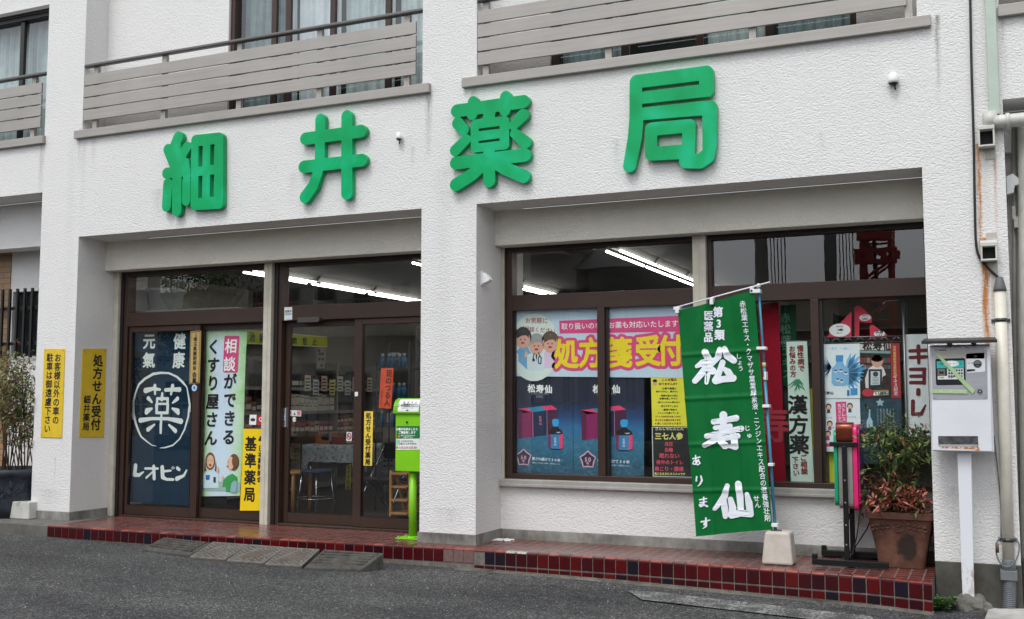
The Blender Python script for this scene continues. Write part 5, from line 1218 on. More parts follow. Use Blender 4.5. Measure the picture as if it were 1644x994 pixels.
s.poly('emblem', [zl(106, 474), zl(138, 474), zl(138, 522), zl(106, 522)], flat('#9cc0c4', .5, 0, 'label_phone', 0), 2); s.poly('panel', [zl(105, 540), zl(303, 541), zl(303, 559), zl(105, 559)], flat('#b5574c', .5, 0, 'label_red', 0), 2)
s.line('lettering', '夜間も休日も受付けます', zl(125, 549), zl(290, 550), .016, WINK, 3, off=.02); s.done()
# curved label on the lid, following the profile
mb = MB(); pr = [(yb0-.0135, 1.100), (yb0-.0135, 1.112), (yb0-.0085, 1.150), (yb0+.010, 1.186), (yb0+.038, 1.207)]
for (a, b) in zip(pr[:-1], pr[1:]): mb.poly([(bx0+.045, a[0], a[1]), (bx1-.03, a[0], a[1]), (bx1-.03, b[0], b[1]), (bx0+.045, b[0], b[1])])
lb = mb.build('label_panel', WHITEP, gb, clean=False)
s = Sheet.__new__(Sheet); s.pl = Plane('y', yb0-.010); s.layer = .001; s.parts = {}; s.root = gb
def lid_disp(a, b):
    for (p, q) in zip(pr[:-1], pr[1:]):
        if b <= q[1]: t = max(0, (b-p[1])/(q[1]-p[1])); return -(p[0]+(q[0]-p[0])*t)+(yb0-.010)+.001
    return -pr[-1][0]+(yb0-.010)+.001
s.disp = lid_disp
s.line('lettering', '処方せん', zl(172, 100), zl(290, 100), .021, INK, 1, off=.012, slant=.1); s.line('lettering', '24時間受付ポスト', zl(125, 128), zl(315, 130), .022, INK, 1, off=.012, slant=.1)
s.line('lettering', '投函口はこちら', zl(162, 157), zl(265, 158), .012, INK, 1, off=.0); s.poly('lettering', [zl(197, 173), zl(229, 173), zl(213, 188)], INK, 1)
s.parts['lettering'].build('lettering', None, gb, clean=False)
mb = MB(); p = atY(653, 678, yb0); mb.tube([(p[0], yb0+.006, p[2]), (p[0], yb0-.001, p[2])], .009, n=12); mb.build('lock', flat('#3a3f28', .4, .6, 'lock_metal', 0), gb)
# flag banner: concrete weight, pole, crossbar, cloth
WCON = m_patch('painted_weight', [(.28, (.16, .14, .12)), (.36, (.46, .41, .35)), (.7, (.56, .51, .45))], 11, rough=.8, bs=.4)
wt = MB(); wx0, wx1, wy0, wy1, wh = 7.425, 7.632, -.085, .10, .238
wt.hexa([(wx0-.012, wy0-.012, .002), (wx1+.008, wy0-.012, .002), (wx1+.008, wy1, .002), (wx0-.012, wy1, .002), (wx0+.012, wy0+.01, wh), (wx1-.012, wy0+.01, wh), (wx1-.012, wy1, wh), (wx0+.012, wy1, wh)])
o = wt.build('concrete_weight', WCON, bevel=.02, seg=3); tag(o, 'cream painted concrete block holding the flag pole on the tiled step', 'weight block')
mb = MB(); mb.tube([(7.52, .005, wh-.02), (7.52, .005, wh+.006)], .03, n=16); mb.tube([(7.49, -.02, wh-.03), (7.49, -.02, wh+.01)], .018, n=10); mb.build('socket', flat('#5c5a50', .8, 0, 'socket_dark', .2), None).parent = o
relo = lambda o, l: relocate(o, l)
flag = empty('banner_flag', (7.50, .02, .22), 'tall green banner flag with white brushed characters on a pale blue pole', 'banner flag')
PBLUE = flat('#3f8fae', .35, 0, 'pole_blue', .04); PWHITE = flat('#e3e5e4', .5, 0, 'strap_white', .03)
pT = atY(1218, 462, .03); pB = atY(1246, 858, .03); pT = (pT[0], .03, pT[2]); pB = (pB[0], .02, pB[2]-.02)
def pole_at(v):
    t = (v-462)/(858-462); return tuple(np.array(pT)*(1-t)+np.array(pB)*t)
mb = MB(); mb.tube([pole_at(458), pole_at(590)], .009, n=12); mb.tube([pole_at(590), pB], .0115, n=12); pl_ = mb.build('pole', PBLUE, flag)
mb = MB(); mb.tube([pole_at(583), pole_at(590)], .015, n=12); mb.tube([pole_at(606), pole_at(612)], .0145, n=12)
mb.build('pole_collar', flat('#c9bd96', .5, 0, 'collar_cream', .05), flag)
mb = MB(); q_ = np.array(pole_at(459)); mb.lathe(tuple(q_), [(.014, -.01), (.016, .0), (.012, .014), (.004, .018)], n=12)
c0 = atY(1085, 494, .02); c1 = atY(1236, 453, .02); mb.tube([(c0[0], .01, c0[2]), (c1[0], .015, c1[2])], .0055, n=8); mb.build('crossbar', PWHITE, flag)
FG = m_cloth('green_flag_cloth', '#08662f', .12, rough=.6)
def flag_disp(a, b):
    w = .013*math.sin((a-6.8)*9+(b)*1.3)+.008*math.sin(b*5+a*4)+.005*math.sin(a*34+b*6)+.010*math.sin(a*13-b*2.2)
    # pressed fold creases
    for zf in (.52, .87, 1.22, 1.56): w += .011*math.exp(-((b-zf-.05*(a-7.1))/.012)**2)
    for xf in (7.02, 7.26): w += .008*math.exp(-((a-xf+.03*(b-1))/.010)**2)
    k = max(0, 1-abs(a-6.98-.25*(b-1.8))/.05)*max(0, (b-1.55))*.05
    return w+k
PFL = Plane('y', -.005)
s = Sheet('cloth', None, None, PFL, [(1088.5, 499), (1211.5, 466.5), (1240.5, 850), (1118.5, 861)], FG, .0015, None, flag_disp, (60, 150), .0065, par=flag)
FW = m_cloth('flag_white_print', '#e6eaf0', .04)
zf1 = lambda x, y: (1080+x/4.322, 440+y/4.322); zf2 = lambda x, y: (1080+x/3.681, 650+y/3.681)
s.line('lettering', '第3類', zf1(314, 264), zf1(324, 422), .083, FW, off=.035, rot=-.03); s.line('lettering', '医薬品', zf1(247, 287), zf1(244, 438), .078, FW, off=.035, asp=.9)
s.line('lettering', '赤松葉エキス・クマザサ葉葉緑素液・ニンジンエキス配合の滋養強壮剤', zf1(491, 210), zf2(562, 668), .060, FW, off=.012, asp=.92)
s.line('lettering', 'しょう', zf1(458, 570), zf1(470, 655), .045, FW, off=.012); s.line('lettering', 'じゅ', zf2(440, 138), zf2(452, 180), .045, FW, off=.012); s.line('lettering', 'せん', zf2(496, 552), zf2(505, 590), .048, FW, off=.012)
s.strokes('lettering', Q(zf2, [  # あ
    [(122, 318, .6), (165, 308, .7)], [(140, 298, .6), (142, 335, .8), (150, 352, .6)], [(158, 322, .6), (138, 350, .7), (122, 348, .6), (130, 330, .5), (158, 328, .7), (166, 345, .7), (152, 356, .3)],
    [(146, 425, .9), (142, 450, .6), (148, 448, .3)], [(172, 420, .7), (178, 445, .9), (165, 470, .7), (152, 480, .3)],
    [(162, 560, .6), (205, 552, .6)], [(165, 577, .6), (205, 570, .5)], [(188, 545, .7), (188, 590, .8), (168, 600, .7), (160, 590, .5), (180, 585, .6), (208, 598, .9)],
    [(172, 690, .7), (222, 680, .6)], [(200, 668, .8), (202, 700, .9), (190, 708, .7), (188, 698, .5), (203, 696, .8), (202, 715, .8), (182, 730, .3)]]), FW, r=.0085, res=190)
# the three large brushed characters
s.strokes('lettering', Q(zf1, [
    [(165, 640, .5), (205, 618, .9), (285, 600, .75)], [(222, 540, .85), (252, 600, .9), (248, 660, .8), (236, 752, .55)], [(232, 640, .7), (200, 690, .9), (155, 742, .75)], [(252, 640, .6), (276, 672, .95)],
    [(325, 525, .75), (315, 570, .9), (275, 632, .3)], [(360, 518, .7), (378, 565, .95), (425, 602, .8)], [(345, 615, .8), (325, 670, .75), (300, 738, .9)], [(300, 738, 1.0), (350, 730, .8), (418, 722, .9)], [(360, 660, .6), (385, 680, .9), (408, 722, .9)]]), FW, r=.030, res=190)
s.strokes('lettering', Q(zf2, [
    [(245, 100, .7), (305, 92, .7), (375, 78, .8)], [(255, 135, .6), (310, 128, .6), (340, 125, .6)], [(300, 60, .95), (300, 120, .8), (290, 165, .7), (245, 210, .8), (192, 240, .6)], [(205, 185, .7), (290, 165, .7), (405, 140, .75)],
    [(270, 205, .6), (320, 195, .7), (385, 185, .7)], [(355, 165, .7), (362, 200, .9), (368, 248, .85), (335, 245, .5)], [(285, 218, .6), (310, 240, .95)]]), FW, r=.030, res=190)
s.strokes('lettering', Q(zf2, [
    [(322, 478, .6), (305, 540, .85), (250, 615, .5)], [(300, 560, .7), (305, 610, .85), (308, 662, .6)], [(385, 470, .85), (395, 540, .9), (400, 630, .8)], [(340, 560, .7), (352, 610, .9), (345, 652, .9)], [(345, 650, 1.0), (400, 642, .8), (455, 645, .9)], [(438, 530, .6), (450, 580, .95), (458, 645, .9)]]), FW, r=.030, res=190)
cl = s.done()
def strap(px_list):
    for (u0, v0, u1, v1) in px_list:
        a = atY(u0, v0, -.012); b = atY(u1, v1, -.012)
        mb = MB(); mb.box(min(a[0], b[0]), max(a[0], b[0]), -.032, .036, min(a[2], b[2]), max(a[2], b[2])); mb.build('strap', PWHITE, flag, bevel=.003)
strap([(1082, 493, 1092, 498), (1085, 497, 1090.5, 503), (1140, 478, 1145.5, 489), (1204.5, 460, 1209.5, 470), (1205, 465, 1221, 470.5), (1215, 557, 1230.5, 561.5), (1224.5, 649.5, 1236, 654.5), (1227.5, 597, 1231, 610), (1233.5, 743.5, 1242, 748.5), (1239, 840, 1249, 846)])
# vertical illuminated sign on a black stand, seen from its edge
st = empty('lit_sign_stand', (8.02, .25, 0), 'double faced box sign with pink and green rims, edge on, on a black steel stand', 'sign')
BLK = flat('#121212', .45, .3, 'black_steel', .1); STEEL = m_brushed('sign_steel', (.42, .40, .37), .38, .6)
y0s, y1s = .06, .44; sx0, sx1 = 7.925, 8.09; sz0, sz1 = .40, 1.02
def rprof(x0, x1, zlo, zhi, y0, y1, rad, m, nm, par):
    pts = []
    for cy, cz, a0 in ((y0+rad, zlo+rad, math.pi), (y1-rad, zlo+rad, 1.5*math.pi), (y1-rad, zhi-rad, 0), (y0+rad, zhi-rad, .5*math.pi)):
        for k in range(7): a = a0+k*math.pi/12; pts.append((x0, cy+rad*math.cos(a), cz+rad*math.sin(a)))
    mb = MB(); fs = mb.prism(pts, (x1-x0, 0, 0)); 
    for f in fs[2:]: f.smooth = True
    return mb.build(nm, m, par, bevel=.004)
rprof(sx0+.028, sx1-.034, sz0+.01, sz1-.012, y0s+.008, y1s-.008, .05, STEEL, 'housing', st)
rprof(sx0, sx0+.026, sz0+.03, sz1-.04, y0s, y1s, .05, flat('#0aa070', .3, 0, 'rim_green', .03), 'rim', st)
rprof(sx1-.032, sx1, sz0, sz1, y0s, y1s, .05, flat('#e02a6e', .3, 0, 'rim_pink', .03), 'rim', st)
m, nt, b = newmat('sign_face_print'); spx = nt.nodes.new('ShaderNodeSeparateXYZ'); nt.links.new(pos(nt), spx.inputs[0])
f = math_(nt, 'ADD', math_(nt, 'MULTIPLY', math_(nt, 'SUBTRACT', spx.outputs[1], .06), 2.2), math_(nt, 'MULTIPLY', noise_(nt, 6, 3, .5), .35))
nt.links.new(ramp(nt, f, [(.25, (.55, .02, .16)), (.42, (.10, .012, .22)), (.62, (.012, .02, .20)), (.9, (.25, .01, .10))]), b.inputs['Base Color']); b.inputs['Roughness'].default_value = .15
rprof(sx1, sx1+.012, sz0+.03, sz1-.03, y0s+.03, y1s-.03, .04, m, 'face_panel', st)
COP = flat('#7c3b28', .22, .55, 'copper_film', .12)
rprof(sx0+.018, sx1-.028, sz1-.135, sz1+.018, y0s-.012, y0s+.13, .045, COP, 'copper_cap', st)
mb = MB(); mb.box(7.90, 8.10, y0s-.028, y0s+.004, .865, .895); mb.box(7.985, 8.02, y0s-.03, y0s+.001, .01, .865)
mb.box(7.985, 8.02, .40, .435, .03, .45); mb.box(7.99, 8.015, y0s+.001, .40, .33, .355); mb.box(7.99, 8.015, y0s+.001, .40, .03, .055)
mb.build('frame_post', BLK, st, bevel=.003)
for yy in (-.03, .455):
    mb = MB(); mb.box(7.765, 8.29, yy, yy+.045, .012, .055); mb.box(7.765, 7.80, yy-.002, yy+.047, .055, .09); mb.build('base_rail', BLK, st, bevel=.003)
mb = MB(); mb.tube([(8.10, .12, .43), (8.06, .15, .2), (8.03, .13, .08), (7.9, .05, .03), (7.78, .06, .03)], .005, n=6); mb.tube([(8.25, .4, .6), (8.12, .3, .25), (8.04, .2, .12)], .005, n=6); mb.build('cable', BLK, st)
for k, z in enumerate((.16, .3, .46, .62)):
    mb = MB(); mb.tube([(8.002, y0s-.034, z), (8.002, y0s-.028, z)], .006, n=8); mb.build('bolt', STEEL, st)
# ---------------------------------------------------------------- potted shrubs
def leaf_cloud(mb, stems, rnd, mats, leaf=(.022, .006), per=30, spread=.09):
    for (p0, p1, n, red) in stems:
        p0, p1 = Vector(p0), Vector(p1)
        for k in range(n):
            t = rnd.uniform(.0, 1)**.6; c = p0.lerp(p1, t)+Vector((rnd.gauss(0, spread), rnd.gauss(0, spread), rnd.gauss(0, spread*.7)))
            tw = Vector((rnd.gauss(0, 1), rnd.gauss(0, 1), rnd.gauss(.1, .6))).normalized()
            for j in range(rnd.choice([3, 5, 5, 7])):
                d = (tw+Vector((rnd.gauss(0, .7), rnd.gauss(0, .7), rnd.gauss(-.1, .6)))).normalized(); L = leaf[0]*rnd.uniform(.7, 1.6); W = leaf[1]*rnd.uniform(.8, 1.5)
                sd = d.cross(Vector((rnd.gauss(0, .5), rnd.gauss(0, .5), 1))).normalized()*W; q = c+tw*(.012*j)
                m = rnd.choice(mats[1]) if rnd.random() < red else rnd.choice(mats[0])
                a, b_, cc, dd = q, q+d*L*.45+sd, q+d*L+Vector((0, 0, -.004)), q+d*L*.45-sd
                mb.poly([a, b_, cc], m); mb.poly([a, cc, dd], m)
LG = [flat(c, .45, 0, 'leaf_'+n, .1, .4, 30) for c, n in (('#42562a', 'green'), ('#5e7438', 'light_green'), ('#2b3b1e', 'deep_green'), ('#7c8a48', 'yellow_green'))]
LR = [flat(c, .45, 0, 'leaf_'+n, .1, .4, 30) for c, n in (('#8f3f2c', 'red'), ('#7a4a35', 'bronze'), ('#b0665a', 'pink'))]
STEM = flat('#66503a', .8, 0, 'stem_brown', .1)
TERRA = m_patch('aged_terracotta', [(.3, (.060, .026, .017)), (.52, (.125, .052, .032)), (.72, (.19, .095, .065))], 6, rough=.75, bs=.3)
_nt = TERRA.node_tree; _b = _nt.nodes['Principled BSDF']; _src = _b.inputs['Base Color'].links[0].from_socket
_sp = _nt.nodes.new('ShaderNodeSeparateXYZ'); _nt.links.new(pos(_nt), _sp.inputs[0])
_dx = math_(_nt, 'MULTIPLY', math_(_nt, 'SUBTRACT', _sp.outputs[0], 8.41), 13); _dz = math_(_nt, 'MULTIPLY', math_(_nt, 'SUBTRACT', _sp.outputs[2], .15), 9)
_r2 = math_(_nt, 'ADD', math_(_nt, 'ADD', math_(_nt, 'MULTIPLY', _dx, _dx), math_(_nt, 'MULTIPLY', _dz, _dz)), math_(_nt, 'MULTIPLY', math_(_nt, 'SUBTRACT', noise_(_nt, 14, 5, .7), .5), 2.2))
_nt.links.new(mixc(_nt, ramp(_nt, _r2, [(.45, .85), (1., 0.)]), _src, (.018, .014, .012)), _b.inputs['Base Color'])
pt = empty('potted_shrub', (8.38, .28, 0), 'nandina shrub with red lower leaves in a square terracotta pot beside the right pillar', 'potted plant')
def frustum(mb, cx, cy, z0, z1, a, b, m=None, r=.25, n=6):
    rings = []
    for z, w in ((z0, a), (z1, b)):
        pts = []
        for q in range(4):
            for k in range(n):
                t = q*math.pi/2+k*(math.pi/2)/(n-1)
                rc = w*r; ox = (w-rc)*(1 if q in (0, 3) else -1); oy = (w-rc)*(1 if q in (0, 1) else -1)
                pts.append((cx+ox+rc*math.cos(t), cy+oy+rc*math.sin(t), z))
        rings.append([mb.bm.verts.new(p) for p in pts])
    N4 = len(rings[0]); k = mb.mi(m) if m else 0
    for i in range(N4):
        f = mb.bm.faces.new([rings[0][i], rings[0][(i+1) % N4], rings[1][(i+1) % N4], rings[1][i]]); f.material_index = k; f.smooth = True
    return rings
def pot(par, cx, cy, segs, m):
    mb = MB()
    for (z0, z1, a, b) in segs: frustum(mb, cx, cy, z0, z1, a, b)
    r0 = frustum(mb, cx, cy, segs[0][0], segs[0][0]+.001, segs[0][2], segs[0][2]); mb.bm.faces.new(r0[0][::-1])
    return mb.build('pot', m, par)
PC = (8.365, .30)
p_ = pot(pt, PC[0], PC[1], [(.003, .10, .158, .170), (.10, .25, .170, .198), (.25, .345, .198, .218), (.345, .352, .218, .236), (.352, .398, .236, .240), (.398, .40, .240, .226), (.40, .36, .226, .212)], TERRA)
mb = MB(); frustum(mb, PC[0], PC[1], .34, .345, .2, .2); fs = frustum(mb, PC[0], PC[1], .365, .366, .20, .20); mb.bm.faces.new(fs[1]); mb.build('soil', flat('#2a2018', .95, 0, 'soil', .3, .2, 40), pt)
# raised rose and leaf relief on the front
mb = MB(); fy = lambda z: PC[1]-(.170+(z-.10)/.245*.048)-.0015
for k in range(5):
    R_ = .012+.007*k
    mb.tube([(PC[0]-.01+R_*math.cos(t), fy(.29+R_*.6*math.sin(t)), .29+R_*.8*math.sin(t)) for t in [j*.42+k for j in range(12 if k else 16)]], .0038, n=6)
for sgn in (-1, 1):
    for k in range(4):
        x = PC[0]-.01+sgn*(.055+.035*k); z = .30-.006*k
        for dz, w in ((.02, .5), (-.018, -.5)):
            mb.tube([(x, fy(z), z), (x+sgn*.016, fy(z+dz), z+dz*.9), (x+sgn*.034, fy(z+dz*.6), z+dz*.5)], [.003, .007, .002], n=6)
mb.build('relief', TERRA, p_)
rnd = random.Random(21); mb = MB(); stems = []; sm = MB()
for k in range(15):
    a = rnd.uniform(0, 6.28); b0 = Vector((PC[0]+rnd.uniform(-.12, .12), PC[1]+rnd.uniform(-.12, .12), .365))
    top_ = Vector((PC[0]-.03+rnd.uniform(-.20, .24), PC[1]-.03+rnd.uniform(-.22, .18), rnd.uniform(.74, 1.10)))
    sm.tube([b0, b0.lerp(top_, .5)+Vector((rnd.gauss(0, .02), rnd.gauss(0, .02), 0)), top_], [.006, .0045, .002], n=5)
    stems.append((b0.lerp(top_, .55), top_, 17, .02))
for k in range(7): stems.append(((PC[0]+rnd.uniform(-.22, .10), PC[1]-.12, .72), (PC[0]+rnd.uniform(-.3, .12), PC[1]-.2, .86+rnd.uniform(0, .12)), 18, .05))
for k in range(14): stems.append(((PC[0]+rnd.uniform(-.20, .2), PC[1]+rnd.uniform(-.2, .1), .40), (PC[0]+rnd.uniform(-.22, .22), PC[1]+rnd.uniform(-.24, .1), .54), 17, .70))
for k in range(3): stems.append(((PC[0]-.25, PC[1]-.1, .46), (PC[0]-.20, PC[1]-.1, .58), 10, .4))
leaf_cloud(mb, stems, rnd, (LG, LR), (.044, .0070), spread=.068)
sm.build('stem', STEM, pt); mb.build('foliage', None, pt, clean=False)
# left planter
DP = m_patch('dark_blue_grey_pot', [(.3, (.010, .013, .020)), (.7, (.045, .052, .068))], 9, rough=.55, bs=.4)
lp = empty('potted_shrub', (-.42, .22, 0), 'thin nandina shrub in a dark blue grey pot left of the left pillar', 'potted plant')
LC = (-.40, .12); xr = atY(49, 780, .0)[0]
LR_ = xr+.03-LC[0]
mb = MB(); R0 = .385
mb.lathe((LC[0], LC[1], 0), [(R0*.82, .003), (R0*.86, .12), (R0*.95, .34), (R0*.97, .42), (R0*1.03, .425), (R0*1.05, .49), (R0*1.0, .495), (R0*.93, .45)], n=40); pp = mb.build('pot', DP, lp)
mb = MB()
def surf(a, z, d=.003): r = R0*(.86+.09*(z-.12)/.22)+d; return (LC[0]+r*math.cos(a), LC[1]+r*math.sin(a), z)
for (a, z, L) in ((-1.35, .30, 0), (-.95, .26, 1), (-.75, .30, 2), (-.55, .26, 3), (-1.1, .14, 4), (-.35, .3, 1), (-1.6, .24, 2)):
    for k in range(5):
        a1 = a+rnd.uniform(-.06, .06); z1 = z+rnd.uniform(-.05, .06); mb.tube([surf(a1, z1), surf(a1+rnd.uniform(-.08, .08), z1+rnd.uniform(-.05, .05)), surf(a1+rnd.uniform(-.08, .08), z1+rnd.uniform(-.05, .05))], .005, n=5)
mb.build('relief', flat('#3a414c', .55, 0, 'relief_grey', .1), pp)
rnd = random.Random(8); mb = MB(); sm = MB(); stems = []
for k in range(26):
    b0 = Vector((LC[0]+rnd.uniform(-.2, .28), LC[1]+rnd.uniform(-.2, .2), .45)); H = rnd.uniform(.75, 1.4)
    top_ = b0+Vector((rnd.uniform(-.12, .20), rnd.uniform(-.15, .12), H-.1))
    sm.tube([b0, b0.lerp(top_, .5)+Vector((rnd.gauss(0, .03), 0, 0)), top_], [.007, .005, .002], n=5); stems.append((b0.lerp(top_, .35), top_, 46, .24))
leaf_cloud(mb, stems, rnd, ([LG[0], LG[1], LG[3], flat('#7c7c56', .5, 0, 'leaf_olive', .1)], [LR[1], flat('#a06656', .5, 0, 'leaf_dusty_red', .1), flat('#948060', .5, 0, 'leaf_dry', .1)]), (.036, .007), spread=.055)
sm.build('stem', STEM, lp); mb.build('foliage', None, lp, clean=False)
mb = MB(); a = atY(16, 805, -.10); b_ = atY(47, 803, -.10); mb.box(a[0], b_[0], -.10, .06, .002, a[2]+.0)
o = mb.build('concrete_block', m_patch('mossy_white_block', [(.3, (.10, .10, .06)), (.42, (.48, .47, .43)), (.7, (.6, .59, .55))], 7, rough=.85), bevel=.008); tag(o, 'pale weathered concrete block between the dark pot and the left pillar', 'concrete block')
# ---------------------------------------------------------------- vending box on a post
vy0, vy1 = -.285, -.075
vb = empty('vending_box', (8.84, -.15, road_z(8.8)), 'white vending box with green taped coin panel on a square post', 'vending machine')
VW = m_patch('white_enamel', [(.3, (.66, .67, .69)), (.7, (.76, .77, .79))], 2, rough=.35, bs=.08); RUST = flat('#8a4317', .85, 0, 'rust', .4, .2, 60)
pv = Plane('y', vy0)
TL, TR, BR_, BL = pv.uv(1494, 556), pv.uv(1590, 553), pv.uv(1593, 727), pv.uv(1496, 725)
vx0, vx1 = (TL[0]+BL[0])/2, (TR[0]+BR_[0])/2+.006; vz0, vz1 = (BL[1]+BR_[1])/2, (TL[1]+TR[1])/2+.006
mb = MB(); mb.box(vx0, vx1, vy0+.03, vy1, vz0, vz1); mb.build('cabinet', VW, vb, bevel=.008)
s = Sheet('door_panel', None, None, pv, [(1494.5, 557.5), (1589.5, 554.5), (1593, 725.5), (1496.5, 723.5)], VW, .028, par=vb, bevel=.006)
dp = s
zv = lambda x, y: (1480+x/4.967, 540+y/4.967)
GP = m_brushed('grey_coin_panel', (.40, .41, .43), .4, .3)
s.strokes('coin_panel', [], GP, 2, polys=[([zv(82, 100), zv(510, 88), zv(518, 495), zv(92, 500)], .006)], res=60)
s.poly('coin_panel_top', [zv(112, 125), zv(500, 118), zv(500, 178), zv(112, 180)], flat('#a8a69c', .5, 0, 'panel_beige', .05), 3)
s.strokes('window', [], flat('#15181a', .3, 0, 'window_black', 0), 4, polys=[([zv(120, 192), zv(332, 186), zv(338, 374), zv(126, 378)], .010)], res=60)
s.poly('window', [zv(118, 200), zv(335, 192), zv(337, 250), zv(120, 256)], flat('#2fa9a0', .4, 0, 'teal_print', .03), 5)
s.ell('window', zv(235, 218), .050, .020, flat('#d9e4e0', .4, 0, 'print_offwhite', 0), 6, px=True); s.line('lettering', "Family Life", zv(150, 220), zv(305, 214), .030, INK, 7, off=.02, slant=.2)
s.poly('window', [zv(124, 262), zv(184, 260), zv(186, 314), zv(126, 316)], flat('#6d6a5c', .4, 0, 'print_taupe', .1), 5); s.poly('window', [zv(138, 275), zv(172, 290), zv(140, 304)], INK, 6); s.poly('window', [zv(172, 274), zv(150, 290), zv(175, 304)], INK, 6)
s.poly('window', [zv(200, 258), zv(333, 254), zv(334, 340), zv(202, 343)], flat('#b9c2bd', .4, 0, 'print_grey', .05), 5)
for i in range(6):
    for j in range(3): s.poly('window', [zv(212+i*20, 264+j*24), zv(225+i*20, 264+j*24), zv(225+i*20, 278+j*24), zv(212+i*20, 278+j*24)], INK, 6)
s.poly('window', [zv(126, 318), zv(334, 312), zv(335, 342), zv(128, 345)], flat('#cfcfc8', .4, 0, 'print_price', 0), 6); s.line('lettering', '500円', zv(140, 330), zv(170, 329), .014, INK, 7); s.line('lettering', '500円', zv(212, 329), zv(245, 328), .014, INK, 7)
s.poly('window', [zv(130, 350), zv(335, 345), zv(336, 380), zv(132, 382)], flat('#2c2f31', .2, 0, 'flap_dark', .1), 6)
TAPE = flat('#a6bf90', .5, 0, 'green_masking_tape', .05)
s.poly('tape', [zv(80, 422), zv(362, 425), zv(362, 458), zv(82, 454)], TAPE, 9); s.poly('tape', [zv(106, 140), zv(128, 134), zv(425, 430), zv(405, 460), zv(340, 395)], TAPE, 10)
for x in (155, 232, 310): s.ell('button', zv(x, 440), .013, .012, flat('#b4c49c', .4, 0, 'button_pale', 0), 11, px=True)
s.strokes('plate', [], flat('#d9dadb', .4, 0, 'plate_white', .03), 3, polys=[([zv(365, 150), zv(490, 142), zv(492, 270), zv(372, 280)], .010)], res=60)
s.ell('coin_slot', zv(444, 220), .026, .026, flat('#4a4c4d', .3, .6, 'slot_metal', 0), 5, px=True); s.ell('coin_slot', zv(444, 218), .02, .019, flat('#8b8f92', .3, .8, 'slot_metal2', 0), 6, px=True); s.poly('coin_slot', [zv(418, 222), zv(470, 220), zv(470, 232), zv(418, 234)], INK, 7)
s.poly('coin_slot', [zv(414, 152), zv(442, 151), zv(442, 168), zv(414, 169)], INK, 5); s.strokes('coin_slot', Q(zv, [[(368, 272, 1.3), (420, 268, .8)]]), flat('#303234', .3, .5, 'lever_dark', 0), 6, r=.006, res=40)
s.ell('lock', zv(463, 440), .018, .018, flat('#9a9d9f', .3, .8, 'lock_ring', 0), 5, px=True); s.ell('lock', zv(463, 440), .012, .012, INK, 6, px=True); s.ell('lock', zv(463, 440), .006, .006, flat('#cfd2d4', .3, .8, 'lock_core', 0), 7, px=True)
s.line('lettering', 'スキン自動販売機', zv(110, 112), zv(190, 110), .011, INK, 4, off=.03); s.line('lettering', '売切 硬貨', zv(372, 215), zv(408, 213), .012, flat('#5b6a7a', .5, 0, 'ink_blue_grey', 0), 5)
for p in ((92, 112), (505, 100), (104, 488), (506, 486)): s.ell('screw', zv(*p), .006, .006, flat('#c3c5c6', .3, .8, 'screw_bright', 0), 4, px=True)
DKF = m_patch('tray_dark_metal', [(.3, (.02, .02, .022)), (.7, (.12, .12, .125))], 30, rough=.35)
s.strokes('tray', [], DKF, 2, polys=[([zv(134, 800), zv(442, 800), zv(446, 872), zv(138, 872)], .004)], res=60); s.poly('tray', [zv(138, 862), zv(446, 864), zv(446, 878), zv(138, 876)], flat('#b9bcbd', .4, .3, 'tray_lip', .1), 3)
m, nt, b = newmat('rust_run'); f = noise_(nt, 45, 5, .75, sc3=(1, 1, .6)); nt.links.new(ramp(nt, f, [(.40, (.72, .70, .68)), (.50, (.55, .28, .12)), (.62, (.28, .09, .03))]), b.inputs['Base Color']); b.inputs['Roughness'].default_value = .8
s.strokes('rust_stain', Q(zv, [[(150, 886, .5), (260, 888, .6), (380, 890, .8), (440, 895, 1.3), (460, 905, .6)]]), m, 1, r=.011, res=90); s.strokes('rust_stain', Q(zv, [[(150, 92, .5), (210, 90, .8), (290, 92, .6), (380, 90, .3)]]), m, 3, r=.006, res=90)
s.done()
mb = MB(); cz = vz1+.012
a = atY(1479, 547, vy0-.07)[0]; b_ = atY(1601, 544, vy0-.07)[0]; zc_ = atY(1540, 546, vy0-.07)[2]
mb.hexa([(a, vy0-.07, zc_-.022), (b_, vy0-.07, zc_-.022), (b_-.01, vy1, zc_+.0), (a+.01, vy1, zc_+.0), (a, vy0-.07, zc_), (b_, vy0-.07, zc_), (b_-.01, vy1, zc_+.03), (a+.01, vy1, zc_+.03)])
for x in (a+.16, a+.31): mb.box(x, x+.03, vy0-.06, vy1, zc_-.03, zc_-.012)
mb.build('canopy', flat('#2b2a28', .5, .2, 'canopy_black', .15), vb, bevel=.003)
pa, pb = atY(1539, 800, vy0+.05)[0], atY(1562, 800, vy0+.05)[0]
mb = MB(); q0 = atY(1545, 950, -.18)[0]; q1 = atY(1564, 950, -.18)[0]
mb.hexa([(q0, -.20, -.12), (q1, -.20, -.12), (q1, -.11, -.12), (q0, -.11, -.12), (pa, -.22, vz0), (pb, -.22, vz0), (pb, -.13, vz0), (pa, -.13, vz0)])
m, nt, b = newmat('post_white_rusting'); f = noise_(nt, 26, 5, .7, sc3=(1, 1, .5)); sp = nt.nodes.new('ShaderNodeSeparateXYZ'); nt.links.new(pos(nt), sp.inputs[0])
low = math_(nt, 'SUBTRACT', 1, math_(nt, 'DIVIDE', math_(nt, 'ABSOLUTE', math_(nt, 'SUBTRACT', sp.outputs[2], -.01)), .13)); low.node.use_clamp = True
nt.links.new(mixc(nt, math_(nt, 'MULTIPLY', math_(nt, 'MULTIPLY', low, ramp(nt, f, [(.46, 0.), (.58, 1.)])), .9), (.74, .75, .77), (.30, .13, .04)), b.inputs['Base Color']); b.inputs['Roughness'].default_value = .4
mb.build('post', m, vb, bevel=.006)
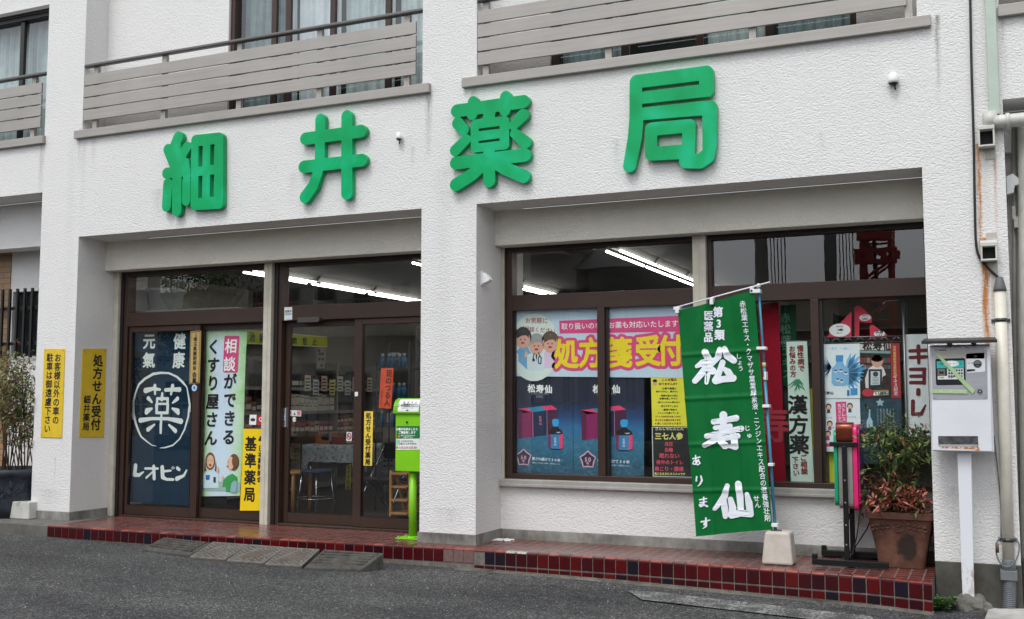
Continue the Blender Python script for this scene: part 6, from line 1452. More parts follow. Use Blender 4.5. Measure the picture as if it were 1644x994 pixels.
mb = MB(); rr = random.Random(4); gx = (atZ(1525, 980, -.2)[0]+atZ(1588, 975, -.2)[0])/2
bmesh.ops.create_icosphere(mb.bm, subdivisions=4, radius=1)
for v in mb.bm.verts:
    n = noise.noise(v.co*2.1)*.18+noise.noise(v.co*6)*.06; v.co = Vector((gx+(v.co.x*(1+n))*.135, -.16+v.co.y*(1+n)*.12, road_z(8.8)+max(-.05, v.co.z*(1+n)*.105)))
tag(mb.build('concrete_footing', m_concrete('footing_concrete', (.06, .055, .045), (.22, .21, .185))), 'lumpy concrete footing at the bottom of the vending box post', 'concrete footing')
# ---------------------------------------------------------------- pipes, cable, vents
PG = flat('#b4c2b4', .45, 0, 'pale_green_pipe', .04); PW_ = flat('#c9c8bf', .45, 0, 'pipe_white', .08); PCR = flat('#d6d0c0', .45, 0, 'pipe_cream', .06); GRY = flat('#6d7275', .5, 0, 'pvc_grey', .06)
mb = MB(); x0 = atY(1581.5, 10, -.03)[0]; x1 = atY(1598.5, 10, -.03)[0]; zt0 = atY(1590, 186, -.03)[2]; mb.box(x0, x1, -.065, -.004, zt0, 7.5)
for z in (5.0, 6.6): mb.box(x0-.008, x1+.008, -.070, .0, z, z+.03)
dpz = mb.build('downpipe', PG, bevel=.004); tag(dpz, 'square pale green downpipe on the right pillar', 'downpipe'); 
jp = atY(1602, 196, -.04)
mb = MB(); mb.tube([(jp[0]-.03, -.045, jp[2]), (jp[0]+.03, -.045, jp[2]), (12, -.045, jp[2]+.02)], .047, n=16)
mb.tube([(jp[0]-.05, -.045, zt0+.02), (jp[0]-.045, -.045, jp[2]-.03)], .05, n=14); mb.tube([(jp[0]+.05, -.045, jp[2]), (jp[0]+.075, -.045, jp[2])], .056, n=16)
tag(mb.build('drain_pipe', PW_), 'dirty white horizontal drain pipe leaving the downpipe to the right', 'pipe')
for (u0, v0, u1, v1, pv0, pv1, lab) in ((1570, 196, 1597, 233, 233, 257, 'upper white square vent hood with rust runs on the right pillar'), (1574, 383, 1601, 416, 374, 440, 'lower white square vent hood with rust runs on the right pillar')):
    a = atY(u0, (v0+v1)/2, -.10); b_ = atY(u1, (v0+v1)/2, -.10); zt1 = atY(u0, v0, -.10)[2]; zb1 = atY(u0, v1, -.10)[2]; A, B = a[0], b_[0]
    e = empty('vent_hood', ((A+B)/2, 0, zb1), lab, 'vent', 'square vent hoods on the right pillar')
    mb = MB(); t = .012
    mb.hexa([(A, -.10, zt1-.055), (B, -.10, zt1-.055), (B, -.002, zt1-.055), (A, -.002, zt1-.055), (A, -.10, zt1-.03), (B, -.10, zt1-.03), (B, -.002, zt1), (A, -.002, zt1)])
    mb.box(A, A+t, -.098, -.002, zb1, zt1-.056); mb.box(B-t, B, -.098, -.002, zb1, zt1-.056); mb.box(A, B, -.098, -.002, zb1-t, zb1)
    mb.build('hood', PW_, e, bevel=.002)
    mb = MB(); mb.box(A+t, B-t, -.03, -.006, zb1, zt1-.056); mb.build('opening', flat('#1b1a18', .8, 0, 'vent_dark', .3), e)
    mb = MB(); p0 = atY(u0+8, pv0, -.004)[2]; p1 = atY(u0+8, pv1, -.004)[2]; mb.box(A+.04, B-.02+.02, -.006, -.0005, p1, max(p0, zt1)); mb.build('back_plate', flat('#b5b1a6', .6, 0, 'plate_dirty', .15), e)
def wline(name, pts, y, r, mat, label, cat, n=8):
    P_ = [atY(u, v, y) for u, v in pts]; mb = MB(); mb.tube([(p[0], y, p[2]) for p in P_], r, n=n); o = mb.build(name, mat); tag(o, label, cat); return o
def smooth_px(L, k=6):
    out = []
    for i in range(len(L)-1):
        p0, p1, p2, p3 = [np.array(L[max(0, min(len(L)-1, j))], float) for j in (i-1, i, i+1, i+2)]
        for t in [q/k for q in range(k)]: out.append(tuple(.5*((2*p1)+(-p0+p2)*t+(2*p0-5*p1+4*p2-p3)*t*t+(-p0+3*p1-3*p2+p3)*t**3)))
    return out+[tuple(L[-1])]
wline('power_cable', smooth_px([(1556.5, -60), (1558, 20), (1559.5, 100), (1563, 220), (1565, 330), (1567, 390), (1573, 414), (1588, 432), (1602, 445)]), -.02, .0085, flat('#15171c', .5, 0, 'cable_black', .1), 'black cable running down the right pillar into the cream conduit', 'cable')
cb = empty('conduit_pole', (9.05, -.05, 0), 'cream conduit pole with grey corrugated foot on the right pillar', 'conduit')
def cpx(v): return 1605.5+(v-470)*(1619-1605.5)/(890-470)
mb = MB(); y_ = -.05; P_ = [atY(cpx(v), v, y_) for v in (462, 700, 900)]; mb.tube([(p[0], y_, p[2]) for p in P_], .038, n=20); mb.build('tube', PCR, cb)
p = atY(cpx(460), 463, y_); mb = MB(); mb.lathe((p[0], y_, p[2]), [(.043, -.02), (.041, .0), (.022, .075), (.012, .08)], n=18); mb.build('weather_cap', flat('#5d5f60', .6, 0, 'cap_grey', .08), cb)
for v in (514, 867):
    p = atY(cpx(v), v, y_); mb = MB(); mb.tube([(p[0], y_, p[2]-.012), (p[0], y_, p[2]+.012)], .041, n=20); mb.box(p[0]-.06, p[0]+.06, -.012, -.001, p[2]-.01, p[2]+.01); mb.build('strap', flat('#4a4b4a', .4, .6, 'strap_grey', .1), cb)
pA = atY(cpx(898), 898, y_); mb = MB(); mb.tube([(pA[0], y_, pA[2]), (pA[0], y_, pA[2]-.07)], .043, n=20); mb.box(pA[0]-.055, pA[0]+.05, y_-.05, y_+.048, pA[2]-.135, pA[2]-.07); mb.build('socket', GRY, cb, bevel=.004)
mb = MB(); zz0 = pA[2]-.135; zb_end = road_z(9.05)-.02; n = 17; pts, rs = [], []
for k in range(n*4+1): z = zz0+(zb_end-zz0)*k/(n*4); pts.append((pA[0]-.012*(k/(n*4))**2, y_, z)); rs.append(.040+.004*math.cos(k*math.pi/2))
mb.tube(pts, rs, n=20); mb.build('corrugated_sleeve', GRY, cb)
wl = [(1607, 862), (1600, 872), (1600.5, 893), (1610, 908), (1624, 908), (1634, 893), (1636, 874), (1628, 862)]
o = wline('ground_wire', smooth_px(wl), -.105, .005, GRY, 'grey loop of wire hanging on the cream conduit', 'wire')
mb = MB(); L_ = smooth_px([(1596, 700), (1606, 800), (1607, 862)]); mb.tube([(atY(u, v, -.03)[0], -.03, atY(u, v, -.03)[2]) for u, v in L_], .004, n=6); mb.build('wire_lead', GRY, None).parent = None
bpy.data.objects['wire_lead'].parent = o
mb = MB(); p = atY(1601, 880, -.11); mb.tube([(p[0], -.11, p[2]-.03), (p[0], -.11, p[2]+.03)], .011, n=8); q = mb.build('connector', flat('#5b4038', .5, 0, 'connector_brown', .1), None); q.parent = o
# pipes in the right bay
o = wline('thin_conduit', [(1628, 205), (1629, 500), (1633, 750), (1636, 985)], .36, .017, flat('#8d8a82', .5, 0, 'old_conduit', .1), 'thin weathered conduit right of the right pillar', 'pipe')
o = wline('drain_pipe', [(1655, 190), (1657, 500), (1660, 990)], .30, .085, PW_, 'thick white vertical pipe at the right edge of the picture', 'pipe', 20)
p = atY(1626, 285, .33); mb = MB(); mb.prism([(p[0]-.045, .28, p[2]), (p[0]-.045, .28, p[2]-.13), (p[0]+.0, .28, p[2]-.12), (p[0]+.01, .28, p[2]-.07), (p[0]+.055, .28, p[2]-.06), (p[0]+.055, .28, p[2]-.04), (p[0]+.0, .28, p[2]+.02)], (0, .08, 0)); tag(mb.build('vent_hood', WHITEP, bevel=.004), 'small white vent cap beside the thin conduit right of the pillar', 'vent')
p = atY(1632, 340, .33); mb = MB(); mb.box(p[0]-.02, p[0]+.04, .30, .38, p[2]-.12, p[2]-.04); mb.box(p[0]-.03, p[0]-.005, .31, .33, p[2]-.06, p[2]+.04); tag(mb.build('junction_box', flat('#b9b7ac', .5, 0, 'jbox', .1), bevel=.004), 'small grey junction box on the thin conduit at the right edge', 'junction box')
# small hoods and lamps on the wall
def hood(u, v, y, w, h, label, plane='y'):
    p = atY(u, v, y); e = empty('vent_hood', (p[0], 0, p[2]), label, 'vent')
    mb = MB(); mb.lathe((p[0], -.035, p[2]-h*.5), [(w*.52, 0), (w*.55, h*.25), (w*.5, h*.7), (w*.25, h*.95), (w*.05, h)], n=16); mb.build('shell', WHITEP, e)
    mb = MB(); mb.lathe((p[0], -.035, p[2]-h*.5-.012), [(w*.25, 0), (w*.42, .008), (w*.50, .013)], n=16); mb.tube([(p[0]+.01, -.04, p[2]-h*.5), (p[0]+.012, -.045, p[2]-h*.5-.05)], .006, n=6); mb.build('opening', flat('#101010', .6, 0, 'hood_dark', .1), e)
hood(1434, 125, -.03, .072, .085, 'white rounded vent cap high on the fascia near its right end')
hood(641, 218, -.03, .05, .062, 'small white vent cap on the fascia between two green characters')
pl = atX(779, 447, XD+.03); e = empty('vent_hood', (XD, pl[1], pl[2]-.05), 'small white shell shaped cap on the inner side of the centre pillar', 'vent')
mb = MB(); mb.box(XD+.001, XD+.012, pl[1]-.035, pl[1]+.045, pl[2]-.06, pl[2]+.06); mb.build('back_plate', WHITEP, e, bevel=.002)
mb = MB(); mb.prism([(XD+.012, pl[1]-.03, pl[2]+.05), (XD+.012, pl[1]-.03, pl[2]-.05), (XD+.075, pl[1]-.03, pl[2]-.028), (XD+.085, pl[1]-.03, pl[2]-.012), (XD+.05, pl[1]-.03, pl[2]+.035)], (0, .07, 0)); mb.build('shell', WHITEP, e, bevel=.004)
# weeds and moss
def weed(u, v, n, r, label, col=('#3f6a22', '#56822f', '#2d4c1a'), zz=None):
    z = road_z(8) if zz is None else zz; c = atZ(u, v, z); rnd = random.Random(int(u)); mb = MB(); ms = [flat(q, .5, 0, 'weed_'+q[1:], .1) for q in col]
    for k in range(n):
        a = rnd.uniform(0, 6.28); L = rnd.uniform(.3, 1)*r; h = rnd.uniform(.1, .75)*r; x, y = c[0]+L*math.cos(a), c[1]+L*.7*math.sin(a); zz_ = road_z(c[0])+.01+h
        mb.tube([(c[0]+.2*L*math.cos(a), c[1]+.15*L*math.sin(a), road_z(c[0])), (x, y, zz_)], .0012, ms[0], n=3)
        for j in range(5):
            t = rnd.uniform(0, 6.28); s_ = rnd.uniform(.007, .014); cx, cy = x+rnd.gauss(0, .012), y+rnd.gauss(0, .01); q = zz_+rnd.uniform(-.01, .01)
            mb.poly([(cx+s_*math.cos(t+i*1.256), cy+s_*math.sin(t+i*1.256), q+rnd.uniform(-.004, .004)) for i in range(5)], rnd.choice(ms))
    o = mb.build('weed', None, clean=False); tag(o, label, 'weed', 'weeds along the step')
weed(1505, 978, 90, .115, 'bright green weed at the right foot of the step by the pillar')
weed(1355, 962, 60, .11, 'weed with darker leaves below the potted shrub at the foot of the step', ('#3d4f22', '#5a4a2a', '#48602a'))
weed(1398, 966, 34, .07, 'low reddish weed just left of the bright green one', ('#4d3a28', '#5a4a2a', '#48502a'))
weed(960, 927, 34, .07, 'small weed at the foot of the step before the dark posters', ('#4a5a30', '#5d6a40', '#39472a'))
weed(1020, 937, 12, .04, 'tiny weed at the foot of the step near the white line end', ('#4a5a30', '#5d6a40', '#39472a'))
weed(634, 897, 12, .04, 'small yellowish weed beside the right ribbed ramp', ('#6a6a30', '#7d7a40', '#59572a'))
rnd = random.Random(9); mb = MB(); MOS = [flat(c, .9, 0, 'debris_'+c[1:], .2) for c in ('#5a4c34', '#6d6044', '#3e3a26', '#4d5230')]
for k in range(900):
    x = rnd.choice([rnd.uniform(1.3, 2.6), rnd.uniform(5.2, 8.6)]) if rnd.random() < .8 else rnd.uniform(.7, 8.6)
    y = deck_y(x)-.02-abs(rnd.gauss(0, .03)); z = road_z(x)+(.018 if x > 5 else .008); s_ = rnd.uniform(.003, .009); t = rnd.uniform(0, 3)
    mb.poly([(x+s_*math.cos(t), y+s_*math.sin(t), z), (x-s_*math.sin(t)*.5, y+s_*math.cos(t)*.5, z+.004), (x-s_*math.cos(t), y-s_*math.sin(t), z), (x+s_*math.sin(t)*.5, y-s_*math.cos(t)*.5, z+.003)], rnd.choice(MOS))
tag(mb.build('leaf_litter', None, clean=False), kind='stuff')
# loose chippings on the asphalt
rnd = random.Random(12); mb = MB(); CH = [flat(c, .8, 0, 'chip_'+c[1:], .1) for c in ('#8b8a86', '#a9a8a4', '#6a6966')]
for k in range(420):
    u, v = rnd.uniform(0, 1640), rnd.uniform(870, 994); c = atZ(u, v, road_z(5)); x, y = c[0], c[1]
    if y > deck_y(x)-.05 or (y > -.95 and 1.6 < x < 4.7): continue
    s_ = rnd.uniform(.002, .0055); q = [(x+s_*math.cos(i*1.57+k), y+s_*math.sin(i*1.57+k)) for i in range(4)]; z = road_z(x)+.002
    mb.hexa([(*p, z-.004) for p in q]+[(p[0]*.7+x*.3, p[1]*.7+y*.3, z+s_) for p in q], rnd.choice(CH))
tag(mb.build('loose_gravel', None), kind='stuff')
mb = MB(); q = [atZ(*p, road_z(9)) for p in ((1588, 979), (1604, 981), (1720, 981), (1720, 1005), (1580, 1000))]
mb.prism([(p[0], p[1], road_z(9)+.004) for p in q], (0, 0, .012)); tag(mb.build('paving_slab', m_concrete('pale_slab', (.22, .20, .17), (.48, .47, .45)), bevel=.003), kind='structure')
# ================================================================ interior furnishings
TUBE = m_emit('fluorescent_tube', (1, .98, .93), 7.0); LBOD = flat('#3a3935', .6, 0, 'lamp_body', .03)
def lamp(x, y0, y1, lab):
    e = empty('ceiling_lamp', (x, (y0+y1)/2, 2.6), lab, 'ceiling lamp', 'twin tube lamps on the shop ceiling')
    mb = MB(); mb.prism([(x-.075, y0, 2.599), (x-.035, y0, 2.545), (x+.035, y0, 2.545), (x+.075, y0, 2.599)], (0, y1-y0, 0)); mb.build('lamp_body', LBOD, e)
    for dx in (-.062, .062):
        mb = MB(); mb.tube([(x+dx, y0+.03, 2.515), (x+dx, y1-.03, 2.515)], .0115, n=10); mb.build('tube', TUBE, e)
for (x, row, ys, wh) in ((2.07, 'left', (.75, 1.98, 3.20, 4.42), 'over the entrance'), (4.03, 'mid', (.80, 2.02, 3.24), 'behind the centre pillar'), (5.99, 'right', (.80, 2.02, 3.24, 4.46), 'over the window display')):
    for k, y in enumerate(ys): lamp(x, y, y+1.17, '%s twin tube lamp from the front in the row %s' % (('first', 'second', 'third', 'fourth')[k], wh))
def Xp(u, v, x): p = atX(u, v, x); return (p[1], p[2])
# yellow-green fascia board and paper on the left wall, facing into the room
PLW = Plane('x', .72)
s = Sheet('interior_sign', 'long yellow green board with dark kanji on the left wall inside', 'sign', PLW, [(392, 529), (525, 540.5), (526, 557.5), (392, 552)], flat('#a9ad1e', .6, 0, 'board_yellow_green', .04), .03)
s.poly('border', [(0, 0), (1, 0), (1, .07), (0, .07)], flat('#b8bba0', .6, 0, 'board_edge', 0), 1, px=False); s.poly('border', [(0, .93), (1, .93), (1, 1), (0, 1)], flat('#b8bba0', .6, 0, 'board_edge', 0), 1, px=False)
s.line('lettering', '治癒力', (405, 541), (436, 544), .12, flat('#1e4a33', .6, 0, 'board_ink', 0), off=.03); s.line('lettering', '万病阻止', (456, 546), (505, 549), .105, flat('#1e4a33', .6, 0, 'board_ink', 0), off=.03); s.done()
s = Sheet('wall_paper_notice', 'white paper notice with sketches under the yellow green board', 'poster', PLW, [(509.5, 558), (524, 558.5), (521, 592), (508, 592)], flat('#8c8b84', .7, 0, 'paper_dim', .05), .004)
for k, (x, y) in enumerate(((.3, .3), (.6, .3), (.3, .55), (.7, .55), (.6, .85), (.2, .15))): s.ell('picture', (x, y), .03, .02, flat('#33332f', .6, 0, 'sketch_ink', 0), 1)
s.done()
# shelving against the left wall
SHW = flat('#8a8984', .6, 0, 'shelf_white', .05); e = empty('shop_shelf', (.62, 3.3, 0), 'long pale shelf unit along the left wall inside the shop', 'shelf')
for z in (.10, .50, .78, 1.06, 1.36):
    mb = MB(); mb.box(.42, .95, 1.9, 5.4, z-.02, z); mb.box(.945, .955, 1.9, 5.4, z-.035, z+.004); mb.build('shelf_board', SHW, e)
for y in (1.9, 3.05, 4.2, 5.38):
    mb = MB(); mb.box(.42, .93, y, y+.02, .012, 1.7); mb.build('side_panel', SHW, e)
mb = MB(); mb.box(.421, .43, 1.93, 5.37, .02, 1.7); mb.build('back_panel', flat('#6f6e69', .8, 0, 'shelf_back', .1), e)
rnd = random.Random(33)
PALL = ['#b85a4e', '#cc8470', '#d8ab98', '#b0aaa0', '#dcd8cc', '#a03434', '#4f8f74', '#dcae5c', '#5c74a0', '#f0e8d8', '#c44a58']
def boxes(x0, x1, y0, y1, z, wr, hr, cols, label, n=None, face='x', txt=False, stack=1):
    """a run of packets on a shelf; each packet is a thing"""
    y = y0; k = 0; out = []
    while y < y1-.03:
        w = rnd.uniform(*wr); h = rnd.uniform(*hr)
        for q in range(stack):
            c = rnd.choice(cols); zz = z+.001+q*(h+.001)
            mb = MB(); mb.box(x0, x1, y, y+w-.006, zz, zz+h, flat(c, .5, 0, None, .08))
            mb.box(x1-.0005, x1+.0012, y+.006, y+w-.012, zz+h*.18, zz+h*.5, flat('#c6c2b8', .5, 0, 'packet_label', .05))
            mb.box(x1-.0005, x1+.0014, y+.012, y+w-.018, zz+h*.62, zz+h*.72, flat('#33302c', .5, 0, 'packet_print', .0))
            o = mb.build('medicine_box', None); out.append(o)
        y += w; k += 1
    for o in out: tag(o, label, 'box', label.replace(' a ', ' ')[:60])
    return out
boxes(.62, .90, 2.95, 4.1, 1.06, (.075, .12), (.09, .12), ['#b7b3a8', '#c9c2b4'], 'pale packet in the row on the upper shelf of the left wall', stack=2)
boxes(.62, .90, 4.25, 5.2, .78, (.08, .12), (.10, .12), ['#8c4a42', '#a36a5a', '#b98d7c'], 'reddish packet stacked on the middle shelf of the left wall', stack=2)
boxes(.62, .90, 3.1, 4.15, .78, (.08, .12), (.12, .15), ['#8c4a42', '#a36a5a', '#9a3f4a', '#b98d7c'], 'red brown packet in the front part of the middle shelf of the left wall')
boxes(.62, .90, 3.1, 5.2, .50, (.09, .16), (.10, .2), PALL, 'mixed packet on the lower shelf of the left wall')
boxes(.62, .90, 1.95, 3.0, 1.06, (.09, .14), (.12, .22), ['#7a2c2c', '#8c4a42', '#33302c', '#4a5a78'], 'dark red packet at the front end of the upper shelf')
boxes(.62, .90, 1.95, 3.0, .78, (.09, .14), (.12, .22), PALL, 'mixed packet at the front end of the middle shelf')
boxes(.62, .90, 3.2, 5.1, 1.36, (.10, .18), (.12, .25), ['#33302c', '#4c4a46', '#7a2c2c', '#2e3a40'], 'dark packet on the top shelf of the left wall')
# display counter
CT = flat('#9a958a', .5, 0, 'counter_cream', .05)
e = empty('shop_counter', (3.6, 3.9, 0), 'cream service counter at the back of the shop', 'counter')
mb = MB(); mb.box(2.0, 6.6, 3.6, 4.15, .05, .88); mb.build('body', CT, e, bevel=.01); mb = MB(); mb.box(1.95, 6.65, 3.55, 4.2, .881, .92); mb.build('worktop', flat('#6b4a33', .4, 0, 'wood_top', .12), e, bevel=.006)
mb = MB()
for x in (2.9, 3.8, 4.7, 5.6): mb.box(x, x+.006, 3.596, 3.60, .08, .86)
mb.build('panel_joint', flat('#55524b', .6, 0, 'joint_dark', 0), e)
e = empty('back_shelf', (4.4, 6.1, 0), 'tall medicine cabinet against the back wall', 'cabinet')
for z in (.06, .5, .9, 1.3, 1.7, 2.1):
    mb = MB(); mb.box(1.2, 8.4, 5.85, 6.27, z-.02, z); mb.build('shelf_board', SHW, e)
for x in (1.2, 2.4, 3.6, 4.8, 6.0, 7.2, 8.38):
    mb = MB(); mb.box(x, x+.02, 5.86, 6.27, .012, 2.3); mb.build('side_panel', SHW, e)
def row_boxes(z, x0, x1, y, label, cols, hr=(.1, .25), wr=(.08, .2)):
    x = x0
    while x < x1-.05:
        w = rnd.uniform(*wr); h = rnd.uniform(*hr)
        if rnd.random() < .9:
            mb = MB(); mb.box(x, x+w-.008, y, y+.2, z+.001, z+h, flat(rnd.choice(cols), .5, 0, None, .08)); mb.box(x+.01, x+w-.018, y-.001, y+.001, z+h*.2, z+h*.5, flat('#c6c2b8', .5, 0, 'packet_label', .05))
            tag(mb.build('medicine_box', None), label, 'box', label[:60])
        x += w
for z, nm in ((.5, 'second'), (.9, 'third'), (1.3, 'fourth'), (1.7, 'fifth')): row_boxes(z, 1.25, 4.7, 5.9, 'packet on the %s shelf of the tall cabinet at the back' % nm, PALL)
for k in range(9):
    y_ = 3.4+.19*k; z_ = 1.52-.05*(k % 2); mb = MB(); mb.box(.952, .957, y_, y_+.13, z_-.2, z_, flat(['#c9c4b2', '#b8bfc2', '#cfae9c', '#d2cf8c'][k % 4], .6, 0, None, .05))
    for q in range(4): mb.box(.957, .958, y_+.015, y_+.11, z_-.18+q*.042, z_-.16+q*.042, flat('#4b4642', .6, 0, 'packet_print_b', 0))
    tag(mb.build('shelf_leaflet', None), 'small printed leaflet hanging on the edge of the upper shelf of the left wall', 'leaflet', 'leaflets hanging on the left wall shelf')
row_boxes(.921, 2.0, 4.4, 3.7, 'packet standing on the wooden top of the service counter', PALL, (.08, .24), (.07, .16))
for k, (x_, w_, c_) in enumerate(((2.3, .3, '#c9cfc8'), (2.9, .42, '#d8c9b0'), (3.6, .3, '#b9cdd8'), (4.1, .34, '#dcd9a8'))):
    s = Sheet.__new__(Sheet); s.disp = None; s.layer = .001; s.parts = {}; s.pl = Plane('y', 3.585)
    mb = MB(); mb.box(x_, x_+w_, 3.588, 3.594, .35, .80); s.root = mb.build('counter_poster', flat(c_, .6, 0, None, .04)); s.c = [(x_, .80), (x_+w_, .80), (x_+w_, .35), (x_, .35)]; s.pl = Plane('y', 3.587)
    tag(s.root, 'printed notice on the front of the service counter, %s from the left' % ('first', 'second', 'third', 'fourth')[k], 'notice')
    for q in range(5): s.line('lettering', 'お薬のご案内', (.12, .15+.16*q), (.88, .15+.16*q), .05, INK, px=False, off=.01)
    s.done()
# blue bottle rack by the right door
e = empty('bottle_rack', (3.75, 2.1, 0), 'dark wire rack carrying pale topped bottles inside the right door', 'rack')
bx = atY(611, 580, 2.1)[0]; bx2 = atY(665, 580, 2.1)[0]; bz = atY(640, 592, 2.1)[2]
for z in (bz, bz-.32, bz-.62, .3):
    mb = MB(); mb.box(bx, bx2, 2.0, 2.3, z-.012, z); mb.build('shelf_board', flat('#3a3d40', .5, .3, 'rack_grey', .1), e)
for x in (bx, bx2-.02):
    for y in (2.0, 2.28):
        mb = MB(); mb.tube([(x+.01, y, .012), (x+.01, y, bz+.3)], .010, n=6); mb.build('post', flat('#3a3d40', .5, .3, 'rack_grey', .1), e)
BB = flat('#3f6f96', .3, 0, 'bottle_blue', .05); BW = flat('#a9b7bd', .4, 0, 'bottle_cap_pale', .04)
n = int((bx2-bx-.05)/.068)
for lv, (zz, lab) in enumerate(((bz, 'blue bottle with a pale cap in the top row of the wire rack'), (bz-.32, 'blue bottle in the middle row of the wire rack'), (bz-.62, 'blue bottle in the low row of the wire rack'))):
    for k in range(n):
        if lv and rnd.random() < .25: continue
        c = (bx+.05+k*.068, 2.06+.02*(k % 2), zz+.001); e2 = empty('bottle', c, lab, 'bottle', 'bottles on the wire rack')
        mb = MB(); mb.lathe(c, [(.027, 0), (.028, .09), (.024, .11), (.014, .125)], n=12); mb.build('body', BB, e2); mb = MB(); mb.lathe((c[0], c[1], c[2]+.125), [(.017, 0), (.017, .035), (.012, .04)], n=12); mb.build('cap', BW, e2)
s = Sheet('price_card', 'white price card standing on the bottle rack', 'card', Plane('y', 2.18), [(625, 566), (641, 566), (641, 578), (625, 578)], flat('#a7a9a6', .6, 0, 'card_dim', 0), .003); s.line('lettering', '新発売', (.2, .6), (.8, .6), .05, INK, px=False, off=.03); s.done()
# stools, table with cloth, slatted chair
WOOD = flat('#b5834a', .45, 0, 'birch_wood', .12, .5, 6)
def stool(px, pz, label, wood=True, seatz=.45, r=.165):
    c = atZ(px, pz, .012); e = empty('stool', (c[0], c[1], .012), label, 'stool')
    mb = MB(); mb.lathe((c[0], c[1], seatz), [(r-.01, -.035), (r, -.03), (r+.003, -.012), (r-.012, 0), (.02, .004)], n=28); mb.build('seat', WOOD if wood else flat('#1f3450', .6, 0, 'blue_vinyl', .05), e)
    for k in range(4):
        a = .6+k*math.pi/2; x, y = c[0]+math.cos(a)*(r-.02), c[1]+math.sin(a)*(r-.02); x2, y2 = c[0]+math.cos(a)*(r+.01), c[1]+math.sin(a)*(r+.01)
        mb = MB()
        if wood: mb.tube([(x2, y2, .014), (x2, y2, seatz-.12), (x, y, seatz-.05), (x-math.cos(a)*.05, y-math.sin(a)*.05, seatz-.034)], [.02, .021, .019, .014], n=8)
        else: mb.tube([(x2+math.cos(a)*.03, y2+math.sin(a)*.03, .014), (x, y, seatz-.033)], .010, n=8)
        mb.build('leg', WOOD if wood else CHROME, e)
    if not wood:
        mb = MB(); R_ = r+.015; mb.tube([(c[0]+R_*math.cos(t*.2618), c[1]+R_*math.sin(t*.2618), .17) for t in range(25)], .007, n=6, cap=False); mb.build('foot_ring', CHROME, e)
stool(470, 822, 'round wooden stool with bent legs just inside the double doors')
stool(507, 824, 'round blue stool with chrome legs and foot ring beside the wooden one', False, .47)
cx, cy = 2.15, 2.55
e = empty('display_table', (cx, cy, .012), 'small table under a pale patterned cloth inside the double doors', 'table')
mb = MB(); mb.box(cx-.38, cx+.38, cy-.3, cy+.3, .665, .69); mb.build('tabletop', WOOD, e)
for sx in (-1, 1):
    for sy in (-1, 1):
        mb = MB(); mb.tube([(cx+sx*.33, cy+sy*.25, .014), (cx+sx*.33, cy+sy*.25, .665)], .018, n=8); mb.build('leg', CHROME, e)
m = m_patch('patterned_cloth', [(.40, (.20, .23, .25)), (.46, (.42, .44, .45)), (.6, (.50, .52, .53))], 28, rough=.9)
mb = MB(); n = 40; ring = []
for k in range(n*4):
    t = k/(n*4)*2*math.pi; ax = max(abs(math.cos(t)), abs(math.sin(t))); ring.append((math.cos(t)/ax*.40, math.sin(t)/ax*.32, t))
lv = [(0.93, .697, 0), (1.0, .694, .0), (1.03, .64, .5), (1.06, .50, 1)]
prev = None
for sc_, z, wv in lv:
    r_ = [mb.bm.verts.new((cx+x*sc_*(1+.04*wv*math.sin(14*t)), cy+y*sc_*(1+.04*wv*math.sin(14*t)), z-(.10 if abs(math.cos(2*t)) < .35 and wv == 1 else 0))) for x, y, t in ring]
    if prev:
        for i in range(len(r_)): f = mb.bm.faces.new([prev[i], prev[(i+1) % len(r_)], r_[(i+1) % len(r_)], r_[i]]); f.smooth = True
    else: mb.bm.faces.new(r_)
    prev = r_
tag(mb.build('tablecloth', m, clean=False), 'pale patterned cloth draped over the small table inside', 'tablecloth')
boxes(cx-.05, cx+.15, cy-.25, cy+.25, .698, (.09, .13), (.06, .12), ['#a5713a', '#b7b3a8', '#8c4a42'], 'small packet standing on the patterned tablecloth')
mb = MB(); mb.box(cx-.30, cx-.12, cy-.2, cy+.1, .699, .82); mb.box(cx-.301, cx-.119, cy-.202, cy-.2, .70, .74, None); tag(mb.build('leaflet_box', flat('#b0612c', .6, 0, 'leaflet_orange', .1)), 'orange leaflet box on the patterned tablecloth', 'box')
s = Sheet('clip_poster', 'tilted leaflet with a dark green patch on the table inside the double doors', 'leaflet', Plane('y', 2.35), [(514, 700), (530, 694), (541, 726), (527, 730)], flat('#8d918a', .6, 0, 'leaflet_grey', .05), .003)
s.poly('picture', [(.25, .45), (.6, .5), (.8, .35), (.85, .8), (.3, .9)], flat('#123d24', .6, 0, 'leaflet_green', 0), 1, px=False); s.done()
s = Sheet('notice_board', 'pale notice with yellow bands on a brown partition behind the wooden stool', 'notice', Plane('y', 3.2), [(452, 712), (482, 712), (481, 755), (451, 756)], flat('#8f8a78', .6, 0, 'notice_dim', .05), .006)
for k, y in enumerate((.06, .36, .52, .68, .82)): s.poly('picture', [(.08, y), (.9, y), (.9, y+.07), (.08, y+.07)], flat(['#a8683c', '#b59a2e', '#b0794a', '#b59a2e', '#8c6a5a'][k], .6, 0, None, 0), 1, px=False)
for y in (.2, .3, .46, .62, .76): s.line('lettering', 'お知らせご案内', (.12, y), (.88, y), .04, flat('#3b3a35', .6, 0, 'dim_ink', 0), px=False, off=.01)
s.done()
mb = MB(); a = atY(440, 760, 3.25); b_ = atY(507, 700, 3.25); mb.box(a[0], b_[0], 3.25, 3.30, .012, b_[2]+.05); tag(mb.build('partition', flat('#5c3d27', .6, 0, 'partition_brown', .12)), 'low brown partition behind the wooden stool', 'partition')
s = Sheet('hanging_price_strip', 'narrow yellow strip with writing hanging from the table', 'notice', Plane('y', 2.2), [(556, 748), (564, 744), (563, 786), (554, 786)], flat('#8c8420', .6, 0, 'strip_olive', .05), .002); s.line('lettering', 'おすすめ品', (.5, .1), (.5, .9), .045, INK, px=False); s.done()
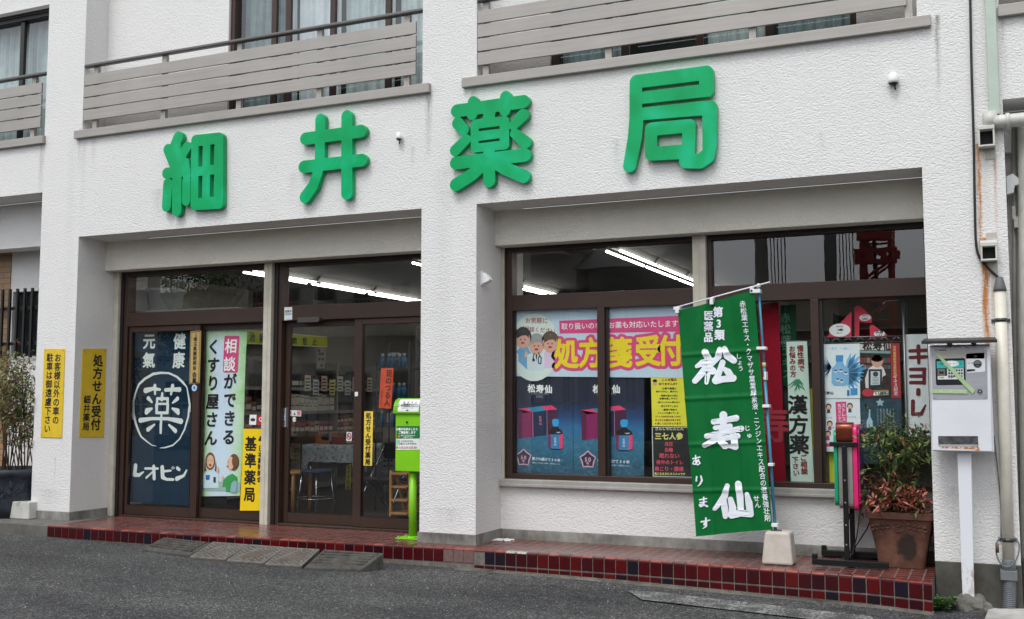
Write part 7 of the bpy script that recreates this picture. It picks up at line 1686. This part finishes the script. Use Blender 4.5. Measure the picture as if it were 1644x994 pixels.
e = empty('folding_shelf_chair', (3.5, 1.45, .012), 'narrow wooden ladder shelf with four slatted rungs behind the drop box', 'wooden shelf')
xa, xb = atY(626, 800, 1.42)[0], atY(660, 800, 1.42)[0]; zt = atY(640, 756, 1.42)[2]; zb_ = .03
for x in (xa, xb-.028):
    mb = MB(); mb.box(x, x+.028, 1.40, 1.44, zb_, zt); mb.build('side_rail', WOOD, e, bevel=.004)
for k in range(4):
    z = zb_+.02+(zt-.06-zb_)*k/3
    mb = MB()
    for q in range(3): mb.box(xa+.028, xb-.028, 1.38+.10*q, 1.45+.10*q, z, z+.022)
    mb.build('rung', WOOD, e, bevel=.004)
for x in (xa+.03, xb-.055):
    mb = MB(); mb.hexa([(x, 1.66, zb_), (x+.025, 1.66, zb_), (x+.025, 1.70, zb_), (x, 1.70, zb_), (x, 1.45, zt-.03), (x+.025, 1.45, zt-.03), (x+.025, 1.49, zt-.03), (x, 1.49, zt-.03)]); mb.build('rear_leg', WOOD, e)
e = empty('folding_chair', (3.3, 2.0, .012), 'dark folding chair with steel tube legs behind the right door', 'chair')
cx = atY(612, 770, 1.9)[0]; zs = atY(610, 770, 1.9)[2]
mb = MB(); mb.box(cx-.22, cx+.22, 1.85, 2.2, zs-.02, zs+.015); mb.build('seat', flat('#181a1c', .5, 0, 'seat_black', .1), e, bevel=.01)
for sx in (-1, 1):
    mb = MB(); mb.tube([(cx+sx*.21, 1.72, .02), (cx+sx*.20, 2.0, zs), (cx+sx*.19, 2.3, zs+.35)], .011, n=8); mb.build('leg', CHROME, e); mb = MB(); mb.tube([(cx+sx*.2, 2.35, .02), (cx+sx*.2, 1.9, zs)], .011, n=8); mb.build('leg', CHROME, e)
mb = MB(); mb.box(cx-.19, cx+.19, 2.27, 2.30, zs+.2, zs+.38); mb.build('backrest', flat('#181a1c', .5, 0, 'seat_black', .1), e, bevel=.01)
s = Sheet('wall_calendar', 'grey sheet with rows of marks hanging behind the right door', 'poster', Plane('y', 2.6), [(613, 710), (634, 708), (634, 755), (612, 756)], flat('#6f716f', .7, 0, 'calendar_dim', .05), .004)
for i in range(3):
    for j in range(4): s.ell('picture', (.25+.25*i, .3+.18*j), .02, .014, INK, 1)
s.done()
# a white bucket on the transom ledge, inside, above the navy cloth
p = atY(238, 486, .95); p1 = atY(285, 486, .95); pc = ((p[0]+p1[0])/2, 1.0); rw = (p1[0]-p[0])/2
zbk, ztk = atY(260, 500, .95)[2], atY(260, 464, .95)[2]
e = empty('ledge_shelf', (1.0, .95, 2.0), 'narrow pale shelf on brackets just inside above the navy cloth', 'shelf')
mb = MB(); mb.box(.43, 1.9, .78, 1.3, zbk-.03, zbk-.002); mb.build('shelf_board', SHW, e)
mb = MB(); mb.box(.43, .46, .8, 1.25, zbk-.2, zbk-.031); mb.build('bracket', SHW, e)
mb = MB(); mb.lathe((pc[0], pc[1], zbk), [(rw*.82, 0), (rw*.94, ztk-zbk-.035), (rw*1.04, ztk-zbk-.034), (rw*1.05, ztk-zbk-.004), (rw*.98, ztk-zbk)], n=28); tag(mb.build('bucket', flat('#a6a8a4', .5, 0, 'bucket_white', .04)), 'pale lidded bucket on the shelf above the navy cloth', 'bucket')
# white blinds/boards behind the window posters keep the display shallow
mb = MB(); mb.box(5.14, 6.9, 1.15, 1.18, .012, 1.9); tag(mb.build('display_screen', flat('#2b2a29', .8, 0, 'screen_dark', .1)), 'dark screen standing behind the window posters', 'screen')
GCL = m_cloth('grey_plastic_sheet', '#585b5c', .2); s = Sheet('plastic_sheet', 'crumpled grey sheet hanging between the red and the pale green banner', 'sheet', Plane('y', .86), [(1246, 560), (1268, 548), (1276, 745), (1250, 750)], GCL, .002, None, lambda a, b: .02*math.sin(a*40+b*9), (12, 20)); s.done()
# a dark sweep of goods on the floor under the window display
row_boxes(.012, 6.95, 8.5, .9, 'dark carton on the floor of the window display', ['#1d1c1b', '#2a2726', '#252a2c'], (.3, .5), (.2, .35))
# small red neon-like letters on the inside of the left transoms are mirrored shop writing: red film letters seen from behind
RF = flat('#8f2a22', .5, 0, 'film_red', .05)
s = Sheet.__new__(Sheet); PLR = Plane('y', 3.0)
mb = MB(); q0 = atY(350, 473, 3.0); q1 = atY(492, 497, 3.0)
o = empty('film_letters_panel', (q0[0], 3.0, 1.8), 'clear hanging panel with mirrored dark red letters seen through the left transom', 'sign')
s.pl = PLR; s.disp = None; s.layer = .001; s.parts = {}; s.root = o
for k, (ch, u, v, sz) in enumerate((('レ', 391, 482, .20), ('オ', 402, 481, .2), ('ピ', 413, 480, .2), ('ン', 424, 480, .2), ('コ', 357, 492, .13), ('ン', 367, 492, .13), ('ス', 377, 492, .13), ('ゴ', 388, 491, .13), ('ス', 455, 485, .18), ('ト', 464, 486, .18))):
    s.ch('lettering', ch, s.uv(u, v), sz, RF, 1, off=.05, asp=-1.0)
s.parts['lettering'].build('lettering', None, o, clean=False)
mb = MB(); mb.box(q0[0]-.1, q1[0]+.1, 3.004, 3.010, q1[2]-.1, q0[2]+.35); mb.box(q0[0]-.1, q1[0]+.1, 3.0, 3.02, 2.55, 2.6); mb.build('panel', flat('#55564f', .6, 0, 'panel_grey_green', .1), o)

# ================================================================ the street behind the camera (seen mirrored in the glass)
BG1 = m_patch('render_beige', [(.3, (.36, .35, .32)), (.7, (.50, .48, .44))], 1.2, bs=.1); BG3 = m_patch('render_brown', [(.3, (.05, .045, .04)), (.7, (.10, .09, .08))], 1.0, bs=.1); BG0 = m_patch('render_cream', [(.3, (.66, .64, .59)), (.7, (.80, .78, .72))], 1.2, bs=.1); BG2 = m_patch('render_grey', [(.3, (.16, .16, .165)), (.7, (.24, .24, .245))], 1.0, bs=.1); ROOF = flat('#33343a', .7, 0, 'roof_slate', .15); GLD = flat('#1a2024', .1, 0, 'street_window', .1)
def house(name, label, x0, x1, y1, z1, m, roof, floors, cols, balc=True, depth=8):
    e = empty(name, ((x0+x1)/2, y1-depth/2, -.2), label, 'building'); y0 = y1-depth
    mb = MB(); mb.box(x0, x1, y0, y1, -.6, z1); mb.build('wall', m, e)
    for f in range(floors):
        for c in range(cols):
            xw = x0+(x1-x0)*(c+.22)/cols; ww = (x1-x0)/cols*.5; z = .8+f*2.8
            if z+1.3 > z1: continue
            mb = MB(); mb.box(xw, xw+ww, y1-.02, y1+.05, z, z+1.3); w = mb.build('window', flat('#8a8a86', .5, 0, 'sash_grey', .05), e)
            mb = MB(); mb.box(xw+.06, xw+ww/2-.03, y1+.05, y1+.06, z+.06, z+1.24); mb.box(xw+ww/2+.03, xw+ww-.06, y1+.05, y1+.06, z+.06, z+1.24); mb.build('pane', GLD, w)
        if balc and f:
            mb = MB(); z = f*2.8+.5; mb.box(x0+.2, x1-.2, y1+.001, y1+1.0, z-.12, z)
            k = x0+.2
            while k < x1-.2: mb.box(k, k+.03, y1+.95, y1+.98, z, z+1.0); k += .14
            mb.box(x0+.2, x1-.2, y1+.94, y1+.99, z+1.0, z+1.05); mb.build('balcony', BG1, e)
    if roof == 'gable':
        mb = MB(); mb.prism([(x0-.4, y1+.5, z1), (x0-.4, (y0+y1)/2, z1+1.9), (x0-.4, y0-.5, z1)], (x1-x0+.8, 0, 0)); mb.build('roof', ROOF, e)
    elif roof == 'low':
        mb = MB(); mb.box(x0-.15, x1+.15, y0-.15, y1+.15, z1, z1+.22); mb.build('roof', ROOF, e)
    else:
        mb = MB(); mb.box(x0-.15, x1+.15, y0-.15, y1+.15, z1, z1+.25); k = x0
        while k < x1: mb.box(k, k+.04, y1-.05, y1, z1+.25, z1+1.1); k += .35
        mb.box(x0, x1, y1-.06, y1+.0, z1+1.1, z1+1.15); mb.build('roof', ROOF, e)
    return e
def mx(u, v, y): p = mirY(u, v, y); return p[0], p[2]
# positions follow what the panes mirror
a = mx(838, 440, -24)[0]; b_ = mx(925, 440, -24)[0]
house('street_house', 'beige block with balconies across the street, behind the viewer', min(a, b_), max(a, b_), -24, mx(880, 408, -24)[1], BG1, 'flat', 3, 3)
a = mx(945, 440, -24)[0]; b_ = mx(1035, 440, -24)[0]
house('street_house', 'dark roofed lower house across the street, behind the viewer', min(a, b_), max(a, b_), -24, mx(980, 432, -24)[1], BG2, 'gable', 2, 2, False)
a = mx(450, 440, -20)[0]; b_ = mx(676, 440, -20)[0]
house('street_house', 'long pale apartment block across the street to the far left, behind the viewer', min(a, b_)-3, max(a, b_), -20, 8.6, BG0, 'flat', 3, 6)
house('street_house', 'grey workshop with a flat roof across the street, behind the viewer', 11.0, 26, -22, 4.4, BG2, 'flat', 1, 4, False)
house('street_house', 'low dark terrace added opposite to keep sky out of the panes, behind the viewer', .5, 10.6, -22, 4.0, BG3, 'low', 1, 5, False)  # added dark backdrop row: blocks the sky mirrored in the lower panes
a = mx(200, 440, -26)[0]; house('street_house', 'grey block far down the street, behind the viewer', a-14, a+6, -30, 6.0, BG0, 'flat', 2, 5)
x_, z_ = mx(325, 470, -14); te = empty('street_tree', (x_, -14, -.2), 'broad green street tree across the road, behind the viewer', 'tree')
mb = MB(); mb.tube([(x_, -14, -.2), (x_+.1, -14, 1.6), (x_-.1, -14.1, 3.2)], [.2, .15, .1], n=10)
rnd = random.Random(4)
for k in range(9):
    a = rnd.uniform(0, 6.28); mb.tube([(x_, -14, 1.8+k*.15), (x_+1.1*math.cos(a), -14+1.1*math.sin(a), 3+k*.2)], [.07, .03], n=6)
mb.build('trunk', STEM, te)
mb = MB(); LT = [flat(c, .6, 0, 'tree_leaf_'+c[1:], .1, .4, 3) for c in ('#4c6a2c', '#3a5522', '#5f7d3a')]
for k in range(70):
    a, r_, h = rnd.uniform(0, 6.28), rnd.uniform(.2, 1.6), rnd.uniform(2.2, 5.0); c = Vector((x_+r_*math.cos(a), -14+r_*math.sin(a), h))
    for j in range(70):
        p = c+Vector((rnd.gauss(0, .26), rnd.gauss(0, .26), rnd.gauss(0, .2))); d = Vector((rnd.gauss(0, 1), rnd.gauss(0, 1), rnd.gauss(0, .6))).normalized()*.09; sd = d.cross(Vector((rnd.gauss(0, 1), rnd.gauss(0, 1), 1))).normalized()*.04
        mb.poly([p, p+d*.5+sd, p+d, p+d*.5-sd], LT[(j+k) % 3])
mb.build('crown', None, te, clean=False)
# red lattice crane mast
yc = -16; cxl, _ = mx(1368, 410, yc); cxr, _ = mx(1450, 410, yc); cw0, cw1 = min(cxl, cxr), max(cxl, cxr); cm = (cw0+cw1)/2
RED = flat('#c01828', .4, 0, 'crane_red', .05)
ce = empty('crane', (cm, yc, -.2), 'red lattice crane mast with a slotted head across the street, behind the viewer', 'crane')
cz0 = mx(1400, 442, yc)[1]; cz1 = mx(1400, 372, yc)[1]; W = .55*(cw1-cw0)*.5
mb = MB(); D_ = W*1.0
for sx in (-1, 1):
    for sy in (-1, 1): mb.tube([(cm+sx*W, yc+sy*D_, -.2), (cm+sx*W, yc+sy*D_, cz1+3)], .06, n=6)
z = -.2; k = 0; st_ = (cz1-cz0)/2.2
while z < cz1+2.6:
    for sy in (-1, 1): mb.tube([(cm-W*(1 if k % 2 else -1), yc+sy*D_, z), (cm+W*(1 if k % 2 else -1), yc+sy*D_, z+st_)], .035, n=5); mb.tube([(cm-W, yc+sy*D_, z+st_), (cm+W, yc+sy*D_, z+st_)], .03, n=5)
    for sx in (-1, 1): mb.tube([(cm+sx*W, yc-D_*(1 if k % 2 else -1), z), (cm+sx*W, yc+D_*(1 if k % 2 else -1), z+st_)], .035, n=5)
    z += st_; k += 1
mb.build('mast', RED, ce)
mb = MB(); hz = cz0+(cz1-cz0)*.22; H_ = (cz1-cz0)*.34
x0, x1 = cm-W*1.5, cm+W*1.5
for zz in (hz, hz+H_*.75): mb.box(x0, x1, yc+D_+.1, yc+D_+.25, zz, zz+H_*.25)
for k in range(4): xx = x0+(x1-x0)*k/3.0-.06*k/3; mb.box(xx, xx+(x1-x0)*.14, yc+D_+.1, yc+D_+.25, hz+H_*.25, hz+H_*.75)
mb.box(cm-W*1.3, cm+W*1.2, yc+D_+.1, yc+D_+.3, cz1-(cz1-cz0)*.25, cz1+.5); mb.build('head_frame', RED, ce)
mb = MB(); mb.box(cm-W*.3, cm-W*.05, yc-.1, yc+.1, -.2, cz1+2); mb.build('ladder_duct', BLACKF, ce)
# poles and wires
for (u, y, lab) in ((1333, -15, 'grey utility pole with many wires near the crane, behind the viewer'), (712, -12, 'grey utility pole across the street to the left, behind the viewer'), (1222, -13, 'white thin pole across the street, behind the viewer')):
    x_, z_ = mx(u, 420, y); e = empty('utility_pole', (x_, y, -.2), lab, 'utility pole')
    mb = MB(); mb.tube([(x_, y, -.2), (x_, y, 9)], [.16, .11], n=12); mb.build('pole', flat('#8b8a86', .7, 0, 'pole_concrete', .1), e)
    mb = MB()
    for k in range(5): mb.tube([(x_+.22+.07*k, y, 1.5), (x_+.2+.07*k, y+.02, 5), (x_+.22+.06*k, y, 9)], .012, n=5)
    for z in (7.2, 8): mb.box(x_-.6, x_+.6, y-.05, y+.05, z, z+.09)
    mb.build('cable_bundle', flat('#16171a', .5, 0, 'wire_black', 0), e)
mb = MB()
for k, z in enumerate((6.6, 7.3, 8.1)): mb.tube([(-30, -12.4, z+.3), (-10, -12.6, z-.1), (4, -12.8, z), (16, -13, z-.1), (40, -13, z+.3)], .02, n=5)
tag(mb.build('overhead_cable', flat('#16171a', .5, 0, 'wire_black', 0)), 'black overhead cables running along the street, behind the viewer', 'cable')
e = empty('street_fence', (2, -11.5, -.2), 'pale mesh fence across the road, behind the viewer', 'fence')
mb = MB()
for k in range(90): mb.box(-16+k*.3, -15.97+k*.3, -11.5, -11.47, -.2, 1.1)
mb.box(-16, 11, -11.52, -11.45, 1.1, 1.15); mb.box(-16, 11, -11.52, -11.45, .1, .14); mb.build('rail', flat('#7d807c', .5, .3, 'fence_grey', .05), e)
mb = MB(); mb.box(-16, 11, -11.8, -11.56, -.5, .35); mb.build('kerb_wall', CONC, e)

# ================================================================ light, sky, camera
def setup():
    for o in list(bpy.data.objects):     # roots that are meshes get their origin at their base
        if o.type == 'MESH' and o.parent is None and tuple(o.location) == (0, 0, 0) and len(o.data.vertices):
            xs = [v.co for v in o.data.vertices]; lo = Vector([min(c[i] for c in xs) for i in range(3)]); hi = Vector([max(c[i] for c in xs) for i in range(3)])
            if o.get('kind') == 'structure': continue
            relocate(o, Vector(((lo.x+hi.x)/2, (lo.y+hi.y)/2, lo.z)))
    w = bpy.data.worlds.new('World'); SC.world = w; w.use_nodes = True; nt = w.node_tree; bg = nt.nodes['Background']
    sky = nt.nodes.new('ShaderNodeTexSky'); sky.sky_type = 'NISHITA'; sky.sun_disc = False
    el, az = math.radians(58), math.radians(188)
    sky.sun_elevation = el; sky.sun_rotation = az; sky.air_density = 1.0; sky.dust_density = 3.0; sky.ozone_density = 1.0
    hs = nt.nodes.new('ShaderNodeHueSaturation'); hs.inputs['Saturation'].default_value = .12; nt.links.new(sky.outputs[0], hs.inputs['Color'])
    tint = nt.nodes.new('ShaderNodeMix'); tint.data_type = 'RGBA'; tint.blend_type = 'MULTIPLY'; tint.inputs[0].default_value = 1; cl = nt.nodes.new('ShaderNodeMix'); cl.data_type = 'RGBA'; cl.blend_type = 'DARKEN'; cl.inputs[0].default_value = 1; cl.inputs[7].default_value = (8.5, 8.5, 8.5, 1); nt.links.new(hs.outputs[0], cl.inputs[6]); nt.links.new(cl.outputs[2], tint.inputs[6]); tint.inputs[7].default_value = (.97, 1.0, 1.05, 1)
    nt.links.new(tint.outputs[2], bg.inputs[0]); bg.inputs[1].default_value = SKY
    L = bpy.data.lights.new('Sun', 'SUN'); L.energy = SUN; L.angle = math.radians(22); L.color = (1, .985, .96)
    so = bpy.data.objects.new('sun', L); COL.objects.link(so)
    d = Vector((math.sin(az)*math.cos(el), math.cos(az)*math.cos(el), math.sin(el)))   # towards the sun
    so.rotation_euler = d.to_track_quat('Z', 'Y').to_euler(); so.location = (0, -20, 20)
    cd = bpy.data.cameras.new('Camera'); cd.sensor_width = 36; cd.lens = F/1644*36; cd.clip_end = 500; cd.clip_start = .05
    co = bpy.data.objects.new('camera', cd); COL.objects.link(co)
    M = Matrix(((_r[0], _u[0], -_f[0]), (_r[1], _u[1], -_f[1]), (_r[2], _u[2], -_f[2]))).to_4x4(); M.translation = Vector(CAM); co.matrix_world = M
    SC.camera = co
    vs = SC.view_settings; vs.view_transform = 'Standard'; vs.look = 'None'; vs.exposure = EXPO; vs.gamma = 1; vs.use_curve_mapping = False
    SC.render.engine = 'CYCLES'; c = SC.cycles; c.max_bounces = 7; c.transparent_max_bounces = 16; c.diffuse_bounces = 4; c.glossy_bounces = 4; c.use_denoising = True; c.sample_clamp_indirect = 8
SKY = .15; SUN = .95; EXPO = .73
setup()
